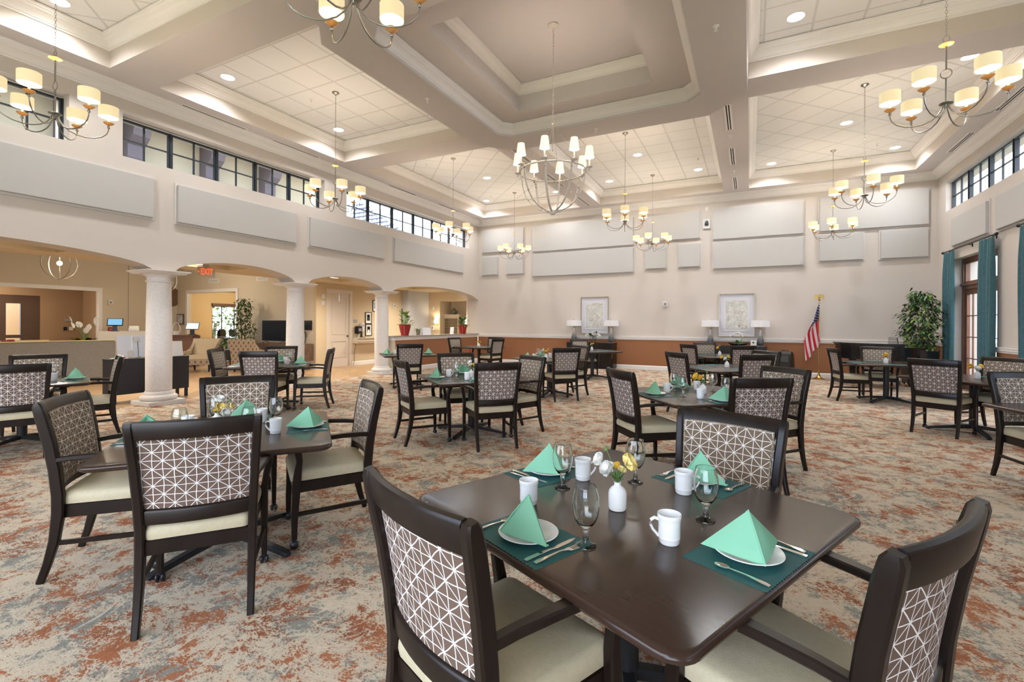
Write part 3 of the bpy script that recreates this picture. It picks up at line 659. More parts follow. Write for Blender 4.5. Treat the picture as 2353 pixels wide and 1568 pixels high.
# ================================================================= pedestal table
def build_table(h):
    root = empty('dining_table', (0, 0, 0), 0, 'square pedestal table', 'table')
    loops = [[(x, y, z) for x, y in rounded_rect(h-d, h-d, 0.075, 6)] for d, z in ((0.030, 0.692), (0.010, 0.696), (0.002, 0.706), (0.0, 0.716), (0.003, 0.724), (0.010, 0.7285), (0.016, 0.730))]
    MB().loft(loops).obj('tabletop', TOPW, root, True)
    MB().lathe([(0.045, 0.06), (0.047, 0.10), (0.047, 0.66), (0.045, 0.66)], n=24).obj('pedestal_column', BLACKM, root, True)
    MB().box(-0.25, 0.25, -0.03, 0.03, 0.668, 0.6915).box(-0.03, 0.03, -0.25, -0.03, 0.668, 0.6915).box(-0.03, 0.03, 0.03, 0.25, 0.668, 0.6915).obj('mounting_plate', BLACKM, root)
    for k in range(4):
        a = PI/4 + k*PI/2; c, s = math.cos(a), math.sin(a)
        pts = [(0.03, 0.075), (0.12, 0.068), (0.28, 0.050), (0.42, 0.032), (0.49, 0.020), (0.505, 0.014)]
        MB().bar([(c*r, s*r, z) for r, z in pts], [(0.030, 0.024), (0.030, 0.022), (0.028, 0.018), (0.026, 0.016), (0.024, 0.014), (0.018, 0.010)], up=(-s, c, 0)).lathe([(0.016, 0), (0.016, 0.012)], (c*0.47, s*0.47, 0), 10).obj('foot', BLACKM, root, True)
    return Proto(root)
TBL = build_table(0.600); TBB = build_table(0.625)

# ================================================================= tableware
def build_placemat():
    hx, hy, pts = 0.175, 0.125, []
    def edge(p, q, n):
        d = ((q[0]-p[0]), (q[1]-p[1])); L = math.hypot(*d); nx, ny = d[1]/L, -d[0]/L
        for i in range(n):
            for f, o in ((0.0, -0.0015), (0.25, 0.0012), (0.5, 0.0022), (0.75, 0.0012)):
                t = (i+f)/n; pts.append((p[0]+d[0]*t+nx*o, p[1]+d[1]*t+ny*o))
    c = [(-hx, -hy), (hx, -hy), (hx, hy), (-hx, hy)]
    for a, b in zip(c, c[1:]+c[:1]): edge(a, b, 22 if abs(a[1]-b[1]) < 0.01 else 16)
    o = MB().prism(pts, 0, 0.0012).obj('placemat', TEAL); return Proto(tag(o, 'teal placemat', 'placemat'))
def build_plate():
    pr = [(0.055, 0.0), (0.06, 0.002), (0.082, 0.009), (0.099, 0.0155), (0.102, 0.0175), (0.100, 0.0195), (0.086, 0.0150), (0.078, 0.0125), (0.070, 0.0075), (0.03, 0.006), (0.002, 0.006)]
    return Proto(tag(MB().lathe(pr, n=48).obj('dinner_plate', CHINA, None, True), 'white plate', 'plate'))
def build_mug():
    r = empty('coffee_mug', (0, 0, 0), 0, 'white mug', 'mug')
    pr = [(0.024, 0.0), (0.030, 0.001), (0.033, 0.006), (0.0345, 0.02), (0.0352, 0.021), (0.0345, 0.024), (0.0352, 0.027), (0.0348, 0.06), (0.0356, 0.071), (0.0352, 0.073), (0.0362, 0.076), (0.0358, 0.078), (0.038, 0.083), (0.0385, 0.095), (0.0375, 0.097), (0.036, 0.096), (0.0345, 0.085), (0.032, 0.05), (0.030, 0.012), (0.002, 0.008)]
    MB().lathe(pr, n=36).obj('mug_body', CHINA, r, True)
    MB().tube([(0.034, 0, 0.076), (0.047, 0, 0.080), (0.058, 0, 0.072), (0.060, 0, 0.058), (0.053, 0, 0.042), (0.042, 0, 0.030), (0.036, 0, 0.022), (0.033, 0, 0.021)], 0.006, 10, rs=[(0.0055, 0.0085)]*3+[(0.0045, 0.0085)]*3+[(0.0045, 0.007)]*2, up=(0, 0, 1)).obj('mug_handle', CHINA, r, True)
    return Proto(r)
GOB = bpy.data.materials.new('clear_goblet_glass'); GOB.use_nodes = True
_b = GOB.node_tree.nodes['Principled BSDF']; _b.inputs['Transmission Weight'].default_value = 1; _b.inputs['Roughness'].default_value = 0.0; _b.inputs['IOR'].default_value = 1.45; _b.inputs['Base Color'].default_value = (0.97, 1, 0.99, 1)
def build_goblet():
    r = empty('water_goblet', (0, 0, 0), 0, 'clear goblet', 'glass')
    MB().lathe([(0.0325, 0.0), (0.034, 0.002), (0.033, 0.005), (0.024, 0.008), (0.012, 0.014), (0.0095, 0.020), (0.0085, 0.032), (0.0082, 0.045), (0.0105, 0.053), (0.0100, 0.056), (0.002, 0.0565)], n=32).obj('stem', GOB, r, True)
    MB().lathe([(0.002, 0.0567), (0.010, 0.0572), (0.022, 0.066), (0.034, 0.083), (0.0415, 0.105), (0.0445, 0.130), (0.043, 0.155), (0.0375, 0.180), (0.0355, 0.192), (0.0348, 0.194), (0.0340, 0.193), (0.0362, 0.179), (0.0415, 0.155), (0.043, 0.130), (0.0398, 0.106), (0.032, 0.085), (0.021, 0.0705), (0.008, 0.0650), (0.001, 0.0645)], n=40).obj('bowl', GOB, r, True)
    return Proto(r)
def build_knife():
    m = MB(); m.bar([(0, -0.115, 0.0028), (0, -0.10, 0.0032), (0, -0.03, 0.0030), (0, 0.0, 0.0028)], [(0.007, 0.0024), (0.0085, 0.0032), (0.006, 0.0028), (0.0055, 0.0025)], up=(1, 0, 0))
    m.loft([[(-0.0055, 0.0, z), (0.0055, 0.0, z), (0.0105, 0.02, z), (0.0105, 0.075, z), (0.007, 0.10, z), (0.0, 0.118, z), (-0.006, 0.10, z), (-0.007, 0.02, z)] for z in (0.0015, 0.0030)])
    return Proto(tag(m.obj('table_knife', STEEL, None, True), 'knife', 'knife'))
def build_fork():
    m = MB(); m.bar([(0, -0.10, 0.002), (0, -0.085, 0.0035), (0, -0.04, 0.0065), (0, 0.0, 0.0085), (0, 0.03, 0.0055), (0, 0.04, 0.004)], [(0.0075, 0.0013), (0.009, 0.0018), (0.0045, 0.0014), (0.0032, 0.0016), (0.006, 0.0013), (0.011, 0.001)], up=(1, 0, 0))
    m.loft([[(-0.0115, y, z), (0.0115, y, z), (0.0115, y, z+0.0015), (-0.0115, y, z+0.0015)] for y, z in ((0.038, 0.0032), (0.052, 0.002))])
    for x in (-0.0098, -0.0033, 0.0033, 0.0098): m.bar([(x, 0.052, 0.0028), (x, 0.075, 0.003), (x, 0.094, 0.0055)], [(0.0018, 0.0009), (0.0016, 0.0009), (0.0009, 0.0006)], up=(1, 0, 0))
    return Proto(tag(m.obj('table_fork', STEEL, None, True), 'fork', 'fork'))
def build_spoon():
    m = MB(); m.bar([(0, -0.085, 0.002), (0, -0.07, 0.0035), (0, -0.02, 0.0065), (0, 0.03, 0.005)], [(0.0065, 0.0013), (0.008, 0.0018), (0.004, 0.0014), (0.0035, 0.0014)], up=(1, 0, 0))
    m.lathe([(0.001, 0.0006), (0.009, 0.0012), (0.013, 0.0035), (0.0145, 0.006), (0.0125, 0.0052), (0.008, 0.003), (0.001, 0.0024)], n=20, M=Matrix.Translation((0, 0.05, 0)) @ Matrix.Diagonal((1, 1.55, 1, 1)))
    return Proto(tag(m.obj('teaspoon', STEEL, None, True), 'spoon', 'spoon'))
def build_napkin(var=0):
    # a square folded to a triangle, its wings drawn in so that it stands as a tent: apex T, front toe F, wing tips L and R
    T = Vector((0, 0.0, 0.130)); F_ = Vector((0.0, -0.098, 0.004)); Lw = Vector((-0.135, 0.035, 0.010)); Rw = Vector((0.125, 0.05, 0.012)); m = MB()
    def sheet(A_, B_, C_, nrm, th, bul):
        n = 7; a = []; 
        for i in range(n+1):
            for j in range(n+1-i):
                u, v = i/n, j/n; w = 1-u-v; p = A_*w + B_*u + C_*v; k = 27*u*v*w
                a.append(p + nrm*(bul*k + 0.0025*math.sin(9*u+4*v)*u*0.5))
        idx = {}; c = 0
        for i in range(n+1):
            for j in range(n+1-i): idx[i, j] = c; c += 1
        N = len(a); vs = a + [p - nrm*th for p in a]; fs = []
        for i in range(n):
            for j in range(n-i):
                fs.append((idx[i, j], idx[i+1, j], idx[i, j+1])); fs.append((N+idx[i, j], N+idx[i, j+1], N+idx[i+1, j]))
                if i+j < n-1: fs.append((idx[i+1, j], idx[i+1, j+1], idx[i, j+1])); fs.append((N+idx[i+1, j], N+idx[i, j+1], N+idx[i+1, j+1]))
        e = [idx[i, 0] for i in range(n+1)] + [idx[n-j, j] for j in range(1, n+1)] + [idx[0, n-j] for j in range(1, n)]
        for p, q in zip(e, e[1:]+e[:1]): fs.append((p, N+p, N+q, q))
        m.add(vs, fs)
    nl = (F_-T).cross(Lw-T).normalized(); nr = (Rw-T).cross(F_-T).normalized()
    if nl.y > 0: nl = -nl
    if nr.y > 0: nr = -nr
    off = [0, 0.006] if var == 0 else [0, 0.008]
    for o in off:
        s = 1-o*4
        sheet(T - nl*o, F_*s - nl*o*0.3 + Vector((0, o, 0)), Lw*s - nl*o, nl, 0.0022, 0.007 if o == 0 else 0.002)
        sheet(T - nr*o, F_*s - nr*o*0.3 + Vector((0, o, 0)), Rw*s - nr*o, nr, 0.0022, 0.009 if o == 0 else 0.003)
    # rolled folds along the toe and the lower hem of the right wing
    m.tube([T + Vector((0, 0.001, 0.0005)), (T+F_)/2 + (nl+nr)*0.0025, F_+Vector((0, 0, 0.003))], 0.0028, 8)
    for d in (0.0, 0.004, 0.008): m.tube([F_*0.5+Rw*0.5+Vector((0, 0.012+d, 0.002+d*0.5)), Rw*0.97+Vector((0, d, d*0.4))], 0.0022, 6)
    return Proto(tag(m.obj('folded_napkin', NAPK, None, True), 'mint napkin', 'napkin'))
PM, PL, MUG, GB, KN, FK, SP = build_placemat(), build_plate(), build_mug(), build_goblet(), build_knife(), build_fork(), build_spoon()
NP = build_napkin()

def petal_ball(m, c, r, rings, axis=(0, 0, 1), openf=1.0, rnd=random):
    # a ranunculus head: cupped petals in rings round a tight middle
    ax = Vector(axis).normalized(); q = Vector((0, 0, 1)).rotation_difference(ax)
    for k, (n, rr, tilt) in enumerate(rings):
        for i in range(n):
            a = 2*PI*(i+0.5*k)/n + rnd.uniform(-.12, .12); w = rr*1.25*math.tan(PI/n)*1.5
            grid = []
            for v in range(4):
                f = v/3; row = []
                for u in range(4):
                    g = -1+2*u/3; ww = w*math.sin(PI*(0.18+0.72*f))*g
                    rad = rr*(0.25+0.75*math.sin(f*PI/2*tilt))*(1-0.12*g*g); z = rr*(-0.55 + 1.35*f*(1.25-0.45*tilt)) + 0.05*rr*g*g
                    row.append(q @ Vector((rad*math.cos(a)-ww*math.sin(a), rad*math.sin(a)+ww*math.cos(a), z)) + Vector(c))
                grid.append(row)
            vs = [p for row in grid for p in row]; fs = [(4*v+u, 4*v+u+1, 4*v+u+5, 4*v+u+4) for v in range(3) for u in range(3)]
            m.add(vs, fs)
    m.ball(c, r*0.45, 10, 6)
def leafblade(m, base, d, L, w, droop=0.3, n=4, fold=0.15):
    d = Vector(d).normalized(); s = d.cross(Vector((0, 0, 1))); s = s.normalized() if s.length > 0.01 else Vector((1, 0, 0)); up = s.cross(d)
    rows = []
    for i in range(n+1):
        t = i/n; p = Vector(base) + d*L*t - Vector((0, 0, 1))*droop*L*t*t; ww = w*math.sin(PI*min(1, 0.08+0.92*t))**0.8 if i < n else 0.0005
        rows.append([p - s*ww + up*fold*ww, p, p + s*ww + up*fold*ww])
    vs = [p for r_ in rows for p in r_]; fs = []
    for i in range(n):
        for j in (0, 1): fs.append((3*i+j, 3*i+j+1, 3*i+j+4, 3*i+j+3))
    m.add(vs, fs)
def flower_vase(loc, rz, label, group, heads, h=0.108, z=0.73, lod=0):
    r = empty('bud_vase', (loc[0], loc[1], z), rz, label, 'vase', group)
    MB().lathe([(0.024, 0), (0.031, 0.002), (0.0335, 0.008), (0.0345, 0.03), (0.0345, 0.062), (0.032, 0.074), (0.024, 0.085), (0.0145, 0.092), (0.0125, 0.096), (0.0122, 0.104), (0.0138, h), (0.0115, h), (0.0105, 0.100), (0.010, 0.09), (0.001, 0.089)], n=32).obj('vase_body', MATTE, r, True)
    rn = random.Random(int(loc[0]*100)+7)
    sm = MB(); lm = MB()
    for (x, y, zz, rr, colr) in heads:
        sm.tube([(0, 0, 0.09), (x*0.25, y*0.25, 0.13), (x*0.7, y*0.7, (zz+0.12)/2+0.02), (x, y, zz-rr*0.3)], 0.0016 if rr > 0.006 else 0.0012, 6)
        fm = MB(); rings = [(6, rr, 1.0), (6, rr*0.82, 0.8), (5, rr*0.6, 0.6)] if rr > 0.012 else [(5, rr, 0.6)]
        petal_ball(fm, (x, y, zz), rr, rings, (x*3, y*3-0.03, 0.10), rnd=rn)
        fm.obj('flower', {'w': WHT, 'y': YEL, 'p': PYEL, 'g': STEM}[colr], r, True)
    for i in range(11):
        a = rn.uniform(0, 2*PI); leafblade(lm, (math.cos(a)*0.006, math.sin(a)*0.006, 0.10+rn.uniform(0, 0.02)), (math.cos(a), math.sin(a), rn.uniform(0.6, 2.2)), rn.uniform(0.035, 0.062), 0.007, 0.25)
    sm.obj('flower_stem', STEM, r, True); lm.obj('leaf', LEAF, r, True)
    return r
# ================================================================= tables, chairs and place settings
D = lambda a: Vector((math.cos(R(a)), math.sin(R(a)), 0))
def chair(mx, my, fwd, label, table, scale=None):
    # mx, my: middle of the crest rail's rear top edge
    f = D(fwd); k = 0.30*(scale or 1); o = CH.place((mx+f.x*k, my+f.y*k, 0), R(fwd-90), label, 'dining chairs around the square tables', scale); return o
TH = 0.730
def setting(c, side, half, table, seat, mat_only=False, nap=None, plate=None, goblet=(0.13, 0.345), mug=(-0.155, 0.33), mugrot=200, full=True):
    s = D(side); f = -s; r = Vector((f.y, -f.x, 0)); C_ = Vector((c[0], c[1], 0)); zr = R(side+90)
    def P(rx, d): p = C_ + s*(half-d) + r*rx; return p
    q = P(-0.03, 0.135); PM.place((q.x, q.y, TH), zr, 'teal paper placemat at the %s seat of %s' % (seat, table), 'teal placemats')
    if mat_only: return
    z = TH+0.0013
    q = plate or P(-0.035, 0.137); PL.place((q[0], q[1], z), 0, 'round white plate at the %s seat of %s' % (seat, table), 'white plates on the placemats')
    toe = nap if nap is not None else side-25
    NP.place((q[0], q[1], z+0.009), R(toe+90), 'mint green napkin tent at the %s seat of %s' % (seat, table), 'mint green folded napkins')
    q = P(0.085, 0.13); KN.place((q.x, q.y, z), zr+R(3), 'steel knife at the %s seat of %s' % (seat, table), 'steel cutlery')
    q = P(0.122, 0.13); FK.place((q.x, q.y, z), zr-R(2), 'steel fork at the %s seat of %s' % (seat, table), 'steel cutlery')
    q = P(-0.172, 0.10); SP.place((q.x, q.y, z), zr, 'steel teaspoon at the %s seat of %s' % (seat, table), 'steel cutlery')
    if goblet: q = P(*goblet); GB.place((q.x, q.y, TH), 0, 'clear stemmed goblet at the %s seat of %s' % (seat, table), 'clear water goblets')
    if mug: q = P(*mug); MUG.place((q.x, q.y, TH), R(mugrot), 'white coffee mug at the %s seat of %s' % (seat, table), 'white coffee mugs')

# ---- the big table in front
T1 = 'the big foreground table'
TBB.place((-0.432, 1.877, 0), R(-24.5), 'biggest square dining table, right in front of us, with four place settings', 'square dining tables')
chair(-0.805, 1.005, 68, 'armchair seen from behind at the lower left of the big foreground table', T1, 1.04)
chair(0.395, 1.400, 149, 'armchair cut by the lower right corner beside the big foreground table', T1, 1.04)
chair(-0.095, 2.720, 252, 'armchair facing us across the big foreground table', T1, 1.02)
c1 = (-0.432, 1.877)
setting(c1, -114.5, 0.625, T1, 'near left', nap=208, goblet=(0.132, 0.238), mug=(-0.251, 0.324), mugrot=120)
setting(c1, -24.5, 0.625, T1, 'near right', nap=-62, goblet=(0.108, 0.356), mug=(-0.155, 0.337), mugrot=195)
setting(c1, 65.5, 0.625, T1, 'far', nap=215, goblet=(0.148, 0.374), mug=(-0.067, 0.331), mugrot=10)
setting(c1, 155.5, 0.625, T1, 'far left', nap=-30, goblet=(0.065, 0.327), mug=(-0.089, 0.305), mugrot=30)
V = R(26.8)
flower_vase((-0.456, 1.815), V, 'white bud vase of white and yellow ranunculus on the big foreground table', 'white bud vases of flowers',
            [(-0.074, 0.0, 0.195, 0.023, 'w'), (-0.045, -0.02, 0.165, 0.027, 'w'), (0.042, -0.01, 0.186, 0.031, 'p'), (-0.008, 0.02, 0.165, 0.020, 'y'), (0.02, 0.02, 0.15, 0.018, 'p'), (-0.037, 0.03, 0.226, 0.009, 'g')])
# ---- the table at left front
T2 = 'the left foreground table'
TBL.place((-3.035, 1.925, 0), R(50), 'square dining table in the left foreground with four chairs', 'square dining tables')
chair(-2.350, 1.320, 141, 'armchair with its back to us at the left foreground table', T2, 1.03)
chair(-3.660, 1.310, 48, 'armchair on the left side of the left foreground table', T2)
chair(-2.520, 2.650, 236, 'armchair on the right side of the left foreground table', T2)
chair(-3.860, 2.510, -35, 'armchair facing us behind the left foreground table', T2, 1.03)
for a, s in ((-40, 'near'), (50, 'right'), (140, 'far'), (230, 'left')): setting((-3.035, 1.925), a, 0.6, T2, s, mugrot=a+170, nap={-40: -80, 50: -20, 140: -60, 230: 160}[a])
flower_vase((-3.20, 1.93), V, 'white bud vase of white and yellow ranunculus on the left foreground table', 'white bud vases of flowers',
            [(0.015, 0, 0.198, 0.032, 'w'), (0.04, -0.02, 0.145, 0.032, 'p'), (0.10, 0.0, 0.155, 0.018, 'p'), (0.075, -0.03, 0.115, 0.027, 'w'), (0.0, 0.0, 0.13, 0.02, 'y'), (0.07, 0.03, 0.19, 0.009, 'g')])
# ---- remaining tables: name, label, centre, rotation, chairs, fully laid seats, seats with only a placemat, flower heads
TABS = [
 ('the left-edge table by the grey sofa', 'dining table cut by the left edge, in front of the grey sofa', (-7.712, 2.362), 70,
  [(-6.80, 2.02, 162, 'armchair with its back to us at the left-edge table by the grey sofa'), (-8.48, 2.76, -24, 'armchair facing us between the grey sofa and the left-edge table'), (-7.35, 3.16, 250, 'armchair seen side-on at the left-edge table, beside the black sideboard')],
  [(70, 'right'), (-20, 'near'), (160, 'far')], [], (-7.95, 2.35), [(0.0, 0, 0.15, 0.03, 'y'), (0.05, 0, 0.14, 0.026, 'y')]),
 ('the table between the first two columns', 'dining table standing between the first and second columns', (-7.35, 5.38), 40,
  [(-6.73, 4.69, 125, 'armchair with its back to us at the table between the first two columns'), (-7.98, 4.80, 37, 'armchair on the left side of the table between the first two columns'), (-6.50, 5.88, 219, 'armchair seen side-on to the right of the table between the first two columns'), (-7.86, 5.94, -41, 'armchair facing us at the table between the first two columns, before the second column')],
  [(-50, 'near'), (40, 'right'), (130, 'far'), (220, 'left')], [], (-7.5, 5.5), [(-0.03, 0, 0.14, 0.026, 'y'), (0.03, 0, 0.155, 0.024, 'y')]),
 ('the table beside the third column', 'dining table beside the third column, before the granite counter', (-7.05, 8.62), 48,
  [(-6.44, 7.94, 139, 'armchair with its back to us at the table beside the third column')],
  [(228, 'left'), (48, 'right')], [], (-7.0, 8.7), [(-0.04, 0, 0.19, 0.022, 'w'), (0.02, 0, 0.15, 0.024, 'p')]),
 ('the middle table left of centre', 'laid dining table in the middle of the room, left of centre', (-3.317, 5.37), 51,
  [(-2.57, 4.73, 137, 'armchair with its back to us at the middle table left of centre'), (-3.78, 4.49, 56, 'armchair at the left of the middle table, back turned towards us'), (-3.91, 5.88, -44, 'armchair facing us behind the middle table left of centre'), (-2.68, 5.92, 242, 'armchair facing left at the right of the middle table')],
  [(231, 'left'), (141, 'far'), (-39, 'near')], [], (-3.30, 5.33), [(-0.02, 0, 0.20, 0.03, 'w'), (0.04, 0, 0.165, 0.026, 'y'), (-0.01, 0.02, 0.17, 0.022, 'w')]),
 ('the bare table by the counter corner', 'bare dining table in the far corner where counter meets back wall', (-7.41, 12.42), -8,
  [(-8.17, 12.2, -8, 'armchair left of the bare corner table, in front of the granite counter'), (-7.30, 13.24, 262, 'armchair facing us behind the bare corner table'), (-6.60, 12.15, 170, 'armchair at the right of the bare corner table, back turned towards us')],
  [], [(82, 'far'), (262, 'near'), (-8, 'right')], (-7.41, 12.42), [(-0.04, 0, 0.16, 0.03, 'y'), (0.03, 0, 0.145, 0.03, 'y')]),
 ('the laid table before the left console', 'laid dining table behind the middle one, left of the wall pictures', (-3.66, 8.93), 49,
  [(-3.04, 8.27, 134, 'armchair with its back to us at the laid table before the left console'), (-3.12, 9.30, 238, 'armchair facing left at the laid table before the left console')],
  [(229, 'left'), (139, 'far')], [(-41, 'near')], (-3.72, 8.9), [(-0.06, 0, 0.175, 0.03, 'w'), (0.0, 0, 0.15, 0.032, 'y'), (0.05, 0, 0.19, 0.022, 'y')]),
 ('the bare table touching the left console', 'bare dining table right in front of the left dark console', (-3.76, 12.2), 49,
  [(-4.30, 12.72, -41, 'armchair between the left console and the bare table before it')],
  [], [(139, 'far'), (49, 'right'), (-41, 'near')], (-3.78, 12.22), [(0.0, 0, 0.175, 0.027, 'y'), (0.045, 0, 0.19, 0.02, 'y'), (-0.03, 0, 0.16, 0.018, 'p')]),
 ('the laid table behind the foreground one', 'laid dining table right behind the big foreground table', (-0.47, 5.20), 38,
  [(-1.13, 4.60, 40, 'armchair at the left of the laid table behind the foreground one'), (0.09, 4.50, 124, 'armchair with its back to us at the laid table behind the foreground one'), (0.32, 5.64, 228, 'armchair facing left at the right of the laid table behind the foreground one')],
  [(218, 'left'), (128, 'far'), (-52, 'near'), (38, 'right')], [], (-0.43, 5.22), [(-0.075, 0, 0.18, 0.034, 'y'), (-0.03, 0, 0.17, 0.026, 'y'), (0.04, 0, 0.225, 0.011, 'g')]),
 ('the bare middle table of the right row', 'bare dining table in the middle of the right-hand row', (-0.35, 8.60), 37,
  [(-1.05, 7.92, 42, 'armchair at the left of the bare middle table in the right-hand row'), (0.10, 7.92, 126, 'armchair with its back to us at the bare middle table in the right-hand row'), (0.24, 9.06, 228, 'armchair at the right of the bare middle table, before the black speaker')],
  [], [(217, 'left'), (127, 'far'), (-53, 'near'), (37, 'right')], (-0.34, 8.62), [(-0.09, 0, 0.175, 0.027, 'y'), (0.03, 0, 0.18, 0.027, 'y'), (-0.03, 0, 0.145, 0.027, 'w'), (-0.02, 0, 0.2, 0.012, 'g')]),
 ('the farthest table of the right row', 'bare dining table farthest back in the right-hand row, before the right console', (-0.64, 11.82), 34,
  [(-1.23, 11.18, 42, 'armchair at the left of the farthest table in the right-hand row'), (-0.98, 12.35, 302, 'armchair facing us behind the farthest table in the right-hand row'), (-0.12, 11.08, 122, 'armchair with its back to us at the farthest table in the right-hand row')],
  [], [(124, 'far'), (214, 'left')], (-0.62, 11.85), [(-0.045, 0, 0.18, 0.034, 'y'), (0.0, 0, 0.23, 0.014, 'p')]),
 ('the table before the grand piano', 'bare dining table standing before the black grand piano', (2.31, 11.17), 8,
  [(1.45, 11.00, 10, 'armchair seen side-on at the left of the table before the piano'), (2.32, 11.97, 265, 'armchair between the grand piano and the table before it')],
  [], [(98, 'far'), (188, 'left'), (278, 'near')], (2.30, 11.15), [(0.0, 0, 0.165, 0.034, 'y'), (-0.02, -0.01, 0.14, 0.028, 'y')]),
 ('the table by the curtained door', 'bare dining table by the teal curtained garden door', (2.71, 8.52), 45,
  [(2.16, 8.02, 58, 'armchair with its back to us at the table by the curtained door'), (3.18, 8.95, 222, 'armchair facing us at the table by the curtained door')],
  [], [(135, 'far'), (45, 'right'), (-45, 'near')], (2.74, 8.50), [(-0.09, 0, 0.165, 0.03, 'y'), (-0.005, -0.01, 0.145, 0.034, 'w'), (0.05, 0, 0.17, 0.028, 'y')]),
 ('the table cut off by the right edge', 'dining table cut off by the right edge of the view', (2.665, 5.54), 18,
  [(2.33, 6.23, -72, 'armchair behind the table cut off by the right edge')],
  [], [], None, []),
]
for nm, lab, c, rot, chs, laid, mats, vz, heads in TABS:
    TBL.place((c[0], c[1], 0), R(rot), lab, 'square dining tables')
    for x, y, f, l in chs: chair(x, y, f, l, nm)
    for a, s in laid: setting(c, a, 0.6, nm, s, mugrot=a+150)
    for a, s in mats: setting(c, a, 0.6, nm, s, mat_only=True)
    if vz: flower_vase(vz, V, 'white bud vase of flowers on %s' % nm, 'white bud vases of flowers', heads)
# ================================================================= six-arm chandeliers with small drum shades
def build_chandelier():
    r = empty('chandelier', (0, 0, 0), 0, 'six-arm chandelier', 'chandelier')
    MB().lathe([(0.001, 1.968), (0.062, 1.968), (0.064, 1.958), (0.056, 1.948), (0.030, 1.938), (0.012, 1.925), (0.010, 1.905), (0.001, 1.90)], n=24).obj('canopy', NICKEL, r, True)
    ch = MB(); z = 1.90; k = 0
    while z > 0.70:
        a = k*PI/2; c, s = math.cos(a), math.sin(a)
        ch.tube([(c*0.009*math.cos(t), s*0.009*math.cos(t), z-0.020+0.020*math.sin(t)*1.0) for t in [2*PI*i/8 for i in range(8)]], 0.0022, 4, closed=True); z -= 0.031; k += 1
    ch.obj('chain', NICKEL, r)
    MB().tube([(0.026*math.cos(t), 0, 0.668+0.030*math.sin(t)) for t in [2*PI*i/20 for i in range(20)]], 0.0042, 6, closed=True).obj('top_ring', NICKEL, r, True)
    MB().lathe([(0.001, 0.592), (0.02, 0.592), (0.060, 0.608), (0.062, 0.612), (0.058, 0.615), (0.02, 0.602), (0.001, 0.602)], n=28).obj('amber_disc', AMBER, r, True)
    MB().lathe([(0.0085, 0.355), (0.0085, 0.592)], n=12).tube([(0.044*math.cos(t), 0, 0.310+0.046*math.sin(t)) for t in [2*PI*i/24 for i in range(24)]], 0.0055, 6, closed=True).lathe([(0.009, 0.02), (0.009, 0.266)], n=12).obj('rod', NICKEL, r, True)
    MB().lathe([(0.001, -0.045), (0.012, -0.045), (0.018, -0.03), (0.022, -0.012), (0.056, -0.004), (0.060, 0.004), (0.045, 0.013), (0.018, 0.022), (0.001, 0.024)], n=28).obj('hub', NICKEL, r, True)
    for i in range(6):
        a = 2*PI*i/6 + 0.20; c, s = math.cos(a), math.sin(a); Rr = 0.455
        pts = [(0.022, -0.012), (0.035, -0.055), (0.065, -0.105), (0.115, -0.150), (0.18, -0.176), (0.25, -0.182), (0.33, -0.168), (0.395, -0.135), (0.435, -0.092), (0.452, -0.045), (Rr, -0.012)]
        arm = MB().tube([(c*q, s*q, z) for q, z in pts], 0.0065, 8).lathe([(0.002, -0.018), (0.012, -0.016), (0.016, -0.006), (0.014, 0.004), (0.007, 0.010), (0.006, 0.016)], (c*Rr, s*Rr, 0), 14).obj('arm', NICKEL, r, True)
        MB().lathe([(0.004, 0.016), (0.015, 0.018), (0.038, 0.032), (0.050, 0.044), (0.051, 0.047), (0.036, 0.037), (0.014, 0.026), (0.004, 0.026)], (c*Rr, s*Rr, 0), 24).obj('bobeche', AMBER, arm, True)
        MB().lathe([(0.011, 0.026), (0.011, 0.118)], (c*Rr, s*Rr, 0), 12).obj('candle_sleeve', MATTE, arm, True)
        MB().lathe([(0.093, 0.112), (0.095, 0.112), (0.095, 0.118), (0.0945, 0.226), (0.095, 0.232), (0.092, 0.232), (0.0925, 0.118)], (c*Rr, s*Rr, 0), 32, cap0=False, cap1=False).obj('lamp_shade', SHADE, arm, True)
        MB().lathe([(0.013, 0.126), (0.080, 0.126), (0.080, 0.128), (0.013, 0.128)], (c*Rr, s*Rr, 0), 28, cap0=False, cap1=False).obj('diffuser', LAMPIN, arm, True)
    return Proto(r)
CHN = build_chandelier()
def lamp_light(loc, power, color=(1.0, 0.88, 0.75), rad=0.03):
    l = bpy.data.lights.new('lamp_bulb', 'POINT'); l.energy = power; l.color = color; l.shadow_soft_size = rad
    o = bpy.data.objects.new('lamp_bulb', l); o.location = loc; COL.objects.link(o)
for x, y, rz, lab in ((-6.86, 2.355, 5, 'chandelier with cream drum shades in the upper left corner, before the first high window'), (-6.86, 6.29, 20, 'chandelier hanging between the second and third high left windows'),
                  (-6.86, 10.16, 40, 'chandelier in front of the farthest high left window'), (-6.86, 13.70, 10, 'chandelier nearest the far left corner, before the small wall panels'),
                  (-2.5, 2.45, 25, 'chandelier cut off by the top edge of the view'), (-2.5, 10.50, 32, 'chandelier just right of the distressed white one'), (-2.5, 13.80, 15, 'small-looking far chandelier above the left wall picture and console'),
                  (1.80, 6.36, -18, 'largest-looking chandelier at the upper right'), (1.80, 10.25, 24, 'middle chandelier of the three on the right'), (1.80, 13.79, 8, 'farthest chandelier of the three on the right')):
    CHN.place((x, y, 3.742), R(rz), lab, 'six-arm chandeliers')
    for i in range(6):
        a = R(rz) + 2*PI*i/6 + 0.20; lamp_light((x+0.455*math.cos(a), y+0.455*math.sin(a), 3.742+0.175), LAMP_W)

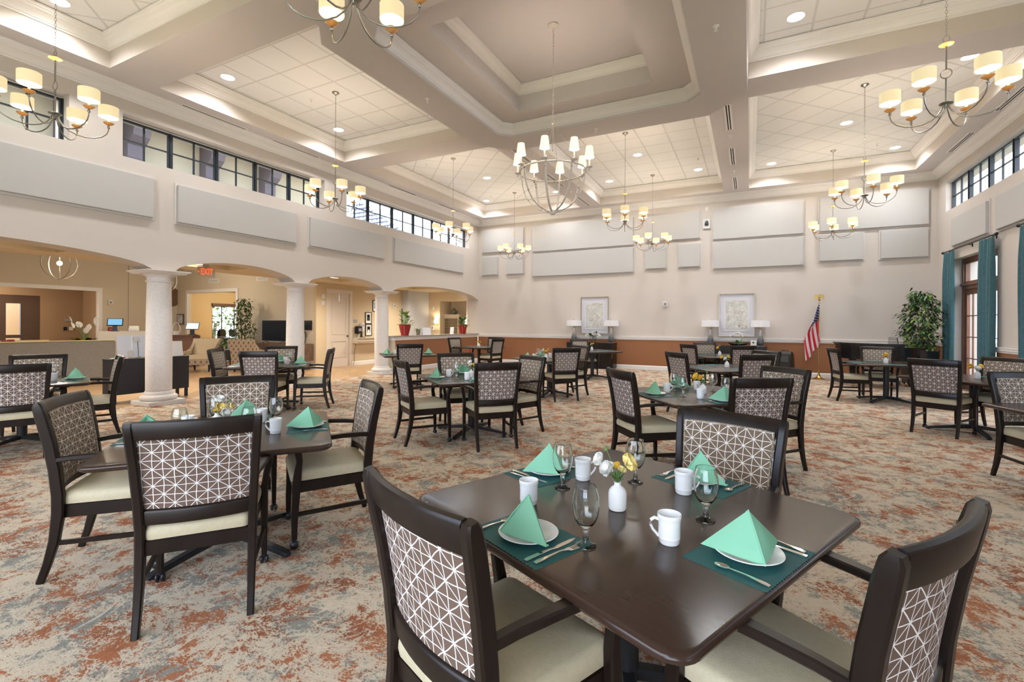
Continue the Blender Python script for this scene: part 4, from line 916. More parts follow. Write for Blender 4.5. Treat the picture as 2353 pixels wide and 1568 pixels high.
# the distressed white eight-light chandelier under the raised middle ceiling
DIST = mat('distressed_white_paint', (0.62, 0.56, 0.50), 0.7)
nt = DIST.node_tree; b_ = nt.nodes['Principled BSDF']; t_ = nt.nodes.new('ShaderNodeTexCoord'); n_ = nt.nodes.new('ShaderNodeTexNoise'); n_.inputs['Scale'].default_value = 38; n_.inputs['Detail'].default_value = 3
r_ = nt.nodes.new('ShaderNodeValToRGB'); r_.color_ramp.elements[0].position = 0.34; r_.color_ramp.elements[0].color = (0.06, 0.04, 0.03, 1); r_.color_ramp.elements[1].position = 0.38; r_.color_ramp.elements[1].color = (0.66, 0.60, 0.54, 1)
nt.links.new(t_.outputs['Object'], n_.inputs[0]); nt.links.new(n_.outputs['Fac'], r_.inputs[0]); nt.links.new(r_.outputs[0], b_.inputs['Base Color'])
SHW = mat('ivory_cone_shade', (0.80, 0.72, 0.58), 0.85, emis=(1.0, 0.80, 0.55), es=0.62)
r = empty('basket_chandelier', (-2.5, 6.2, 3.60), 0, 'distressed white basket chandelier with eight cone shades under the middle ceiling', 'chandelier')
MB().lathe([(0.001, 2.078), (0.075, 2.078), (0.077, 2.066), (0.06, 2.05), (0.02, 2.035), (0.001, 2.03)], n=24).obj('canopy', DIST, r, True)
ch = MB(); z = 2.03; k = 0
while z > 0.72:
    a = k*PI/2; c, s = math.cos(a), math.sin(a)
    ch.tube([(c*0.012*math.cos(t), s*0.012*math.cos(t), z-0.026+0.026*math.sin(t)) for t in [2*PI*i/8 for i in range(8)]], 0.003, 4, closed=True); z -= 0.041; k += 1
ch.obj('chain', DIST, r)
MB().tube([(0.465*math.cos(t), 0.465*math.sin(t), 0) for t in [2*PI*i/48 for i in range(48)]], 0.011, 6, closed=True, rs=None).obj('ring', DIST, r, True)
MB().ball((0, 0, 0.69), 0.02).tube([(0, 0, 0.68), (0, 0, 0.30)], 0.005).ball((0, 0, 0.30), 0.012).obj('centre_rod', DIST, r, True)
MB().ball((0, 0, -0.575), 0.050, 16, 10, (1, 1, 0.8)).obj('finial', DIST, r, True)
for i in range(8):
    a = 2*PI*i/8 + R(10); c, s = math.cos(a), math.sin(a)
    if i % 2 == 0: MB().tube([(0, 0, 0.68), (c*0.46, s*0.46, 0.01)], 0.0028, 5).obj('stay_rod', DIST, r)
    rib = MB().bar([(c*q, s*q, z) for q, z in ((0.505, 0.02), (0.50, 0.045), (0.475, 0.04), (0.462, 0.0), (0.455, -0.08), (0.435, -0.20), (0.395, -0.32), (0.325, -0.43), (0.22, -0.515), (0.11, -0.56), (0.03, -0.575))], (0.014, 0.0045), up=(-s, c, 0)).obj('rib', DIST, r, True)
    q = 0.515
    MB().lathe([(0.004, -0.03), (0.012, -0.025), (0.008, -0.01), (0.01, 0.0), (0.042, 0.018), (0.044, 0.024), (0.012, 0.022), (0.012, 0.03)], (c*q, s*q, 0.0), 16).obj('candle_cup', DIST, rib, True)
    MB().lathe([(0.0115, 0.025), (0.0115, 0.16)], (c*q, s*q, 0.0), 10).obj('candle_sleeve', MATTE, rib, True)
    MB().lathe([(0.068, 0.15), (0.067, 0.15), (0.046, 0.305), (0.047, 0.305)], (c*q, s*q, 0.0), 24, cap0=False, cap1=False).obj('lamp_shade', SHW, rib, True)
    MB().ball((c*q, s*q, 0.205), 0.016, 8, 6).obj('bulb', LAMPIN, rib, True)
    lamp_light((-2.5+c*q, 6.2+s*q, 3.60+0.245), LAMP_W*0.8)

# ================================================================= recessed lights, slots, sprinklers
def build_can():
    r = empty('recessed_light', (0, 0, 0), 0, 'round recessed light', 'light')
    MB().lathe([(0.105, 0.0), (0.128, 0.0), (0.130, -0.004), (0.108, -0.006), (0.102, -0.001)], n=36, cap0=False, cap1=False).obj('trim_ring', TRIM, r, True)
    MB().lathe([(0.001, -0.002), (0.104, -0.002)], n=36, cap0=False, cap1=False).obj('lens', CAN, r)
    return Proto(r)
CANP = build_can()
for x, y, lab in ((-8.22, 2.86, 'recessed light cut off at the upper left corner of the view'), (-8.12, 5.06, 'recessed light in the left middle ceiling bay, nearer one'), (-8.12, 7.53, 'recessed light beside the chain of the second left chandelier'),
                  (-6.89, 11.95, 'recessed light in the middle of the far left ceiling bay'), (-8.20, 14.19, 'recessed light at the far left corner of the far left bay'), (-5.60, 14.19, 'recessed light behind the basket chandelier in the far left bay'),
                  (-2.54, 11.99, 'recessed light nearest us in the far middle ceiling bay'), (-1.29, 13.86, 'recessed light at the right end of the far middle bay'), (-3.76, 13.85, 'recessed light at the left end of the far middle bay'),
                  (0.55, 7.57, 'large recessed light in the near right ceiling bay, top edge'), (1.80, 12.02, 'recessed light in the middle of the far right bay'), (3.09, 14.20, 'recessed light in the far right corner of the far right bay'),
                  (0.49, 14.19, 'recessed light in the far left corner of the far right bay'), (3.09, 9.91, 'recessed light half hidden behind the beam of the far right bay'),
                  ):
    CANP.place((x, y, ZT-0.001), 0, lab, 'round recessed ceiling lights')
    l = bpy.data.lights.new('downlight', 'SPOT'); l.energy = CAN_W; l.spot_size = R(150); l.spot_blend = 0.8; l.shadow_soft_size = 0.09; l.color = (0.97, 0.98, 1.0)
    o = bpy.data.objects.new('downlight', l); o.location = (x, y, ZT-0.02); COL.objects.link(o)
DARK = mat('dark_slot', (0.01, 0.01, 0.01), 0.9)
def build_slot():
    r = empty('air_slot', (0, 0, 0), 0, 'slot air diffuser', 'vent'); L = 0.6
    m = MB().box(-0.065, 0.065, -L, L, -0.004, 0); m.obj('slot_frame', TRIM, r)
    m = MB()
    for x in (-0.030, 0.012): m.box(x, x+0.020, -L+0.02, L-0.02, -0.0055, -0.004)
    m.obj('slot_opening', DARK, r); return Proto(r)
SL = build_slot()
for x, y, lab in ((-8.935, 5.34, 'nearest air slot over the left wall, above the second high window'), (-8.935, 7.10, 'second air slot along the left wall ceiling'), (-8.92, 10.65, 'third air slot along the left wall ceiling'), (-8.90, 12.93, 'farthest air slot along the left wall ceiling'),
                  (-0.37, 9.57, 'air slot on the right ceiling beam, nearest'), (-0.37, 11.82, 'middle air slot on the right ceiling beam'), (-0.37, 14.10, 'farthest air slot on the right ceiling beam'),
                  (-4.65, 9.57, 'air slot on the left ceiling beam, beside the basket chandelier shades'), (-4.65, 11.70, 'middle air slot on the left ceiling beam behind the basket chandelier'), (-4.65, 14.10, 'farthest air slot on the left ceiling beam'),
                  (3.91, 13.0, 'air slot over the right wall, farther one'), (3.91, 10.75, 'air slot over the right wall, behind the largest-looking chandelier')):
    SL.place((x, y, ZC-0.0005), 0, lab, 'slot air diffusers in the ceiling')
def build_spr():
    m = MB().lathe([(0.001, 0), (0.038, 0), (0.036, -0.006), (0.012, -0.012), (0.008, -0.03), (0.001, -0.03)], n=20).box(-0.012, 0.012, -0.002, 0.002, -0.055, -0.029).lathe([(0.001, -0.052), (0.022, -0.054), (0.022, -0.058), (0.001, -0.058)], n=12)
    return Proto(tag(m.obj('sprinkler_head', TRIM, None, True), 'sprinkler', 'sprinkler'))
SPK = build_spr()
for x, y, z, lab in ((-4.62, 6.1, 5.04, 'sprinkler on the left side of the dropped ceiling ring'), (-2.55, 8.42, 5.04, 'sprinkler on the far side of the dropped ceiling ring'), (-0.38, 6.15, 5.04, 'sprinkler on the right side of the dropped ceiling ring'),
                     (-0.37, 10.48, ZC, 'sprinkler between the first two slots of the right ceiling beam'), (-0.37, 12.93, ZC, 'sprinkler between the last two slots of the right ceiling beam'), (-4.62, 12.9, ZC, 'sprinkler between the last slots of the left ceiling beam'),
                     (-7.51, 6.30, ZT, 'sprinkler in the left middle ceiling bay'), (-7.75, 10.2, ZT, 'sprinkler near us in the far left ceiling bay'), (-7.75, 13.7, ZT, 'sprinkler at the far end of the far left ceiling bay'), (2.65, 13.74, ZT, 'sprinkler at the far end of the far right ceiling bay'), (2.66, 10.2, ZT, 'sprinkler near us in the far right ceiling bay'), (-1.2, 12.9, ZT, 'sprinkler in the far middle ceiling bay')):
    SPK.place((x, y, z-0.0005), 0, lab, 'ceiling sprinkler heads')

# ================================================================= acoustic panels (wall-mounted, framed fabric)
def panel_at(wall, a0, a1, z0, z1, lab, split=None):
    w, h = a1-a0, z1-z0
    loc, rz = {'b': (((a0+a1)/2, YB, z0), 0), 'l': ((XL, (a0+a1)/2, z0), R(90)), 'r': ((XR, (a0+a1)/2, z0), R(-90))}[wall]
    r = empty('acoustic_panel', loc, rz, lab, 'wall panel', 'fabric acoustic wall panels'); f = 0.035
    MB().box(-w/2, w/2, -0.022, 0, 0, h).obj('panel_frame', PANELEDGE, r)
    for q0, q1 in ([(-w/2+f, w/2-f)] if not split else [(-w/2+f, split-0.002), (split+0.002, w/2-f)]):
        MB().box(q0, q1, -0.070, -0.022, f, h-f).obj('fabric_face', PANEL, r, bevel=0.006)
for a0, a1, lab in ((0.6, 4.425, 'long acoustic panel on the left wall, nearest, cut by the left edge'), (4.736, 7.25, 'acoustic panel on the left wall above the first column gap, second'), (7.545, 10.10, 'third acoustic panel along the left wall'), (10.435, 14.135, 'farthest acoustic panel on the left wall, below the far high window')):
    panel_at('l', a0, a1, 3.185, 3.917, lab)
BP = [(-8.95, -7.20, 4.035, 4.905, 'upper acoustic panel at the left end of the back wall'), (-6.90, -3.305, 3.945, 4.905, 'long upper acoustic panel with a middle seam on the back wall'), (-2.99, -1.325, 4.01, 4.895, 'upper acoustic panel left of the white wall speaker'), (-1.02, 1.34, 3.93, 4.89, 'upper acoustic panel right of the white wall speaker'), (1.645, 4.01, 3.945, 4.905, 'upper acoustic panel at the right end of the back wall'),
      (-8.95, -8.24, 3.205, 3.93, 'small square acoustic panel at the left end of the back wall'), (-7.955, -7.198, 3.202, 3.94, 'small square acoustic panel behind the far left chandelier'), (-6.897, -3.303, 3.078, 3.93, 'long lower acoustic panel with a middle seam on the back wall'), (-3.0, -2.30, 3.155, 3.92, 'small square acoustic panel over the gap left of the centre'), (-2.0, -1.317, 3.158, 3.917, 'small square acoustic panel below the white wall speaker'),
      (-1.012, 1.34, 3.064, 3.911, 'lower long acoustic panel above the right wall picture'), (1.644, 2.68, 3.139, 3.915, 'lower acoustic panel above the flag, left of two'), (2.976, 4.003, 3.135, 3.92, 'lower acoustic panel above the potted ficus, right of two')]
for i, (a0, a1, z0, z1, lab) in enumerate(BP): panel_at('b', a0, a1, z0, z1, lab, 0.0 if i in (1, 7) else None)
panel_at('r', 12.31, 14.16, 3.215, 3.912, 'acoustic panel on the right wall above the curtain rod'); panel_at('r', 8.6, 11.99, 3.205, 3.905, 'acoustic panel on the right wall cut by the right edge')
# ================================================================= back wall furniture
def picture(x0, x1, z0, z1, seed, lab):
    w, h = x1-x0, z1-z0; r = empty('framed_picture', ((x0+x1)/2, YB, z0), 0, lab, 'picture'); f = 0.022
    m = MB().box(-w/2, -w/2+f, -0.05, 0, 0, h).box(w/2-f, w/2, -0.05, 0, 0, h).box(-w/2+f, w/2-f, -0.05, 0, 0, f).box(-w/2+f, w/2-f, -0.05, 0, h-f, h)
    m.obj('frame', mat('champagne_frame', (0.42, 0.35, 0.25), 0.35, metal=0.6), r)
    MB().box(-w/2+f, w/2-f, -0.022, -0.001, f, h-f).obj('mat_board', mat('cool_white_mat', (0.62, 0.61, 0.66), 0.9), r)
    a = 0.135; MB().box(-w/2+a, w/2-a, -0.032, -0.022, a*1.1, h-a*1.1).obj('inner_mat', mat('inner_white_mat', (0.66, 0.65, 0.68), 0.9), r)
    am = bpy.data.materials.new('abstract_branches_print'); am.use_nodes = True; nt = am.node_tree; b = nt.nodes['Principled BSDF']; b.inputs['Roughness'].default_value = 0.8
    t = nt.nodes.new('ShaderNodeTexCoord'); mp = nt.nodes.new('ShaderNodeMapping'); mp.inputs['Location'].default_value = (seed, seed*2, seed); nt.links.new(t.outputs['Object'], mp.inputs[0])
    def nz(sc, di, det=4):
        n = nt.nodes.new('ShaderNodeTexNoise'); n.inputs['Scale'].default_value = sc; n.inputs['Detail'].default_value = det; n.inputs['Distortion'].default_value = di; nt.links.new(mp.outputs[0], n.inputs[0]); return n.outputs['Fac']
    def band(x, c, wd):
        q = math_node(nt, 'ABSOLUTE', math_node(nt, 'SUBTRACT', x, c)); rr = nt.nodes.new('ShaderNodeMapRange'); nt.links.new(q, rr.inputs[0]); rr.inputs[1].default_value = wd; rr.inputs[2].default_value = 0; rr.inputs[3].default_value = 0; rr.inputs[4].default_value = 1; return rr.outputs[0]
    c = mix_col(nt, band(nz(3, 0.4), 0.5, 0.12), (0.66, 0.65, 0.60), (0.55, 0.56, 0.53))
    c = mix_col(nt, band(nz(2.2, 1.2, 5), 0.5, 0.014), c, (0.30, 0.22, 0.13)); c = mix_col(nt, band(nz(3.6, 1.5, 6), 0.52, 0.009), c, (0.22, 0.21, 0.21)); c = mix_col(nt, math_node(nt, 'MULTIPLY', band(nz(7, 0.6, 6), 0.58, 0.03), 0.5), c, (0.50, 0.36, 0.18))
    nt.links.new(c, b.inputs['Base Color'])
    a = 0.185; MB().box(-w/2+a, w/2-a, -0.036, -0.032, a*1.15, h-a*1.15).obj('print', am, r)
picture(-5.086, -4.142, 1.113, 2.346, 3.0, 'tall framed abstract branch print above the left console')
picture(-0.825, 0.119, 1.099, 2.359, 9.0, 'tall framed abstract branch print above the right console')
def console(x0, x1, top, lab, handles):
    w = x1-x0; r = empty('console_cabinet', ((x0+x1)/2, YB-0.03, 0), 0, lab, 'cabinet'); d = 0.46
    MB().box(-w/2, w/2, -d, 0, 0.035, top-0.03).box(-w/2+0.03, w/2-0.03, -d+0.02, -0.02, 0, 0.035).obj('body', WOODD, r)
    MB().box(-w/2-0.008, w/2+0.008, -d-0.01, 0, top-0.03, top).obj('top', WOODD, r, bevel=0.004)
    for k in range(4):
        a = -w/2+0.012+k*(w-0.024)/4; q = (w-0.024)/4-0.006
        dr = MB().box(a, a+q, -d-0.016, -d-0.0005, 0.06, top-0.045).obj('door', WOODD, r, bevel=0.003)
        if handles and k % 2 == 1: MB().box(a+q-0.012, a+q-0.002, -d-0.030, -d-0.016, 0.35, 0.65).obj('handle', GOLD, dr)
        elif handles and k % 2 == 0: MB().box(a+q-0.008, a+q-0.002, -d-0.018, -d-0.016, 0.35, 0.65).obj('handle', WOODD, dr)
console(-5.418, -3.86, 0.832, 'dark wood console cabinet with brass handle below the left wall picture', True)
console(-1.30, 0.42, 0.832, 'dark wood console cabinet below the right wall picture', True)
GLZ = bpy.data.materials.new('grey_to_white_ombre_glaze'); GLZ.use_nodes = True
nt = GLZ.node_tree; b_ = nt.nodes['Principled BSDF']; b_.inputs['Roughness'].default_value = 0.15
t_ = nt.nodes.new('ShaderNodeTexCoord'); s_ = nt.nodes.new('ShaderNodeSeparateXYZ'); n_ = nt.nodes.new('ShaderNodeTexNoise'); n_.inputs['Scale'].default_value = 30; r_ = nt.nodes.new('ShaderNodeValToRGB')
nt.links.new(t_.outputs['Object'], s_.inputs[0]); nt.links.new(t_.outputs['Object'], n_.inputs[0])
nt.links.new(math_node(nt, 'MULTIPLY', math_node(nt, 'ADD', s_.outputs[2], math_node(nt, 'MULTIPLY', math_node(nt, 'SUBTRACT', n_.outputs['Fac'], 0.5), 0.16)), 2.0), r_.inputs[0])
r_.color_ramp.elements[0].position = 0.30; r_.color_ramp.elements[0].color = (0.10, 0.11, 0.12, 1); r_.color_ramp.elements[1].position = 0.85; r_.color_ramp.elements[1].color = (0.78, 0.79, 0.80, 1)
e_ = r_.color_ramp.elements.new(0.55); e_.color = (0.24, 0.23, 0.21, 1); nt.links.new(r_.outputs[0], b_.inputs['Base Color'])
def build_lamp():
    r = empty('table_lamp', (0, 0, 0), 0, 'table lamp', 'lamp')
    MB().box(-0.09, 0.09, -0.06, 0.06, 0, 0.02).obj('acrylic_foot', mat('clear_acrylic', (0.8, 0.85, 0.88), 0.05, trans=0.8), r, bevel=0.004)
    MB().lathe([(0.045, 0.02), (0.075, 0.05), (0.088, 0.10), (0.088, 0.15), (0.078, 0.21), (0.058, 0.27), (0.036, 0.34), (0.022, 0.41), (0.018, 0.46), (0.017, 0.475)], n=28).obj('lamp_body', GLZ, r, True)
    m = MB().lathe([(0.019, 0.475), (0.021, 0.50), (0.008, 0.51), (0.006, 0.74), (0.002, 0.74)], n=12).ball((0, 0, 0.755), 0.018)
    for s in (-1, 1): m.tube([(0, 0, 0.53), (s*0.07, 0, 0.53), (s*0.07, 0, 0.42)], 0.0025, 5).ball((s*0.07, 0, 0.41), 0.008, 8, 6)
    m.obj('stem_and_pulls', GOLD, r, True)
    MB().lathe([(0.243, 0.545), (0.245, 0.545), (0.245, 0.735), (0.243, 0.735)], n=36, cap0=False, cap1=False).lathe([(0.005, 0.71), (0.243, 0.711)], n=36, cap0=False, cap1=False).obj('lamp_shade', mat('white_linen_shade', (0.82, 0.81, 0.82), 0.9), r, True)
    return Proto(r)
LP = build_lamp()
for x, lab in ((-5.24, 'grey and white table lamp at the left end of the left console'), (-3.985, 'grey and white table lamp at the right end of the left console'), (-1.035, 'grey and white table lamp at the left end of the right console'), (0.265, 'grey and white table lamp at the right end of the right console')):
    LP.place((x, 14.95, 0.832), 0, lab, 'table lamps on the two consoles')
# magnolia arrangement in a glass cylinder
r = empty('magnolia_vase', (-4.58, 14.93, 0.832), 0, 'glass cylinder vase of magnolia blooms on the left console', 'vase')
MB().lathe([(0.002, 0.002), (0.11, 0.002), (0.112, 0.006), (0.112, 0.22), (0.109, 0.22), (0.108, 0.01), (0.002, 0.01)], n=28).obj('glass_cylinder', glass_mat('thin_clear_glass', (0.94, 0.97, 0.97)), r, True)
m = MB(); rn = random.Random(3)
for k in range(6):
    a = rn.uniform(0, 6.28); m.tube([(0.07*math.cos(a), 0.07*math.sin(a), 0.012), (0, 0, 0.14), (-0.10*math.cos(a), -0.04*math.sin(a), 0.27)], 0.005, 6)
m.obj('branch', BARK, r, True)
m = MB()
for k in range(34):
    a = rn.uniform(0, 6.28); leafblade(m, (rn.uniform(-.1, .1), rn.uniform(-.05, .05), rn.uniform(0.20, 0.30)), (math.cos(a), math.sin(a)*0.7, rn.uniform(-0.1, 1.3)), rn.uniform(0.10, 0.17), 0.03, 0.2)
m.obj('leaf', LEAFD, r, True)
for q in ((-0.19, -0.05, 0.25, 0.055), (0.06, -0.08, 0.28, 0.06), (0.19, -0.02, 0.24, 0.055), (-0.03, 0.0, 0.33, 0.05)):
    m = MB(); petal_ball(m, q[:3], q[3], [(6, q[3]*1.3, 1.0), (5, q[3]*0.9, 0.7)], (q[0], q[1], 0.2), rnd=rn); m.obj('flower', WHT, r, True)
# orchid bowl
r = empty('orchid_bowl', (-0.30, 14.9, 0.832), 0, 'white orchid in a dark boat-shaped bowl on the right console', 'plant')
m = MB(); L = []
for z, k in ((0.0, 0.45), (0.03, 0.75), (0.065, 1.0), (0.07, 0.97), (0.04, 0.7), (0.02, 0.3)):
    L.append([(0.27*k*math.cos(a), 0.085*k*math.sin(a), z + 0.035*abs(math.cos(a))**3*(k > 0.9)) for a in [2*PI*i/28 for i in range(28)]])
m.loft(L).obj('bowl', mat('dark_bronze', (0.05, 0.03, 0.02), 0.4, metal=0.5), r, True)
m = MB()
for k in range(40):
    a = rn.uniform(0, 6.28); leafblade(m, (rn.uniform(-.06, .06), rn.uniform(-.03, .03), 0.05), (math.cos(a), math.sin(a)*0.7, rn.uniform(0.2, 1.8)), rn.uniform(0.10, 0.26), rn.choice((0.006, 0.02)), 0.35)
m.ball((0, 0, 0.05), 0.10, 12, 6, (1.4, 0.7, 0.5)).obj('foliage', LEAF, r, True)
m = MB(); pts = [(0.03, 0, 0.05), (0.10, 0, 0.20), (0.06, -0.01, 0.33), (-0.06, -0.02, 0.36), (-0.19, -0.03, 0.28)]; m.tube(pts, 0.004, 6).tube([(0.0, 0, 0.05), (0.12, 0, 0.24), (0.10, 0, 0.33), (-0.02, 0, 0.37)], 0.004, 6).obj('flower_stem', STEM, r, True)
for q in ((-0.19, 0.27), (-0.15, 0.31), (-0.10, 0.34), (-0.05, 0.36), (0.0, 0.37), (0.04, 0.36), (0.09, 0.33), (0.12, 0.28)):
    m = MB(); 
    for i in range(5): a = 2*PI*i/5+0.3; leafblade(m, (q[0], -0.04, q[1]), (math.cos(a), -0.2, math.sin(a)), 0.045, 0.022, 0.0)
    m.obj('flower', WHT, r, True)
r = empty('tent_card', (0.09, 14.88, 0.832), R(-8), 'small white card with a dark picture standing on the right console', 'card')
M_ = Matrix.Rotation(R(-10), 4, 'X'); MB().box(-0.075, 0.075, -0.004, 0.004, 0.0, 0.17, M_).obj('card', mat('white_card', (0.72, 0.70, 0.66), 0.7), r)
MB().box(-0.03, 0.025, -0.0055, -0.004, 0.085, 0.115, M_).ball((-0.005, -0.02, 0.115), 0.02, 10, 6, (1, 0.05, 1)).obj('card_picture', mat('dark_grey_ink', (0.06, 0.06, 0.06), 0.7), r)
# wall devices on the back wall
def device(x, z, w, h, d, name, lab, cat, m, wall='b', detail=None, dm=None):
    loc, rz = {'b': ((x, YB, z), 0), 'D': ((-12.0, x, z), R(90)), 'E': ((x, 15.6, z), 0), 'A': ((-19.6, x, z), R(90)), 'A2': ((-19.54, x, z), R(90)), 'C': ((x, 10.27, z), 0), 'V': ((-22.5, x, z), R(90)), 'H': ((-9.143, x, z), R(90))}[wall]
    r = empty(name, loc, rz, lab, cat)
    MB().box(-w/2, w/2, -d, 0, -h/2, h/2).obj('housing', m, r, bevel=min(w, h, d)*0.15)
    if detail: detail(r)
    return r
WPL = mat('white_plastic', (0.70, 0.69, 0.67), 0.5); REDP = mat('red_plastic', (0.45, 0.02, 0.02), 0.4); GREYP = mat('grey_plastic', (0.25, 0.25, 0.25), 0.4); BLKP = mat('black_plastic', (0.012, 0.012, 0.013), 0.4)
def strobe(r): MB().lathe([(0.001, -0.062), (0.02, -0.06), (0.028, -0.05)], n=12, M=Matrix.Rotation(R(-90), 4, 'X') @ Matrix.Translation((0, 0, 0))).box(-0.03, 0.03, -0.052, -0.045, -0.045, -0.025).obj('strobe_lens', GREYP, r)
device(-2.352, 2.072, 0.13, 0.16, 0.05, 'fire_strobe', 'white fire strobe on the back wall between the two pictures', 'alarm', WPL, detail=lambda r: MB().box(-0.035, 0.035, -0.056, -0.05, -0.04, 0.04).box(-0.012, 0.012, -0.062, -0.056, -0.03, 0.03).obj('strobe_lens', GREYP, r))
device(-1.168, 4.455, 0.20, 0.29, 0.05, 'wall_speaker', 'white wall speaker with black dome high on the back wall', 'speaker', WPL, detail=lambda r: MB().loft([[(-0.055, -0.051, -0.05), (0.055, -0.051, -0.05), (0.055, -0.051, 0.03), (0.03, -0.051, 0.10), (-0.03, -0.051, 0.10), (-0.055, -0.051, 0.03)], [(-0.04, -0.10, -0.04), (0.04, -0.10, -0.04), (0.04, -0.10, 0.02), (0.022, -0.085, 0.08), (-0.022, -0.085, 0.08), (-0.04, -0.10, 0.02)]]).obj('dome', BLKP, r))
device(-1.17, 4.905, 0.08, 0.12, 0.01, 'cover_plate', 'small white blank plate above the wall speaker', 'plate', WPL)
def outlet_detail(r): MB().box(-0.02, 0.02, -0.008, -0.006, 0.008, 0.035).box(-0.02, 0.02, -0.008, -0.006, -0.035, -0.008).obj('socket', mat('dark_red', (0.2, 0.01, 0.01), 0.5), r)
device(1.067, 0.486, 0.085, 0.13, 0.006, 'wall_outlet', 'red wall outlet with cords beside the flag stand', 'outlet', REDP, detail=outlet_detail)
device(14.70, 0.42, 0.085, 0.13, 0.006, 'wall_outlet', 'red wall outlet on the brown half wall below the counter', 'outlet', REDP, wall='H', detail=outlet_detail)
tag(MB().tube([(1.067, YB-0.02, 0.47), (1.05, YB-0.05, 0.40), (0.98, YB-0.06, 0.25), (0.93, YB-0.08, 0.02), (0.90, YB-0.3, 0.008)], 0.006, 6).obj('power_cord', mat('pale_cord', (0.6, 0.57, 0.52), 0.6), None, True), 'pale cord hanging from the red outlet by the flag', 'cord')
tag(MB().tube([(1.075, YB-0.02, 0.45), (1.11, YB-0.05, 0.30), (1.17, YB-0.08, 0.02), (1.3, YB-0.2, 0.008), (1.9, YB-0.6, 0.008)], 0.005, 6).obj('power_cord', BLKP, None, True), 'black cord hanging from the red outlet by the flag', 'cord')
# black loudspeaker on the floor
r = empty('loudspeaker', (0.86, 14.72, 0), R(-18), 'black portable loudspeaker standing on the floor beside the right console', 'speaker')
prof = [(-0.17, 0.0), (0.15, 0.0), (0.17, 0.08), (0.17, 0.5), (0.13, 0.66), (0.02, 0.72), (-0.12, 0.72), (-0.19, 0.66), (-0.19, 0.05)]
MB().loft([[(x, a, z) for a, z in prof] for x in (-0.17, -0.15, 0.15, 0.17)]).obj('cabinet', BLKP, r, bevel=0.01)
MB().box(-0.14, 0.14, -0.195, -0.188, 0.08, 0.40).obj('grille', mat('black_mesh', (0.02, 0.02, 0.02), 0.8, bump=0.5, bscale=400), r)
MB().box(-0.12, 0.12, -0.194, -0.188, 0.45, 0.62).obj('horn', mat('dark_grey_horn', (0.05, 0.05, 0.055), 0.5), r)
MB().tube([(-0.08, -0.05, 0.72), (-0.07, -0.05, 0.75), (0.07, -0.05, 0.75), (0.08, -0.05, 0.72)], 0.012, 8).obj('handle', BLKP, r)
MB().ball((-0.06, 0.1, 0.73), 0.022).obj('knob', STEEL, r, True)
# flag on its stand
fx, fy = 1.64, 14.86
r = empty('flag_stand', (fx, fy, 0), 0, 'brass flag stand with pole and eagle finial by the back wall', 'flag stand')
MB().lathe([(0.14, 0.0), (0.145, 0.01), (0.13, 0.02), (0.09, 0.035), (0.055, 0.06), (0.035, 0.10), (0.022, 0.13), (0.02, 0.20), (0.016, 0.205)], n=32).obj('base', GOLD, r, True)
MB().lathe([(0.015, 0.2), (0.014, 1.1), (0.017, 1.1), (0.017, 1.13), (0.013, 1.14), (0.012, 2.08)], n=14).obj('pole', GOLD, r, True)
m = MB().lathe([(0.014, 2.08), (0.03, 2.10), (0.035, 2.12), (0.012, 2.14)], n=16).ball((0, 0, 2.19), 0.028, 12, 8, (0.9, 0.8, 1.6)).ball((0.005, -0.02, 2.25), 0.016)
for s in (-1, 1): m.loft([[(0, y, 2.15), (s*0.03, y, 2.16), (s*0.10, y, 2.13), (s*0.115, y, 2.20), (s*0.085, y, 2.265), (s*0.04, y, 2.25), (0, y, 2.21)] for y in (-0.012, 0.008)])
m.obj('eagle_finial', GOLD, r, True)
def flag_mat():
    m = bpy.data.materials.new('stars_and_stripes'); m.use_nodes = True; nt = m.node_tree; b = nt.nodes['Principled BSDF']; b.inputs['Roughness'].default_value = 0.7
    u = nt.nodes.new('ShaderNodeUVMap'); s = nt.nodes.new('ShaderNodeSeparateXYZ'); nt.links.new(u.outputs[0], s.inputs[0]); U, Vv = s.outputs[0], s.outputs[1]   # U along the fly, V up the hoist
    st = math_node(nt, 'GREATER_THAN', math_node(nt, 'FRACT', math_node(nt, 'MULTIPLY', Vv, 6.5)), 0.5)
    col = mix_col(nt, st, (0.55, 0.012, 0.03), (0.78, 0.75, 0.74))
    cant = math_node(nt, 'MULTIPLY', math_node(nt, 'LESS_THAN', U, 0.40), math_node(nt, 'GREATER_THAN', Vv, 6/13))
    cu = math_node(nt, 'MULTIPLY', U, 6/0.40); cv = math_node(nt, 'MULTIPLY', math_node(nt, 'SUBTRACT', Vv, 6/13), 5/(7/13))
    def dots(ou, ov):
        fu = math_node(nt, 'SUBTRACT', math_node(nt, 'FRACT', math_node(nt, 'ADD', cu, ou)), 0.5); fv = math_node(nt, 'SUBTRACT', math_node(nt, 'FRACT', math_node(nt, 'ADD', cv, ov)), 0.5)
        rad = math_node(nt, 'SQRT', math_node(nt, 'ADD', math_node(nt, 'MULTIPLY', fu, fu), math_node(nt, 'MULTIPLY', fv, fv)))
        ang = nt.nodes.new('ShaderNodeMath'); ang.operation = 'ARCTAN2'; nt.links.new(fv, ang.inputs[0]); nt.links.new(fu, ang.inputs[1])
        lim = math_node(nt, 'ADD', 0.17, math_node(nt, 'MULTIPLY', math_node(nt, 'COSINE', math_node(nt, 'MULTIPLY', ang.outputs[0], 5.0)), 0.06))
        return math_node(nt, 'LESS_THAN', rad, lim)
    star = math_node(nt, 'MAXIMUM', dots(0, 0), dots(0.5, 0.5))
    c2 = mix_col(nt, star, (0.012, 0.02, 0.075), (0.80, 0.80, 0.82))
    nt.links.new(mix_col(nt, cant, col, c2), b.inputs['Base Color']); return m
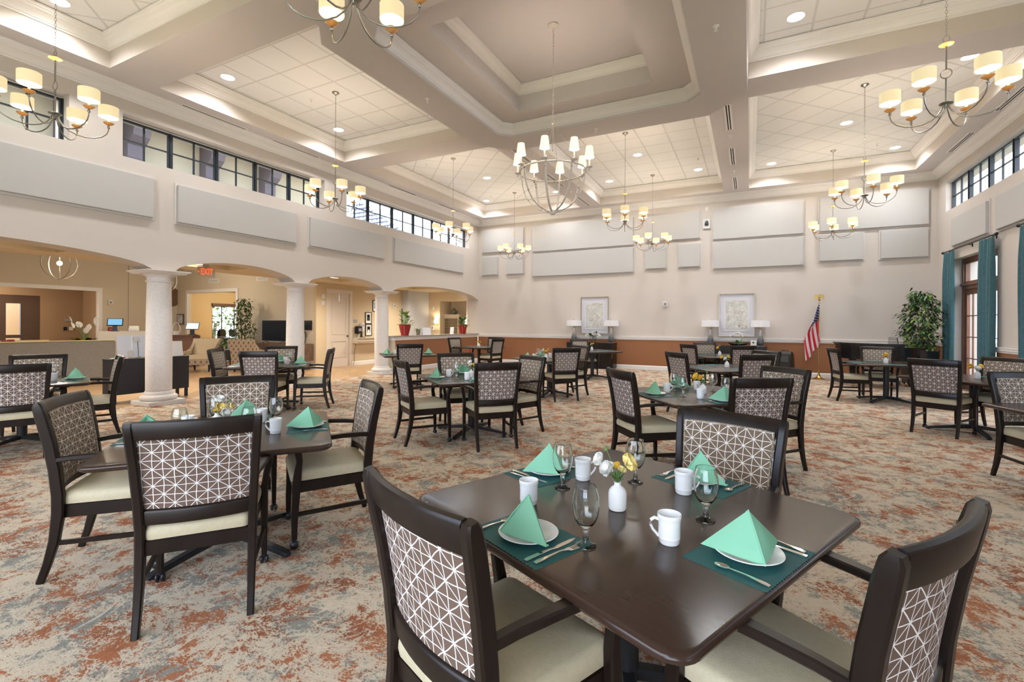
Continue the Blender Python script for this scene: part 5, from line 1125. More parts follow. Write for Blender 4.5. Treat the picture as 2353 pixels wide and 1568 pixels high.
# cloth hangs from the hoist along the pole: the fly drops down in deep folds
def flag_point(u, v):
    # u 0..1 along the fly, v 0..1 up the hoist (1 = top)
    Lf, H = 1.52, 0.92
    z = 2.06 - (1-v)*H*0.60 - u*Lf*0.70 - u*(1-v)*0.02
    spread = (0.02 + 0.17*min(1, u*1.5)*(1-v)**0.9 + 0.04*u)
    x = -(1-v)*0.36*(0.35+0.65*min(1, u*2.2)) + 0.05*u + 0.030*math.sin(v*15+u*3)*min(1, u*3+0.15) - 0.03*math.sin(PI*u)
    y = -0.03 + 0.055*math.sin(v*17.0+u*2.0)*min(1, u*2.5+0.15) - 0.02*u
    return (x, y, max(z, 0.33))
nu, nv = 40, 60; vs = []; uv = []
for i in range(nu+1):
    for j in range(nv+1): vs.append(flag_point(i/nu, j/nv)); uv.append((i/nu, j/nv))
me = bpy.data.meshes.new('flag'); fs = [(i*(nv+1)+j, (i+1)*(nv+1)+j, (i+1)*(nv+1)+j+1, i*(nv+1)+j+1) for i in range(nu) for j in range(nv)]
me.from_pydata(vs, [], fs); ul = me.uv_layers.new(name='UVMap')
for p in me.polygons:
    p.use_smooth = True
    for li in p.loop_indices: ul.data[li].uv = uv[me.loops[li].vertex_index]
me.materials.append(flag_mat()); fo = bpy.data.objects.new('flag', me); COL.objects.link(fo); fo.location = (fx, fy, 0)
sm = fo.modifiers.new('solid', 'SOLIDIFY'); sm.thickness = 0.004
tag(fo, 'American flag hanging in folds from the brass pole by the back wall', 'flag')
# ---------------------------------------------------------------- grand piano
PB = mat('black_piano_lacquer', (0.006, 0.006, 0.007), 0.06, coat=1.0)
r = empty('grand_piano', (3.35, 13.62, 0), R(180), 'black glossy grand piano in the far right corner behind a dining table', 'piano')
# local frame: keyboard side towards +x (world -x after the turn is the tail), width along y
outl = [(-0.02, -0.62), (-0.02, 0.62), (0.35, 0.66), (0.75, 0.62), (1.05, 0.50), (1.25, 0.30), (1.40, 0.0), (1.48, -0.25), (1.46, -0.45), (1.36, -0.58), (1.15, -0.66), (0.6, -0.70), (0.2, -0.70)]
outl = [(x, y) for x, y in outl]
MB().prism(outl, 0.66, 0.96).obj('case', PB, r, bevel=0.008)
MB().prism([(x*1.02-0.01, y*1.03) for x, y in outl if x > 0.2] + [(0.22, -0.72), ][:0], 0.962, 1.0).obj('lid', PB, r, bevel=0.006)
MB().prism(inset(list(reversed([(x*1.02, y*1.03) for x, y in outl if x > 0.15])), -0.02), 1.001, 1.035).obj('folded_lid', PB, r, bevel=0.005)
MB().box(-0.22, -0.02, -0.68, 0.68, 0.62, 0.73).box(-0.22, 0.10, -0.70, -0.62, 0.62, 0.90).box(-0.22, 0.10, 0.62, 0.70, 0.62, 0.90).obj('keyboard_bed', PB, r, bevel=0.006)
m = MB()
for k in range(52): m.box(-0.20, -0.06, -0.61+k*0.02346, -0.61+k*0.02346+0.0225, 0.73, 0.748)
m.obj('white_keys', CHINA, r)
m = MB()
for k in range(51):
    if k % 7 in (0, 1, 3, 4, 5): m.box(-0.15, -0.06, -0.61+(k+1)*0.02346-0.006, -0.61+(k+1)*0.02346+0.006, 0.748, 0.76)
m.obj('black_keys', BLKP, r)
m = MB(); Md = Matrix.Translation((0.42, 0, 1.035)) @ Matrix.Rotation(R(78), 4, 'Y')
MB().loft([[(x, y, z) for y, z in ((-0.42, 1.036), (0.42, 1.036), (0.36, 1.15), (0.30, 1.17), (-0.30, 1.17), (-0.38, 1.15))] for x in (0.40, 0.42)], ).obj('music_desk', PB, r, bevel=0.004)
for x, y in ((0.08, -0.55), (0.08, 0.55), (1.18, 0.0)):
    lg = MB().loft([[(x+a*w, y+b*w, z) for a, b in ((-1, -1), (1, -1), (1, 1), (-1, 1))] for w, z in ((0.075, 0.66), (0.070, 0.60), (0.052, 0.20), (0.060, 0.19), (0.060, 0.09), (0.045, 0.085))]).obj('leg', PB, r, bevel=0.004)
    MB().lathe([(0.02, 0.085), (0.026, 0.07), (0.02, 0.055)], (x, y, 0), 12).ball((x-0.02, y, 0.028), 0.028, 12, 8, (1, 0.5, 1)).obj('caster', GOLD, lg, True)
MB().box(0.30, 0.36, -0.14, 0.14, 0.08, 0.18).box(0.32, 0.34, -0.09, -0.06, 0.18, 0.66).box(0.32, 0.34, 0.06, 0.09, 0.18, 0.66).obj('pedal_lyre', PB, r)
m = MB()
for y in (-0.06, 0, 0.06): m.bar([(0.30, y, 0.10), (0.24, y, 0.10), (0.20, y, 0.085)], (0.012, 0.005), up=(0, 1, 0))
m.obj('pedal', GOLD, r, True)
# ---------------------------------------------------------------- potted trees
def tree(name, loc, h, z0, rx, n, mats, lab, pot, potm, seed, ls=0.085, cat='plant', stuffed=True):
    r = empty(name, loc, 0, lab, cat); rn = random.Random(seed)
    MB().lathe(pot, n=32).obj('pot', potm, r, True)
    zt = pot[-1][1]
    MB().lathe([(0.002, zt-0.03), (pot[-1][0]*0.9, zt-0.03)], n=20, cap0=False, cap1=False).obj('soil', mat('dark_soil', (0.03, 0.02, 0.015), 0.95), r)
    t = MB()
    for k in range(4):
        a = rn.uniform(0, 6.28); q = rn.uniform(0.01, 0.03)
        t.tube([(q*math.cos(a), q*math.sin(a), zt-0.04), (q*2.2*math.cos(a+1), q*2.2*math.sin(a+1), z0*0.5+zt*0.5), (rx*0.18*math.cos(a), rx*0.18*math.sin(a), z0+(h-z0)*0.4), (rx*0.3*math.cos(a+.4), rx*0.3*math.sin(a+.4), z0+(h-z0)*0.85)], 0.012, 6, rs=[0.016, 0.014, 0.010, 0.004])
    t.obj('trunk', BARK, r, True)
    groups = [MB() for _ in mats]; br = MB()
    nb = 70
    for b in range(nb):
        f = (b+0.5)/nb; z = z0 + (h-z0)*f; rad = rx*math.sin(PI*min(1, 0.12+0.80*f))**0.7*rn.uniform(0.55, 1.06); a = b*2.399+rn.uniform(-.3, .3)
        tip = Vector((rad*math.cos(a), rad*math.sin(a), z + 0.10*(f-0.3))); base = Vector((0.1*rad*math.cos(a), 0.1*rad*math.sin(a), z-0.10))
        mid = (tip+base)/2+Vector((0, 0, 0.06)); br.tube([base, mid, tip], 0.003, 4)
        for k in range(n//nb):
            s = rn.uniform(0.3, 1.05); p = base.lerp(mid, min(1, s*2)) if s < 0.5 else mid.lerp(tip, (s-0.5)*2)
            p = p+Vector((rn.gauss(0, .05), rn.gauss(0, .05), rn.gauss(0, .04))); d = Vector((math.cos(a+rn.gauss(0, .9)), math.sin(a+rn.gauss(0, .9)), rn.uniform(-0.9, 0.35)))
            leafblade(groups[rn.choices(range(len(mats)), weights=[m_[1] for m_ in mats])[0]], p, d, ls*rn.uniform(0.75, 1.2), ls*0.22, 0.25, 3)
    br.obj('branch', BARK, r)
    for g, m_ in zip(groups, mats):
        if g.v: g.obj('foliage', m_[0], r, True)
    return r
POTB = mat('brown_planter', (0.09, 0.045, 0.025), 0.4)
tree('potted_ficus', (3.58, 14.20, 0), 2.16, 0.72, 0.44, 1960, [(LEAFD, 6), (LEAF, 3), (LEAFY, 1.6)], 'tall bushy ficus in a brown pot in the corner behind the piano', [(0.20, 0.0), (0.24, 0.05), (0.28, 0.35), (0.29, 0.60), (0.30, 0.62), (0.28, 0.62)], POTB, 5, 0.10)
# ---------------------------------------------------------------- curtains on the right wall
CURT = mat('teal_curtain_fabric', (0.030, 0.115, 0.135), 0.5, sheen=0.3, noise=0.12, nscale=6, stretch=(1, 1, 3))
def curtain(y0, y1, lab, ztop=3.12, seed=1, n=7, narrow=0.0):
    r = empty('curtain', (XR-0.10, (y0+y1)/2, 0), 0, lab, 'curtain', 'teal curtains'); w = y1-y0; rn = random.Random(seed)
    ph = rn.uniform(0, 6); loops = []; nz = 26; nn = n*14
    def row(z, off):
        f = (ztop-z)/ztop; l = []
        for i in range(nn+1):
            t = i/nn; amp = 0.030+0.026*min(1, f*6); wv = math.sin(2*PI*n*t+ph+0.5*math.sin(3*f+t*5)); 
            yy = (t-0.5)*w*(1-narrow*math.sin(PI*min(1, f*1.15))) + 0.008*math.sin(9*f+t*12); l.append((-amp*wv*(0.75+0.25*math.sin(t*23+ph)) + off, yy, z))
        return l
    zs = [ztop, ztop-0.02, ztop-0.11, ztop-0.14]+[ztop-0.14-(ztop-0.17)*k/nz for k in range(1, nz+1)]
    m = MB(); F1 = [row(z, 0) for z in zs]; B1 = [row(z, 0.006) for z in zs]
    W_ = nn+1; vs = [p for l in F1 for p in l]+[p for l in B1 for p in l]; N = W_*len(zs); fs = []
    for j in range(len(zs)-1):
        for i in range(nn):
            a = j*W_+i; fs.append((a, a+1, a+1+W_, a+W_)); fs.append((N+a, N+a+W_, N+a+1+W_, N+a+1))
    for j in range(len(zs)-1):
        for i in (0, nn): a = j*W_+i; fs.append((a, a+W_, N+a+W_, N+a))
    for j in (0, len(zs)-1):
        for i in range(nn): a = j*W_+i; fs.append((a, N+a, N+a+1, a+1))
    m.add(vs, fs); m.obj('drape', CURT, r, True)
    return r
curtain(13.85, 14.42, 'teal curtain panel on the far side of the garden door', seed=2, n=5)
curtain(11.88, 12.50, 'teal curtain panel on the near side of the garden door', seed=4, n=5)
curtain(10.36, 10.93, 'teal curtain cut off by the right edge of the view', seed=6, n=5)
def rod(y0, y1, lab):
    r = empty('curtain_rod', (XR-0.10, (y0+y1)/2, 3.15), 0, lab, 'curtain rod', None); h = (y1-y0)/2
    m = MB().tube([(0, -h, 0), (0, h, 0)], 0.014, 10).obj('rod', BLACKM, r, True)
    MB().ball((0, -h, 0), 0.032).ball((0, h, 0), 0.032).obj('finial', BLACKM, r, True)
    for y in (-h*0.8, 0, h*0.8): MB().tube([(0, y, 0), (0.10, y, 0)], 0.008, 8).box(0.085, 0.099, y-0.015, y+0.015, -0.05, 0.03).obj('bracket', BLACKM, r)
rod(11.80, 14.50, 'black curtain rod over the far garden door'); rod(8.2, 11.0, 'black curtain rod over the garden door beyond the right edge')
r = empty('courtyard_tree', (7.2, 15.0, -0.2), 0, 'small garden tree outside the far garden door', 'tree'); rn = random.Random(12)
m = MB().tube([(0, 0, 0), (0.05, 0, 1.2), (-0.1, 0.1, 2.2), (0.1, 0, 3.4)], 0.05, 8, rs=[0.07, 0.06, 0.045, 0.02]); m.obj('trunk', BARK, r, True); m = MB()
for k in range(1300): a = rn.uniform(0, 6.28); q = rn.uniform(0, 1)**0.5*1.3; leafblade(m, (q*math.cos(a), q*math.sin(a), 2.3+rn.uniform(0, 1.7)), (rn.gauss(0, 1), rn.gauss(0, 1), rn.gauss(0, .6)), 0.12, 0.03, 0.2, 2)
m.obj('foliage', LEAFY, r)
for (x, y, lb) in ((6.9, 13.2, 'low green shrub on the lawn straight outside the far garden door'), (6.9, 16.4, 'low green shrub beside the small garden tree outside'), (6.9, 18, 'farthest low green shrub on the lawn outside')):
    r = empty('garden_shrub', (x, y, -0.03), 0, lb, 'shrub', 'low shrubs on the lawn outside'); m = MB()
    for k in range(500): a = rn.uniform(0, 6.28); b = rn.uniform(0, 1.5); q = 0.45; leafblade(m, (q*math.cos(a)*math.cos(b), q*math.sin(a)*math.cos(b), 0.1+q*1.3*math.sin(b)), (math.cos(a), math.sin(a), rn.uniform(0, 1)), 0.10, 0.03, 0.2, 2)
    m.obj('foliage', LEAF, r)
# ================================================================= lobby: light fixtures
def flush_light(x, y, lab):
    r = empty('ceiling_fixture', (x, y, 2.86), 0, lab, 'light', 'crystal ceiling fixtures in the lobby')
    MB().lathe([(0.001, 0), (0.24, 0), (0.245, -0.02), (0.24, -0.03), (0.001, -0.03)], n=36).obj('mounting_pan', NICKEL, r, True)
    m = MB()
    for k in range(28):
        for j in range(2): a = 2*PI*(k+0.5*(j % 2))/28; q = 0.225-0.012*j; m.ball((q*math.cos(a), q*math.sin(a), -0.05-0.032*j), 0.018, 6, 4)
    m.obj('crystal_band', mat('pale_crystal', (0.85, 0.82, 0.66), 0.2, emis=(1, 0.9, 0.62), es=0.8), r, True)
    MB().lathe([(0.001, -0.11), (0.20, -0.107), (0.205, -0.098)], n=32, cap0=False, cap1=False).obj('diffuser', mat('lobby_fixture_glow', (1, 1, 1), 0.5, emis=(1, 0.92, 0.72), es=5), r, True)
    l = bpy.data.lights.new('lobby_light', 'SPOT'); l.energy = LOBBY_W; l.spot_size = R(160); l.spot_blend = 0.9; l.color = (1, 0.9, 0.74); l.shadow_soft_size = 0.2
    o = bpy.data.objects.new('lobby_light', l); o.location = (x, y, 2.68); COL.objects.link(o)
for x, y, lab in ((-10.65, 3.15, 'crystal ceiling fixture behind the first arch, nearest'), (-11.0, 6.22, 'crystal ceiling fixture seen through the second arch'), (-10.65, 9.86, 'crystal ceiling fixture seen through the third arch above the white door'), (-10.66, 13.44, 'crystal ceiling fixture seen through the arch above the granite counter')): flush_light(x, y, lab)
def pendant(x, y, lab):
    r = empty('hoop_pendant', (x, y, 2.38), 0, lab, 'light'); m = MB()
    for a in (0.2, 0.2+PI/2): m.bar([(0.34*math.cos(t)*math.cos(a), 0.34*math.cos(t)*math.sin(a), 0.34+0.34*math.sin(t)) for t in [2*PI*i/28 for i in range(29)]], (0.010, 0.003), up=(-math.sin(a), math.cos(a), 0))
    m.obj('hoop', NICKEL, r, True); MB().tube([(0, 0, 1.10), (0, 0, 0)], 0.008, 8).lathe([(0.001, -0.03), (0.02, -0.028), (0.02, 0.01)], n=12).obj('rod', NICKEL, r, True); MB().lathe([(0.001, 1.12), (0.07, 1.12), (0.06, 1.09), (0.001, 1.085)], n=20).obj('canopy', NICKEL, r, True)
    MB().ball((0, 0, 0.34), 0.05).obj('bulb', LAMPIN, r, True)
    lamp_light((x, y, 2.38+0.5), 60, (1, 0.9, 0.74), 0.1)
pendant(-13.5, 4.72, 'metal hoop pendant lamp seen through the first arch'); pendant(-15.8, 8.0, 'metal hoop pendant lamp above the lobby armchairs')
for x, y, z, w in ((-21.2, 5.5, 2.7, 60), (-18.0, 12.5, 2.7, 110)):
    lamp_light((x, y, z-0.15), w, (1, 0.9, 0.72), 0.15)
    tag(MB().lathe([(0.001, -0.04), (0.12, -0.035), (0.14, 0.0), (0.001, 0.0)], (x, y, 2.75), 24).obj('ceiling_dome_light', LAMPIN, None, True), 'round dome light on the %s ceiling' % ('vestibule' if x < -20 else 'office'), 'light')
# EXIT sign
r = empty('exit_sign', (-10.10, 5.86, 2.615), R(62), 'red lit EXIT sign hanging behind the second arch', 'sign')
MB().box(-0.155, 0.155, -0.03, 0.03, -0.235, -0.02).box(-0.06, 0.06, -0.02, 0.02, -0.02, 0.085).obj('housing', mat('cream_plastic', (0.62, 0.56, 0.44), 0.5), r, bevel=0.008)
RED = mat('glowing_red_letters', (0.9, 0.05, 0.01), 0.5, emis=(1, 0.06, 0.01), es=1.6)
def text_mesh(body, size, parent, name, m, loc, rot, depth=0.002):
    c = bpy.data.curves.new(name, 'FONT'); c.body = body; c.size = size; c.align_x = 'CENTER'; c.align_y = 'CENTER'; c.extrude = depth
    t = bpy.data.objects.new('tmp', c); COL.objects.link(t); dg = bpy.context.evaluated_depsgraph_get(); me = bpy.data.meshes.new_from_object(t.evaluated_get(dg)); bpy.data.objects.remove(t)
    me.materials.clear(); me.materials.append(m); o = bpy.data.objects.new(name, me); COL.objects.link(o); o.parent = parent; o.location = loc; o.rotation_euler = rot; return o
o = text_mesh('EXIT', 0.17, r, 'letters', RED, (0.012, -0.032, -0.125), (R(90), 0, 0)); o.scale = (0.62, 1.05, 1)
MB().loft([[(-0.148, y, -0.125), (-0.128, y, -0.105), (-0.128, y, -0.145)] for y in (-0.034, -0.030)]).obj('arrow', RED, r)
# ---------------------------------------------------------------- lobby wall items
SILV = mat('silver_plastic', (0.45, 0.45, 0.45), 0.35, metal=0.5)
device(8.18, 2.11, 0.13, 0.15, 0.05, 'fire_strobe', 'white fire strobe on the lobby wall right of the wide opening', 'alarm', WPL, 'A', lambda r: MB().box(-0.03, 0.03, -0.056, -0.05, -0.04, 0.03).obj('strobe_lens', GREYP, r))
device(8.18, 1.18, 0.12, 0.16, 0.05, 'fire_pull', 'red fire pull station on the lobby wall right of the wide opening', 'alarm', REDP, 'A', lambda r: MB().box(-0.035, 0.035, -0.056, -0.05, -0.015, 0.03).obj('pull_bar', GREYP, r))
device(13.81, 2.093, 0.11, 0.16, 0.05, 'fire_strobe', 'white fire strobe on the lobby wall above the tall red plant pot', 'alarm', WPL, 'D', lambda r: MB().box(-0.03, 0.03, -0.056, -0.05, -0.04, 0.03).obj('strobe_lens', GREYP, r))
device(10.541, 2.28, 0.12, 0.13, 0.02, 'cover_plate', 'upper square plate left of the white lobby door', 'plate', WPL, 'D'); device(10.53, 2.07, 0.14, 0.13, 0.015, 'light_switch', 'lower switch plate left of the white lobby door', 'switch', WPL, 'D', lambda r: MB().box(-0.02, -0.005, -0.02, -0.015, -0.02, 0.02).box(0.02, 0.035, -0.02, -0.015, -0.02, 0.02).obj('rocker', WPL, r))
device(11.89, 1.51, 0.13, 0.10, 0.03, 'thermostat', 'silver thermostat right of the white lobby door', 'thermostat', SILV, 'D', lambda r: MB().box(-0.02, 0.045, -0.032, -0.03, -0.02, 0.03).obj('display', GREYP, r))
r = device(11.96, 1.20, 0.24, 0.26, 0.16, 'towel_dispenser', 'black paper towel dispenser right of the white lobby door', 'dispenser', BLKP, 'D', lambda r: MB().box(-0.07, 0.07, -0.162, -0.16, -0.04, 0.06).obj('window', GREYP, r))
r = device(12.17, 1.30, 0.13, 0.28, 0.10, 'soap_dispenser', 'white hand sanitizer dispenser beside the black towel dispenser', 'dispenser', WPL, 'D', lambda r: MB().box(-0.03, 0.03, -0.102, -0.1, 0.02, 0.08).obj('label', GREYP, r))
tag(MB().box(-11.999, -11.86, 12.12, 12.22, 0.946, 0.96).box(-11.99, -11.97, 12.14, 12.20, 0.96, 1.15).obj('bottle_stand', BLKP), 'black drip tray stand on the shelf below the white dispenser', 'stand')
tag(MB().tube([(-11.9, 11.94, 1.07), (-11.92, 11.85, 0.9), (-11.93, 11.80, 0.5), (-11.9, 11.74, 0.1), (-11.88, 11.70, 0.01)], 0.008, 6).obj('power_cord', BLKP, None, True), 'black cord running down from the towel dispenser beside the door', 'cord')
sh = empty('wall_shelf', (-12.0, 13.6, 0.75), R(90), 'long cream shelf moulding on the lobby wall right of the door', 'shelf')
MB().box(-1.85, 1.85, -0.30, 0, 0.165, 0.195).obj('shelf_board', LOBBY2, sh, bevel=0.004); MB().box(-1.84, 1.84, -0.26, 0, 0.05, 0.165).box(-1.84, 1.84, -0.24, 0, 0.0, 0.05).obj('moulding', LOBBY2, sh, bevel=0.008)
# portraits
FR = mat('thin_black_frame', (0.01, 0.009, 0.009), 0.4)
def portrait(y, z, hair, cloth, skin, bg, lab):
    r = empty('portrait', (-12.0, y, z), R(90), lab, 'picture', 'framed staff portraits on the lobby wall'); w, h = 0.155, 0.205
    MB().box(-w, -w+0.022, -0.025, 0, -h, h).box(w-0.022, w, -0.025, 0, -h, h).box(-w+0.022, w-0.022, -0.025, 0, -h, -h+0.022).box(-w+0.022, w-0.022, -0.025, 0, h-0.022, h).obj('frame', FR, r)
    MB().box(-w+0.02, w-0.02, -0.012, -0.001, -h+0.02, h-0.02).obj('mat_board', TRIM, r)
    ph = MB().box(-0.075, 0.075, -0.014, -0.012, -0.095, 0.125).obj('photo', mat('portrait_%s' % lab[:9].replace(' ', '_'), bg, 0.6), r)
    MB().lathe([(0.001, 0), (0.030, 0.0)], n=16, M=Matrix.Translation((0, -0.0155, 0.050)) @ Matrix.Rotation(R(90), 4, 'X') @ Matrix.Diagonal((1, 1.3, 1, 1))).obj('face', mat('skin_%d' % int(skin[0]*100), skin, 0.7), ph)
    MB().lathe([(0.001, 0), (0.037, 0.0)], n=16, M=Matrix.Translation((0, -0.0148, 0.062)) @ Matrix.Rotation(R(90), 4, 'X') @ Matrix.Diagonal((1, 1.25, 1, 1))).obj('hair', mat('hair_%d' % int(hair[0]*100), hair, 0.8), ph)
    MB().add([(-0.062, -0.0145, -0.094), (0.062, -0.0145, -0.094), (0.05, -0.0145, -0.02), (0.015, -0.0145, 0.012), (-0.015, -0.0145, 0.012), (-0.05, -0.0145, -0.02)], [(0, 1, 2, 3, 4, 5)]).obj('clothing', mat('cloth_%d' % int(cloth[0]*100), cloth, 0.8), ph)
portrait(12.50, 1.615, (0.7, 0.7, 0.7), (0.03, 0.03, 0.035), (0.6, 0.38, 0.28), (0.06, 0.055, 0.05), 'framed portrait of a person with white hair and dark jacket')
portrait(12.51, 1.195, (0.02, 0.02, 0.02), (0.75, 0.75, 0.75), (0.18, 0.09, 0.055), (0.08, 0.07, 0.065), 'framed portrait of a person in a white shirt, lower left')
portrait(12.995, 1.62, (0.5, 0.35, 0.2), (0.09, 0.02, 0.02), (0.58, 0.36, 0.26), (0.05, 0.05, 0.05), 'middle framed portrait half hidden behind the third column')
portrait(12.995, 1.19, (0.12, 0.06, 0.03), (0.04, 0.06, 0.05), (0.56, 0.34, 0.25), (0.12, 0.08, 0.06), 'lowest framed portrait half hidden behind the third column')
portrait(12.86, 2.05, (0.45, 0.27, 0.12), (0.05, 0.12, 0.13), (0.57, 0.35, 0.24), (0.10, 0.33, 0.42), 'highest framed portrait, with a blue background')
# bulletin board with a patterned border and paper notes
r = empty('bulletin_board', (-12.0, 14.88, 1.54), R(90), 'bulletin board with dark leafy border and pinned white notes', 'board'); w, h = 0.63, 0.45
MB().box(-w, w, -0.02, 0, -h, h).obj('board', mat('grey_lilac_felt', (0.36, 0.31, 0.28), 0.95), r)
BO = mat('leafy_border', (0.05, 0.075, 0.06), 0.8, noise=0.9, nscale=26)
MB().box(-w, -w+0.075, -0.028, -0.0201, -h, h).box(w-0.075, w, -0.028, -0.0201, -h, h).box(-w+0.075, w-0.075, -0.028, -0.0201, -h, -h+0.075).box(-w+0.075, w-0.075, -0.028, -0.0201, h-0.075, h).obj('border', BO, r)
rn = random.Random(5)
for u, v in ((-0.09, 0.29), (-0.09, 0.17), (0.09, 0.20), (-0.10, 0.04), (0.09, 0.08), (-0.28, 0.02), (-0.28, -0.08), (-0.12, -0.08), (0.17, -0.04), (0.43, -0.05), (-0.28, -0.19), (-0.12, -0.19), (0.06, -0.16), (0.46, -0.18), (0.08, -0.27), (-0.30, -0.30)):
    MB().box(-0.068, 0.068, -0.002, 0, -0.05, 0.05, Matrix.Translation((u, -0.0205, v)) @ Matrix.Rotation(rn.uniform(-.12, .12), 4, 'Y')).obj('paper_note', TRIM, r)
# alcove wall E
device(-11.50, 1.51, 0.11, 0.09, 0.03, 'thermostat', 'small white thermostat left of the wall sconce', 'thermostat', WPL, 'E', lambda r: MB().box(-0.02, 0.02, -0.032, -0.03, -0.01, 0.02).obj('display', GREYP, r))
device(-11.48, 1.25, 0.13, 0.18, 0.05, 'key_box', 'white box with black keyhole below the small thermostat', 'box', WPL, 'E', lambda r: MB().box(-0.035, 0.035, -0.055, -0.05, -0.04, 0.04).obj('keyhole_plate', GREYP, r))
device(-11.46, 2.04, 0.09, 0.13, 0.01, 'cover_plate', 'small cream cover plate high above the thermostat in the mail alcove', 'plate', WPL, 'E')
def sconce(x, z, lab):
    r = empty('wall_sconce', (x, 15.6, z), 0, lab, 'light', 'lit wall sconces')
    MB().lathe([(0.001, 0), (0.045, 0), (0.04, 0.015), (0.001, 0.018)], n=20, M=Matrix.Translation((0, 0, -0.12)) @ Matrix.Rotation(R(90), 4, 'X')).tube([(0, -0.01, -0.12), (0, -0.07, -0.15), (0, -0.10, -0.12), (0, -0.10, -0.06)], 0.007, 8).obj('arm', GOLD, r, True)
    MB().lathe([(0.085, -0.09), (0.087, -0.09), (0.078, 0.11), (0.076, 0.11)], (0, -0.10, 0), 24, cap0=False, cap1=False).obj('lamp_shade', mat('glowing_sconce_shade', (0.9, 0.86, 0.75), 0.8, emis=(1, 0.86, 0.66), es=1.3), r, True)
    MB().ball((0, -0.10, 0.0), 0.03, 10, 6).obj('bulb', LAMPIN, r, True); lamp_light((x, 15.5, z+0.06), 7, (1, 0.8, 0.55))
sconce(-11.25, 1.52, 'lit wall sconce left of the mailboxes'); sconce(-9.80, 1.50, 'lit wall sconce mostly hidden behind the right red pot plant')
r = empty('mailbox_unit', (-10.83, 15.95, 0.9), 0, 'bank of bronze mailboxes set in a cream surround in the alcove', 'mailboxes')
MB().box(-0.36, 0.36, 0.0, 0.40, 0, 0.76).box(-0.36, 0.40, -0.03, 0.42, 0.76, 0.86).box(-0.36, 0.42, -0.06, 0.43, 0.86, 0.90).box(0.31, 0.36, -0.02, 0, 0, 0.76).obj('surround', LOBBY2, r)
BRZ = mat('bronze_metal', (0.22, 0.17, 0.10), 0.4, metal=0.5); m = MB()
for i in range(4):
    for j in range(6): m.box(-0.34+i*0.16, -0.34+i*0.16+0.152, -0.012, 0, 0.02+j*0.12, 0.02+j*0.12+0.112).box(-0.27+i*0.16, -0.26+i*0.16, -0.018, -0.012, 0.07+j*0.12, 0.08+j*0.12)
m.obj('mailbox_doors', BRZ, r)
tag(MB().lathe([(0.05, 0), (0.085, 0.02), (0.12, 0.08), (0.122, 0.13), (0.10, 0.18), (0.055, 0.215), (0.04, 0.23), (0.042, 0.245), (0.062, 0.26), (0.058, 0.262), (0.03, 0.24)], (-10.78, 16.05, 1.80), 28).obj('round_vase', mat('grey_green_stoneware', (0.14, 0.14, 0.095), 0.45), None, True), 'round grey green vase on top of the mailboxes', 'vase')
# ---------------------------------------------------------------- things on the granite counter
POTR = mat('glossy_red_glaze', (0.30, 0.012, 0.008), 0.15)
def red_pot(x, y, s, lab, lm, seed, h, n, up=1.2):
    r = empty('potted_plant', (x, y, 1.066), 0, lab, 'plant', 'leafy plants in ribbed red pots on the counter'); prof = [(0.11*s, 0)]
    for k in range(7): q = 0.12+0.055*k/6; prof += [(q*s, 0.02*s+0.04*s*k), ((q+0.004)*s, 0.04*s+0.04*s*k), (q*s, 0.058*s+0.04*s*k)]
    prof += [(0.19*s, 0.32*s), (0.19*s, 0.34*s), (0.175*s, 0.34*s), (0.165*s, 0.30*s), (0.002, 0.29*s)]
    MB().lathe(prof, n=36).obj('pot', POTR, r, True); rn = random.Random(seed); g = [MB(), MB()]; st = MB()
    for k in range(n):
        a = rn.uniform(0, 6.28); f = rn.uniform(0, 1); rad = 0.22*s*(1-f*0.5)*rn.uniform(0.5, 1.0); z = 0.30*s + h*f*0.75; b = (0.3*rad*math.cos(a), 0.3*rad*math.sin(a), 0.28*s); p = (rad*math.cos(a), rad*math.sin(a), z)
        st.tube([b, p], 0.003, 4); leafblade(g[rn.random() < 0.5], p, (math.cos(a), math.sin(a), up*f+0.1), rn.uniform(0.14, 0.22)*s, 0.032*s, 0.35, 5, 0.25)
    st.obj('stem', STEM, r); g[0].obj('leaf', lm[0], r, True); g[1].obj('leaf', lm[1], r, True)
red_pot(-9.30, 11.22, 0.98, 'leafy green plant in a ribbed red pot at the near end of the counter', (LEAFY, LEAF), 4, 0.52, 46, 2.0)
red_pot(-9.32, 14.45, 0.92, 'darker leafy plant in a ribbed red pot at the far end of the counter', (LEAF, LEAFD), 8, 0.36, 60)
r = empty('grass_plant', (-9.45, 12.05, 1.066), 0, 'small spider grass plant in a silver cup on the counter', 'plant'); MB().lathe([(0.05, 0), (0.075, 0.13), (0.07, 0.13), (0.06, 0.11), (0.002, 0.11)], n=24).obj('cup', NICKEL, r, True); m = MB(); rn = random.Random(9)
for k in range(110): a = rn.uniform(0, 6.28); leafblade(m, (0.03*math.cos(a), 0.03*math.sin(a), 0.11), (math.cos(a), math.sin(a), rn.uniform(0.6, 2.6)), rn.uniform(0.15, 0.30), 0.004, 0.5, 5)
m.obj('grass_blades', LEAF, r)
def leaning_sign(name, loc, rz, w, h, lab, m_=None, tilt=12):
    r = empty(name, loc, rz, lab, 'sign'); Mt = Matrix.Rotation(R(-tilt), 4, 'X')
    MB().box(-w/2, w/2, -0.003, 0.003, 0, h, Mt).obj('sheet', m_ or mat('glossy_white_sheet', (0.74, 0.74, 0.76), 0.15), r); MB().box(-w/2, w/2, 0.0, 0.09, 0, 0.004).box(-w/2, w/2, 0.07, 0.074, 0.004, h*0.35).obj('support_foot', mat('clear_acrylic', (0.8, 0.85, 0.88), 0.05, trans=0.8), r)
    return r
leaning_sign('acrylic_sign', (-9.22, 12.20, 1.066), R(60), 0.28, 0.24, 'white sheet in a clear stand beside the grass plant on the counter')
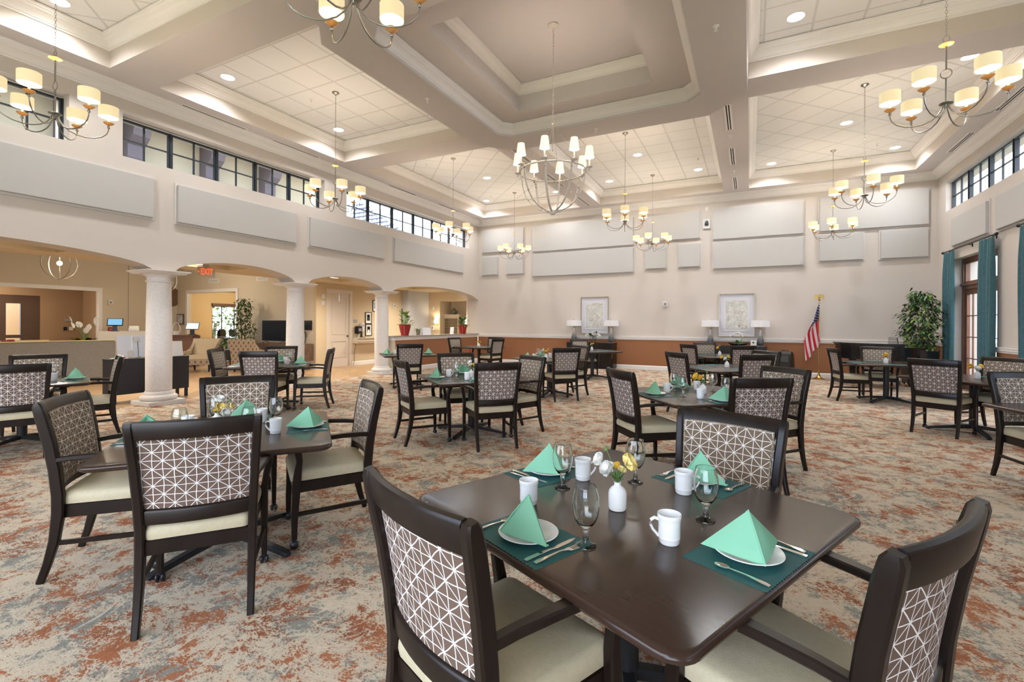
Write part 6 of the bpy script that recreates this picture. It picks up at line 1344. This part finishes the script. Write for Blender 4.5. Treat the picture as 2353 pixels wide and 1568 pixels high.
leaning_sign('acrylic_sign', (-9.30, 13.72, 1.066), R(25), 0.13, 0.27, 'narrow white leaning sign beside the far red pot on the counter', tilt=25)
# ---------------------------------------------------------------- black sideboard behind the first column
BLKW = mat('blue_black_stained_wood', (0.014, 0.015, 0.022), 0.5)
r = empty('sideboard', (-10.02, 4.78, 0), R(90), 'long blue-black sideboard standing behind the nearest column', 'cabinet')
MB().box(-0.62, 0.62, -0.16, 0.20, 0.16, 0.76).obj('body', BLKW, r); MB().box(-0.625, 0.625, -0.165, 0.205, 0.76, 0.785).obj('top', BLKW, r, bevel=0.003)
for x in (-0.585, 0.585):
    for y in (-0.13, 0.17): MB().box(x-0.022, x+0.022, y-0.022, y+0.022, 0, 0.16).obj('leg', BLKW, r)
ACR = mat('frosted_menu_sheet', (0.50, 0.52, 0.58), 0.25)
def menu(x, y, rz, w, h, lab, circles):
    r = empty('menu_stand', (x, y, 0.785), rz, lab, 'sign'); Mt = Matrix.Rotation(R(-14), 4, 'X'); MB().box(-w/2, w/2, -0.004, 0.004, 0.02, h, Mt).obj('sheet', ACR, r)
    if circles:
        for cx_, cz_, q in ((w*0.16, h*0.80, 0.06), (-w*0.05, h*0.22, 0.06)): MB().lathe([(0.001, 0), (q, 0)], n=24, M=Mt @ Matrix.Translation((cx_, -0.0055, cz_)) @ Matrix.Rotation(R(90), 4, 'X')).obj('printed_circle', TRIM, r)
        m = MB()
        for k in range(5): m.box(w*0.10, w*0.34, -0.0052, -0.0042, h*0.66-0.016*k, h*0.66-0.016*k+0.005, Mt)
        m.box(-0.012, 0.012, -0.0052, -0.0042, 0.02, h, Mt).obj('printed_lines', GREYP if False else mat('pale_grey_print', (0.62, 0.62, 0.64), 0.5), r)
    m = MB(); m.tube([(w*0.2, 0.06, 0.3), (w*0.2, -0.02, 0.02), (w*0.2, -0.06, 0.006), (w*0.2+0.03, -0.06, 0.02), (w*0.2+0.02, -0.04, 0.03)], 0.004, 6).tube([(w*0.2, 0.05, 0.25), (w*0.2, 0.12, 0.005)], 0.004, 6); m.obj('easel_leg', BLACKM, r, True)
menu(-10.02, 4.52, R(75), 0.42, 0.42, 'large frosted menu board with two circles standing left of the nearest column', True)
menu(-10.08, 5.02, R(100), 0.34, 0.40, 'second frosted menu board half hidden behind the nearest column', False)
leaning_sign('acrylic_sign', (-9.96, 5.24, 0.785), R(72), 0.19, 0.31, 'slanted white sheet stand at the right end of the black sideboard', tilt=22)
r = empty('fruit_plate', (-9.93, 4.28, 0.785), 0, 'white plate of sliced orange and red food on the black sideboard', 'food'); MB().lathe([(0.07, 0), (0.13, 0.014), (0.128, 0.017), (0.07, 0.004), (0.002, 0.004)], n=28).obj('plate', CHINA, r, True)
for k, (cc, nm) in enumerate((((0.75, 0.32, 0.06), 'orange_slice'), ((0.6, 0.08, 0.03), 'tomato_slice'), ((0.72, 0.5, 0.2), 'bread_slice'), ((0.7, 0.25, 0.05), 'orange_slice'), ((0.12, 0.25, 0.05), 'herb'))):
    a = 1.2*k; MB().ball((0.06*math.cos(a), 0.06*math.sin(a), 0.022), 0.034, 10, 6, (1.3, 0.9, 0.5)).obj(nm, mat('food_%s' % nm, cc, 0.5), r, True)
# ---------------------------------------------------------------- grey sofa and seating behind the arcade
SOFA = mat('grey_basket_weave_fabric', (0.20, 0.18, 0.155), 0.9, bump=0.4, bscale=160, noise=0.22, nscale=110); SOFY = mat('pale_yellow_upholstery', (0.62, 0.50, 0.28), 0.8)
r = empty('sofa', (-13.93, 4.66, 0), R(82.5), 'long grey woven-back sofa with pale yellow seat facing away, at left', 'sofa')
MB().box(-1.75, 1.15, -0.24, -0.10, 0.13, 1.0).obj('sofa_back', SOFA, r, bevel=0.02); MB().box(-1.74, 1.14, -0.10, -0.03, 0.40, 1.012).box(-1.74, 1.14, -0.235, -0.10, 1.0005, 1.015).obj('back_lining', SOFY, r, bevel=0.01)
MB().box(-1.6, 1.0, -0.03, 0.62, 0.13, 0.45).obj('seat', SOFY, r, bevel=0.04)
for s in ((-1.75, -1.6), (1.0, 1.15)): MB().box(s[0], s[1], -0.099, 0.62, 0.13, 0.66).obj('arm', SOFA, r, bevel=0.03)
for x in (-1.65, 1.02):
    for y in (-0.18, 0.52): MB().loft([[(x+a*w, y+b*w, z) for a, b in ((-1, -1), (1, -1), (1, 1), (-1, 1))] for w, z in ((0.028, 0), (0.04, 0.13))]).obj('foot', WOODD, r)
r = empty('facing_sofa', (-15.6, 4.1, 0), R(90), 'pale yellow sofa facing us beyond the grey sofa', 'sofa')
MB().box(-1.3, 1.3, 0.25, 0.42, 0.14, 0.98).obj('sofa_back', SOFY, r, bevel=0.04); MB().box(-1.3, 1.3, -0.45, 0.25, 0.14, 0.45).obj('seat', SOFY, r, bevel=0.04)
for x in (-1.3, 1.12): MB().box(x, x+0.18, -0.45, 0.25, 0.141, 0.62).obj('arm', SOFY, r, bevel=0.03)
for x in (-1.2, 1.2):
    for y in (-0.38, 0.36): MB().box(x-0.03, x+0.03, y-0.03, y+0.03, 0, 0.14).obj('foot', WOODD, r)
r = empty('flower_centrepiece', (-14.3, 3.95, 0.0), 0, 'low table with red and pink flowers between the two sofas', 'table'); MB().box(-0.3, 0.3, -0.5, 0.5, 0.74, 0.78).obj('top', WOODD, r)
for a in (-0.26, 0.26):
    for b in (-0.46, 0.46): MB().box(a-0.02, a+0.02, b-0.02, b+0.02, 0, 0.74).obj('leg', WOODD, r)
for k in range(7): m = MB(); petal_ball(m, (0.04*math.sin(k*2), -0.25+0.1*k, 0.98+0.05*math.sin(k*1.7)), 0.055, [(6, 0.055, 1.0), (5, 0.03, 0.7)]); m.tube([(0, 0, 0.78), (0.04*math.sin(k*2), -0.25+0.1*k, 0.96)], 0.004, 5).obj('flower', mat('coral_petals', (0.45, 0.08, 0.07), 0.7), r, True)
# peace lily on a stand in the vestibule
r = empty('peace_lily', (-18.2, 6.98, 0.0), 0, 'white peace lilies in a dark planter by the wide opening', 'plant'); MB().lathe([(0.16, 0), (0.22, 0.5), (0.24, 0.78), (0.21, 0.78), (0.002, 0.74)], n=28).obj('planter', POTB, r, True); m = MB(); rn = random.Random(21); fl = MB(); st = MB()
for k in range(60): a = rn.uniform(0, 6.28); leafblade(m, (0.1*math.cos(a), 0.1*math.sin(a), 0.76), (math.cos(a), math.sin(a), rn.uniform(0.1, 1.4)), rn.uniform(0.25, 0.48), 0.05, 0.3, 5, 0.2)
m.obj('leaf', LEAFD, r, True)
for k in range(9):
    a = rn.uniform(0, 6.28); p = (0.32*math.cos(a), 0.32*math.sin(a), 1.05+rn.uniform(0, 0.38)); st.tube([(0, 0, 0.76), (p[0]*0.5, p[1]*0.5, p[2]*0.95), p], 0.006, 5); leafblade(fl, p, (math.cos(a)*0.4, math.sin(a)*0.4, 1), 0.19, 0.07, -0.1, 5, 0.3)
st.obj('flower_stem', STEM, r); fl.obj('flower', WHT, r, True)
# vestibule sliding doors
BRW = mat('dark_bronze_door', (0.085, 0.048, 0.032), 0.5); d = empty('door_6', (-22.56, 5.0, 0), 0); d['kind'] = 'structure'
MB().box(-0.06, 0.04, 1.85, 2.35, 0, 2.35).box(-0.06, 0.04, -2.4, 1.85, 2.06, 2.35).box(-0.06, 0.04, 1.26, 1.49, 0, 2.06).box(-0.06, 0.04, -2.4, 1.26, 0.87, 0.98).box(-0.06, 0.04, 1.49, 1.85, 0.87, 0.98).box(-0.06, 0.04, -0.6, -0.4, 0.98, 2.06).box(-0.06, 0.04, -2.4, 1.85, 0, 0.12).obj('door_frame', BRW, d)
MB().box(-0.01, -0.005, -2.4, 1.85, 0.12, 2.06).obj('door_glass', GLASS, d)
MB().box(-0.05, 0.05, 2.351, 2.41, 0, 2.35).obj('door_casing', TRIM, d)
struct('wall_porch', MB().box(-26.2, -26.0, 6.6, 11, 0, 3.4).box(-26.0, -25.4, 7.9, 8.2, 0, 3.4).box(-26.2, -26.0, 5.3, 5.9, 0, 3.4), mat('sunny_stucco', (0.70, 0.50, 0.30), 0.9))
tag(MB().box(-25.999, -25.97, 6.86, 7.38, 1.25, 1.37).obj('name_plaque', mat('taupe_plaque', (0.25, 0.19, 0.13), 0.6)), 'small taupe plaque on the sunny porch wall outside the entrance', 'sign')
r = empty('garden_bush', (-28, 3.2, -0.2), 0, 'bright green palm bush outside the entrance doors', 'shrub'); m = MB(); rn = random.Random(31)
for k in range(420): a = rn.uniform(0, 6.28); leafblade(m, (rn.uniform(-0.9, 0.6), rn.uniform(-1.6, 0.7), rn.uniform(0, 1.5)), (math.cos(a), math.sin(a), rn.uniform(0.3, 2)), rn.uniform(0.5, 1.0), 0.05, 0.4, 4)
m.obj('fronds', LEAFY, r)
for y, z, lab, mm, w, h in ((8.10, 1.49, 'small silver plate on the tan vestibule wall', SILV, 0.2, 0.09), (8.03, 1.18, 'small black reader on the tan vestibule wall', BLKP, 0.10, 0.13), (8.20, 1.185, 'small white knob plate on the tan vestibule wall', WPL, 0.11, 0.13)): device(y, z, w, h, 0.03, 'access_panel', lab, 'panel', mm, 'V')
# clock and picture
r = empty('wall_clock', (-19.54, 10.03, 2.39), R(90), 'round brown-rimmed wall clock partly behind the nearest column', 'clock')
MB().lathe([(0.30, 0), (0.355, 0.0), (0.365, 0.03), (0.33, 0.05), (0.295, 0.03)], n=40, M=Matrix.Rotation(R(90), 4, 'X')).obj('rim', mat('brown_clock_rim', (0.16, 0.09, 0.05), 0.5), r, True)
MB().lathe([(0.001, 0.01), (0.30, 0.01)], n=40, M=Matrix.Rotation(R(90), 4, 'X'), cap0=False, cap1=False).obj('face', mat('cream_clock_face', (0.62, 0.55, 0.42), 0.7), r)
for k in range(12):
    a = 2*PI*k/12; q = 0.235; o = text_mesh(str(12 if k == 0 else k), 0.075, r, 'numeral', BLKP, (q*math.sin(a), -0.013, q*math.cos(a)), (R(90), 0, 0), 0.001)
MB().box(-0.006, 0.006, -0.020, -0.016, -0.02, 0.20, Matrix.Rotation(R(60), 4, 'Y')).box(-0.008, 0.008, -0.019, -0.015, -0.02, 0.14, Matrix.Rotation(R(-50), 4, 'Y')).obj('hands', BLKP, r)
device(-19.28, 1.55, 0.42, 0.40, 0.04, 'small_picture', 'small grey-framed sketch left of the office opening', 'picture', mat('grey_frame', (0.10, 0.095, 0.09), 0.5), 'C', lambda r: MB().box(-0.17, 0.17, -0.042, -0.04, -0.16, 0.16).obj('sketch', mat('pale_sketch', (0.55, 0.53, 0.53), 0.8, noise=0.35, nscale=9), r))
def grille(r): 
    m = MB()
    for k in range(5): m.box(-0.24, 0.24, -0.018, -0.012, -0.04+0.018*k, -0.034+0.018*k)
    m.obj('louvre', GREYP, r)
device(-17.22, 2.935, 0.60, 0.14, 0.012, 'air_grille', 'white air grille on the lobby wall above the office opening', 'vent', TRIM, 'C', grille); device(-14.55, 2.91, 0.60, 0.14, 0.012, 'air_grille', 'white air grille high above the wall television', 'vent', TRIM, 'C', grille)
# television and its cabinet
r = empty('television', (-13.2, 9.72, 0.79), 0, 'black flat television on the low cabinet beside the second column', 'television'); MB().box(-0.56, 0.56, -0.02, 0.03, 0.08, 0.72).obj('screen_frame', BLKP, r, bevel=0.004); MB().box(-0.548, 0.548, -0.0225, -0.0205, 0.095, 0.708).obj('screen', mat('dark_glass_screen', (0.002, 0.002, 0.003), 0.5, spec=0.1), r)
for x in (-0.4, 0.4): MB().bar([(x, -0.12, 0.006), (x, 0.0, 0.08), (x, 0.12, 0.006)], (0.012, 0.006)).obj('foot', BLKP, r)
r = empty('media_cabinet', (-13.0, 9.95, 0), 0, 'low brown wood media cabinet below the television', 'cabinet'); BRN = mat('grey_brown_wood', (0.11, 0.065, 0.04), 0.5, noise=0.25, nscale=8)
MB().box(-1.15, 0.95, -0.42, 0.25, 0.10, 0.79).obj('body', BRN, r); 
for k in range(4): dr = MB().box(-1.13+0.52*k, -1.13+0.52*k+0.505, -0.435, -0.42, 0.13, 0.76).obj('door', BRN, r); MB().box(-0.92+0.52*k, -0.80+0.52*k, -0.445, -0.435, 0.70, 0.72).obj('handle', BLKP, dr)
for x in (-1.05, 0.85): MB().box(x-0.03, x+0.03, -0.38, 0.2, 0, 0.10).obj('leg', BRN, r)
device(-12.33, 1.36, 0.34, 0.30, 0.06, 'tv_bracket', 'black wall bracket with cables right of the television', 'bracket', BLKP, 'C')
tag(MB().tube([(-12.5+0.13*math.cos(t)*(1-0.03*t), 10.22, 0.98+0.22*math.sin(t)) for t in [0.35*i for i in range(40)]], 0.006, 5).obj('cable_loop', BLKP, None, True), 'loops of black cable on the wall behind the television', 'cable')
# armchairs with diamond leaf pattern
def ikat():
    m = bpy.data.materials.new('diamond_leaf_fabric'); m.use_nodes = True; nt = m.node_tree; b = nt.nodes['Principled BSDF']; b.inputs['Roughness'].default_value = 0.85
    t = nt.nodes.new('ShaderNodeTexCoord'); s = nt.nodes.new('ShaderNodeSeparateXYZ'); nt.links.new(t.outputs['Object'], s.inputs[0])
    a = math_node(nt, 'DIVIDE', math_node(nt, 'ADD', s.outputs[0], s.outputs[1]), 0.15); z = math_node(nt, 'DIVIDE', s.outputs[2], 0.19)
    fa = math_node(nt, 'FRACT', a); ga = math_node(nt, 'ABSOLUTE', math_node(nt, 'SUBTRACT', fa, 0.5)); fz = math_node(nt, 'FRACT', z); gz = math_node(nt, 'ABSOLUTE', math_node(nt, 'SUBTRACT', fz, 0.5))
    sm_ = math_node(nt, 'ADD', ga, gz)
    lat = math_node(nt, 'LESS_THAN', math_node(nt, 'ABSOLUTE', math_node(nt, 'SUBTRACT', sm_, 0.5)), 0.075)
    lf = math_node(nt, 'MAXIMUM', math_node(nt, 'LESS_THAN', math_node(nt, 'ADD', math_node(nt, 'MULTIPLY', ga, 1.25), gz), 0.27), math_node(nt, 'GREATER_THAN', math_node(nt, 'ADD', math_node(nt, 'MULTIPLY', ga, 0.8), gz), 0.72))
    alt = math_node(nt, 'GREATER_THAN', math_node(nt, 'FRACT', math_node(nt, 'MULTIPLY', math_node(nt, 'FLOOR', a), 0.5)), 0.25)
    c = mix_col(nt, lf, (0.36, 0.28, 0.20), mix_col(nt, alt, (0.155, 0.14, 0.12), (0.22, 0.12, 0.075))); c = mix_col(nt, lat, c, (0.44, 0.36, 0.27)); nt.links.new(c, b.inputs['Base Color']); return m
IK = ikat(); CRM = mat('cream_leather', (0.58, 0.48, 0.32), 0.5)
def armchair(loc, rz, lab):
    r = empty('lounge_armchair', loc, rz, lab, 'armchair', 'patterned lounge armchairs in the lobby')
    MB().loft([[(-0.36, -0.36, 0.2), (0.36, -0.36, 0.2), (0.36, -0.28, 0.2), (-0.36, -0.28, 0.2)], [(-0.37, -0.42, 0.6), (0.37, -0.42, 0.6), (0.37, -0.33, 0.6), (-0.37, -0.33, 0.6)], [(-0.40, -0.52, 0.93), (0.40, -0.52, 0.93), (0.40, -0.42, 0.96), (-0.40, -0.42, 0.96)]]).obj('outer_back', IK, r, bevel=0.015)
    MB().loft([[(-0.30, -0.28, 0.4), (0.30, -0.28, 0.4), (0.30, -0.20, 0.4), (-0.30, -0.20, 0.4)], [(-0.38, -0.425, 0.95), (0.38, -0.425, 0.95), (0.38, -0.36, 0.94), (-0.38, -0.36, 0.94)]]).obj('inner_back', CRM, r, bevel=0.02)
    for s in (-1, 1):
        o_ = [(-0.44, 0.94), (-0.30, 0.80), (-0.12, 0.66), (0.10, 0.60), (0.34, 0.60), (0.36, 0.56), (0.33, 0.2), (-0.34, 0.2), (-0.40, 0.6)]
        MB().loft([[(s*x, y, z) for y, z in o_] for x in (0.31, 0.385)]).obj('arm', IK, r, bevel=0.012)
        MB().loft([[(s*x, y+0.012, z+0.006) for y, z in o_[:6]] + [(s*x, 0.1, 0.35)] for x in (0.30, 0.311)]).obj('arm_lining', CRM, r)
    MB().box(-0.305, 0.305, -0.25, 0.34, 0.34, 0.48).obj('seat_cushion', CRM, r, bevel=0.03); MB().box(-0.31, 0.31, -0.28, 0.32, 0.2, 0.34).obj('base', IK, r)
    for x in (-0.30, 0.30):
        for y, k in ((-0.28, -1), (0.28, 1)): MB().loft([[(x+a*w, y+b*w+k*dy, z) for a, b in ((-1, -1), (1, -1), (1, 1), (-1, 1))] for w, z, dy in ((0.016, 0, 0.03), (0.03, 0.2, 0))]).obj('leg', WOODD, r)
armchair((-14.50, 8.30, 0), R(-140), 'diamond patterned lounge armchair left of the indoor tree, seen side-on')
armchair((-13.25, 9.0, 0), R(20), 'diamond patterned lounge armchair seen from behind, before the television')
r = empty('side_table', (-14.1, 8.9, 0), 0, 'small glass-topped side table between the patterned armchairs', 'table'); MB().lathe([(0.24, 0), (0.24, 0.012)], (0, 0, 0.62), 32).obj('top', mat('pale_glass_top', (0.45, 0.6, 0.66), 0.05), r, True); MB().lathe([(0.16, 0), (0.16, 0.015), (0.015, 0.03), (0.015, 0.62)], n=20).obj('pedestal', BLACKM, r, True)
r = empty('potted_ivy', (-14.1, 8.9, 0.632), 0, 'leafy green plant in a pale bucket on the small side table', 'plant'); MB().lathe([(0.07, 0), (0.10, 0.16), (0.095, 0.16), (0.002, 0.14)], n=24).obj('pot', mat('pale_blue_pot', (0.5, 0.55, 0.58), 0.4), r, True); m = MB(); rn = random.Random(14)
for k in range(170): a = rn.uniform(0, 6.28); f = rn.uniform(-0.6, 1.0); q = rn.uniform(0.08, 0.30); leafblade(m, (q*math.cos(a), q*math.sin(a), 0.18+0.14*f), (math.cos(a), math.sin(a), rn.uniform(-0.6, 0.8)), 0.085, 0.026, 0.3, 3)
m.obj('leaf', LEAF, r, True)
tree('indoor_tree', (-14.75, 9.75, 0), 2.15, 0.45, 0.42, 1400, [(LEAFD, 6), (LEAF, 3), (LEAFY, 0.6)], 'tall slim ficus tree in front of the office opening', [(0.17, 0.0), (0.20, 0.30), (0.21, 0.36), (0.19, 0.36)], mat('cream_planter', (0.50, 0.44, 0.34), 0.6), 17, 0.09)
# office: chair, printer, window
r = empty('office_chair', (-18.2, 10.9, 0), R(120), 'black high-backed office chair in the office opening', 'chair'); MB().box(-0.24, 0.24, -0.30, -0.18, 0.55, 1.18).obj('back', BLKP, r, bevel=0.05); MB().box(-0.25, 0.25, -0.25, 0.25, 0.45, 0.55).obj('seat', BLKP, r, bevel=0.04); MB().lathe([(0.03, 0.08), (0.03, 0.45)], n=12).obj('gas_lift', BLKP, r)
for k in range(5): a = 2*PI*k/5; MB().bar([(0, 0, 0.10), (0.30*math.cos(a), 0.30*math.sin(a), 0.06)], (0.025, 0.015), up=(0, 0, 1)).ball((0.30*math.cos(a), 0.30*math.sin(a), 0.028), 0.028).obj('foot', BLKP, r)
for s in (-1, 1): MB().box(s*0.30-0.03, s*0.30+0.03, -0.15, 0.15, 0.68, 0.71).box(s*0.30-0.015, s*0.30+0.015, -0.02, 0.02, 0.5, 0.68).obj('armrest', BLKP, r, bevel=0.006)
DGR = mat('charcoal_plastic', (0.045, 0.04, 0.035), 0.45)
r = empty('copier', (-17.0, 11.3, 0), R(25), 'large charcoal office copier behind the indoor tree', 'printer'); MB().box(-0.55, 0.35, -0.35, 0.35, 0.02, 0.85).obj('body', DGR, r, bevel=0.01); MB().box(-0.45, 0.30, -0.30, 0.33, 0.92, 1.18).obj('scanner', DGR, r, bevel=0.02); MB().box(-0.4, 0.25, 0.1, 0.33, 0.85, 0.92).obj('neck', DGR, r)
for z in (0.08, 0.26, 0.44): dr = MB().box(-0.02, 0.33, -0.365, -0.35, z, z+0.16).obj('drawer', DGR, r, bevel=0.004); MB().box(0.08, 0.22, -0.370, -0.365, z+0.10, z+0.13).obj('handle', SILV, dr)
for z, k in ((0.62, 0.30), (0.78, 0.34)): MB().box(-0.95, -0.55, -0.25, 0.2, 0, 0.03, Matrix.Translation((0, 0, z)) @ Matrix.Rotation(R(12), 4, 'Y') @ Matrix.Translation((0, 0, -0.1))).obj('paper_tray', DGR, r)
w = empty('window_7', (-20.56, 13.17, 0.6), 0); w['kind'] = 'structure'; m = MB().box(-0.03, 0.03, -1.02, -0.98, 0, 1.55).box(-0.03, 0.03, 0.98, 1.02, 0, 1.55).box(-0.03, 0.03, -0.98, 0.98, 0, 0.04).box(-0.03, 0.03, -0.98, 0.98, 1.51, 1.55)
for y in (-0.58, -0.02, 0.5): m.box(-0.02, 0.02, y-0.015, y+0.015, 0.04, 1.51)
for z in (0.5, 1.0): m.box(-0.0199, 0.0199, -0.98, 0.98, z-0.012, z+0.012)
m.obj('window_frame', BLACKFR, w); MB().box(-0.003, 0.003, -0.98, 0.98, 0.04, 1.51).obj('window_pane', GLASS, w)
tag(MB().box(-20.5, -20.40, 12.12, 14.2, 2.13, 2.25).obj('window_valance', mat('brown_blind_valance', (0.11, 0.055, 0.03), 0.6)), 'brown wooden valance over the office window', 'blind')
r = empty('garden_hedge', (-24.5, 14.5, -0.2), 0, 'dappled green trees outside the office window', 'tree'); MB().tube([(0, 0, 0), (0, 0.2, 1.6)], 0.08, 8).obj('trunk', BARK, r, True)
for mm, sd in ((LEAFY, 1), (LEAF, 2), (WHT, 3)):
    m = MB(); rn = random.Random(40+sd)
    for k in range(900 if sd < 3 else 160): a = rn.uniform(0, 6.28); leafblade(m, (rn.uniform(-1.2, 0.8), rn.uniform(-2.5, 2.5), 1.7+rn.uniform(-1.5, 1.6)), (math.cos(a), math.sin(a), rn.gauss(0, .6)), 0.22, 0.07, 0.2, 2)
    m.obj('foliage', mm, r)
# reception desk with tablets
r = empty('reception_desk', (-16.3, 8.6, 0), R(45), 'brown wood reception desk behind the nearest column', 'desk'); BRD = mat('chestnut_wood', (0.19, 0.085, 0.042), 0.45, noise=0.15, nscale=5, stretch=(0.3, 0.3, 8))
MB().box(-1.55, 0.42, -0.08, 0.0, 0, 1.00).box(0.34, 0.42, 0.0, 0.7, 0, 1.0).obj('front_panel', BRD, r); MB().box(-1.6, 0.47, -0.13, 0.35, 1.0, 1.035).obj('counter_top', BRD, r, bevel=0.004)
r2 = empty('white_counter', (-15.6, 6.75, 0), R(60), 'raised white counter carrying a tablet, left of the nearest column', 'counter'); MB().box(-0.45, 0.75, -0.2, 0.25, 0, 1.18).obj('body', mat('ivory_laminate', (0.66, 0.62, 0.54), 0.5), r2, bevel=0.006)
def tablet(loc, rz, lab, s=1.0):
    r = empty('tablet_stand', loc, rz, lab, 'tablet'); Mt = Matrix.Translation((0, 0, 0.17*s)) @ Matrix.Rotation(R(-35), 4, 'X'); MB().box(-0.17*s, 0.17*s, -0.012, 0.012, -0.02, 0.22*s, Mt).obj('housing', BLKP, r, bevel=0.004); MB().box(-0.15*s, 0.15*s, -0.0135, -0.012, 0.0, 0.20*s, Mt).obj('screen', mat('lit_blue_screen', (0.1, 0.25, 0.4), 0.2, emis=(0.16, 0.36, 0.55), es=0.7), r); MB().box(-0.08*s, 0.08*s, -0.05, 0.13, 0, 0.02).box(-0.05*s, 0.05*s, 0.0, 0.08, 0.02, 0.19*s).obj('foot', BLKP, r)
tablet((-15.55, 6.60, 1.181), R(62), 'black tablet on a stand on the white counter', 1.0)
r = empty('ticket_printer', (-15.38, 6.95, 1.181), R(60), 'small white printer beside the tablet on the white counter', 'printer'); MB().loft([[(x, y, z) for y, z in ((-0.12, 0), (0.14, 0), (0.14, 0.15), (0.05, 0.15), (-0.12, 0.06))] for x in (-0.09, 0.12)]).obj('body', WPL, r, bevel=0.008)
tablet((-15.95, 8.82, 1.036), R(45), 'blue-screened tablet on the brown reception desk', 1.1)
r = empty('white_basket', (-16.25, 8.52, 1.036), R(45), 'small white basket with a tall hoop handle on the reception desk', 'basket'); MB().lathe([(0.10, 0), (0.12, 0.12), (0.112, 0.12), (0.09, 0.01), (0.002, 0.01)], n=20).obj('basket_body', WPL, r, True); MB().tube([(0.11*math.cos(t), 0, 0.12+0.26*math.sin(t)) for t in [PI*i/16 for i in range(17)]], 0.008, 6).obj('handle', WPL, r, True)
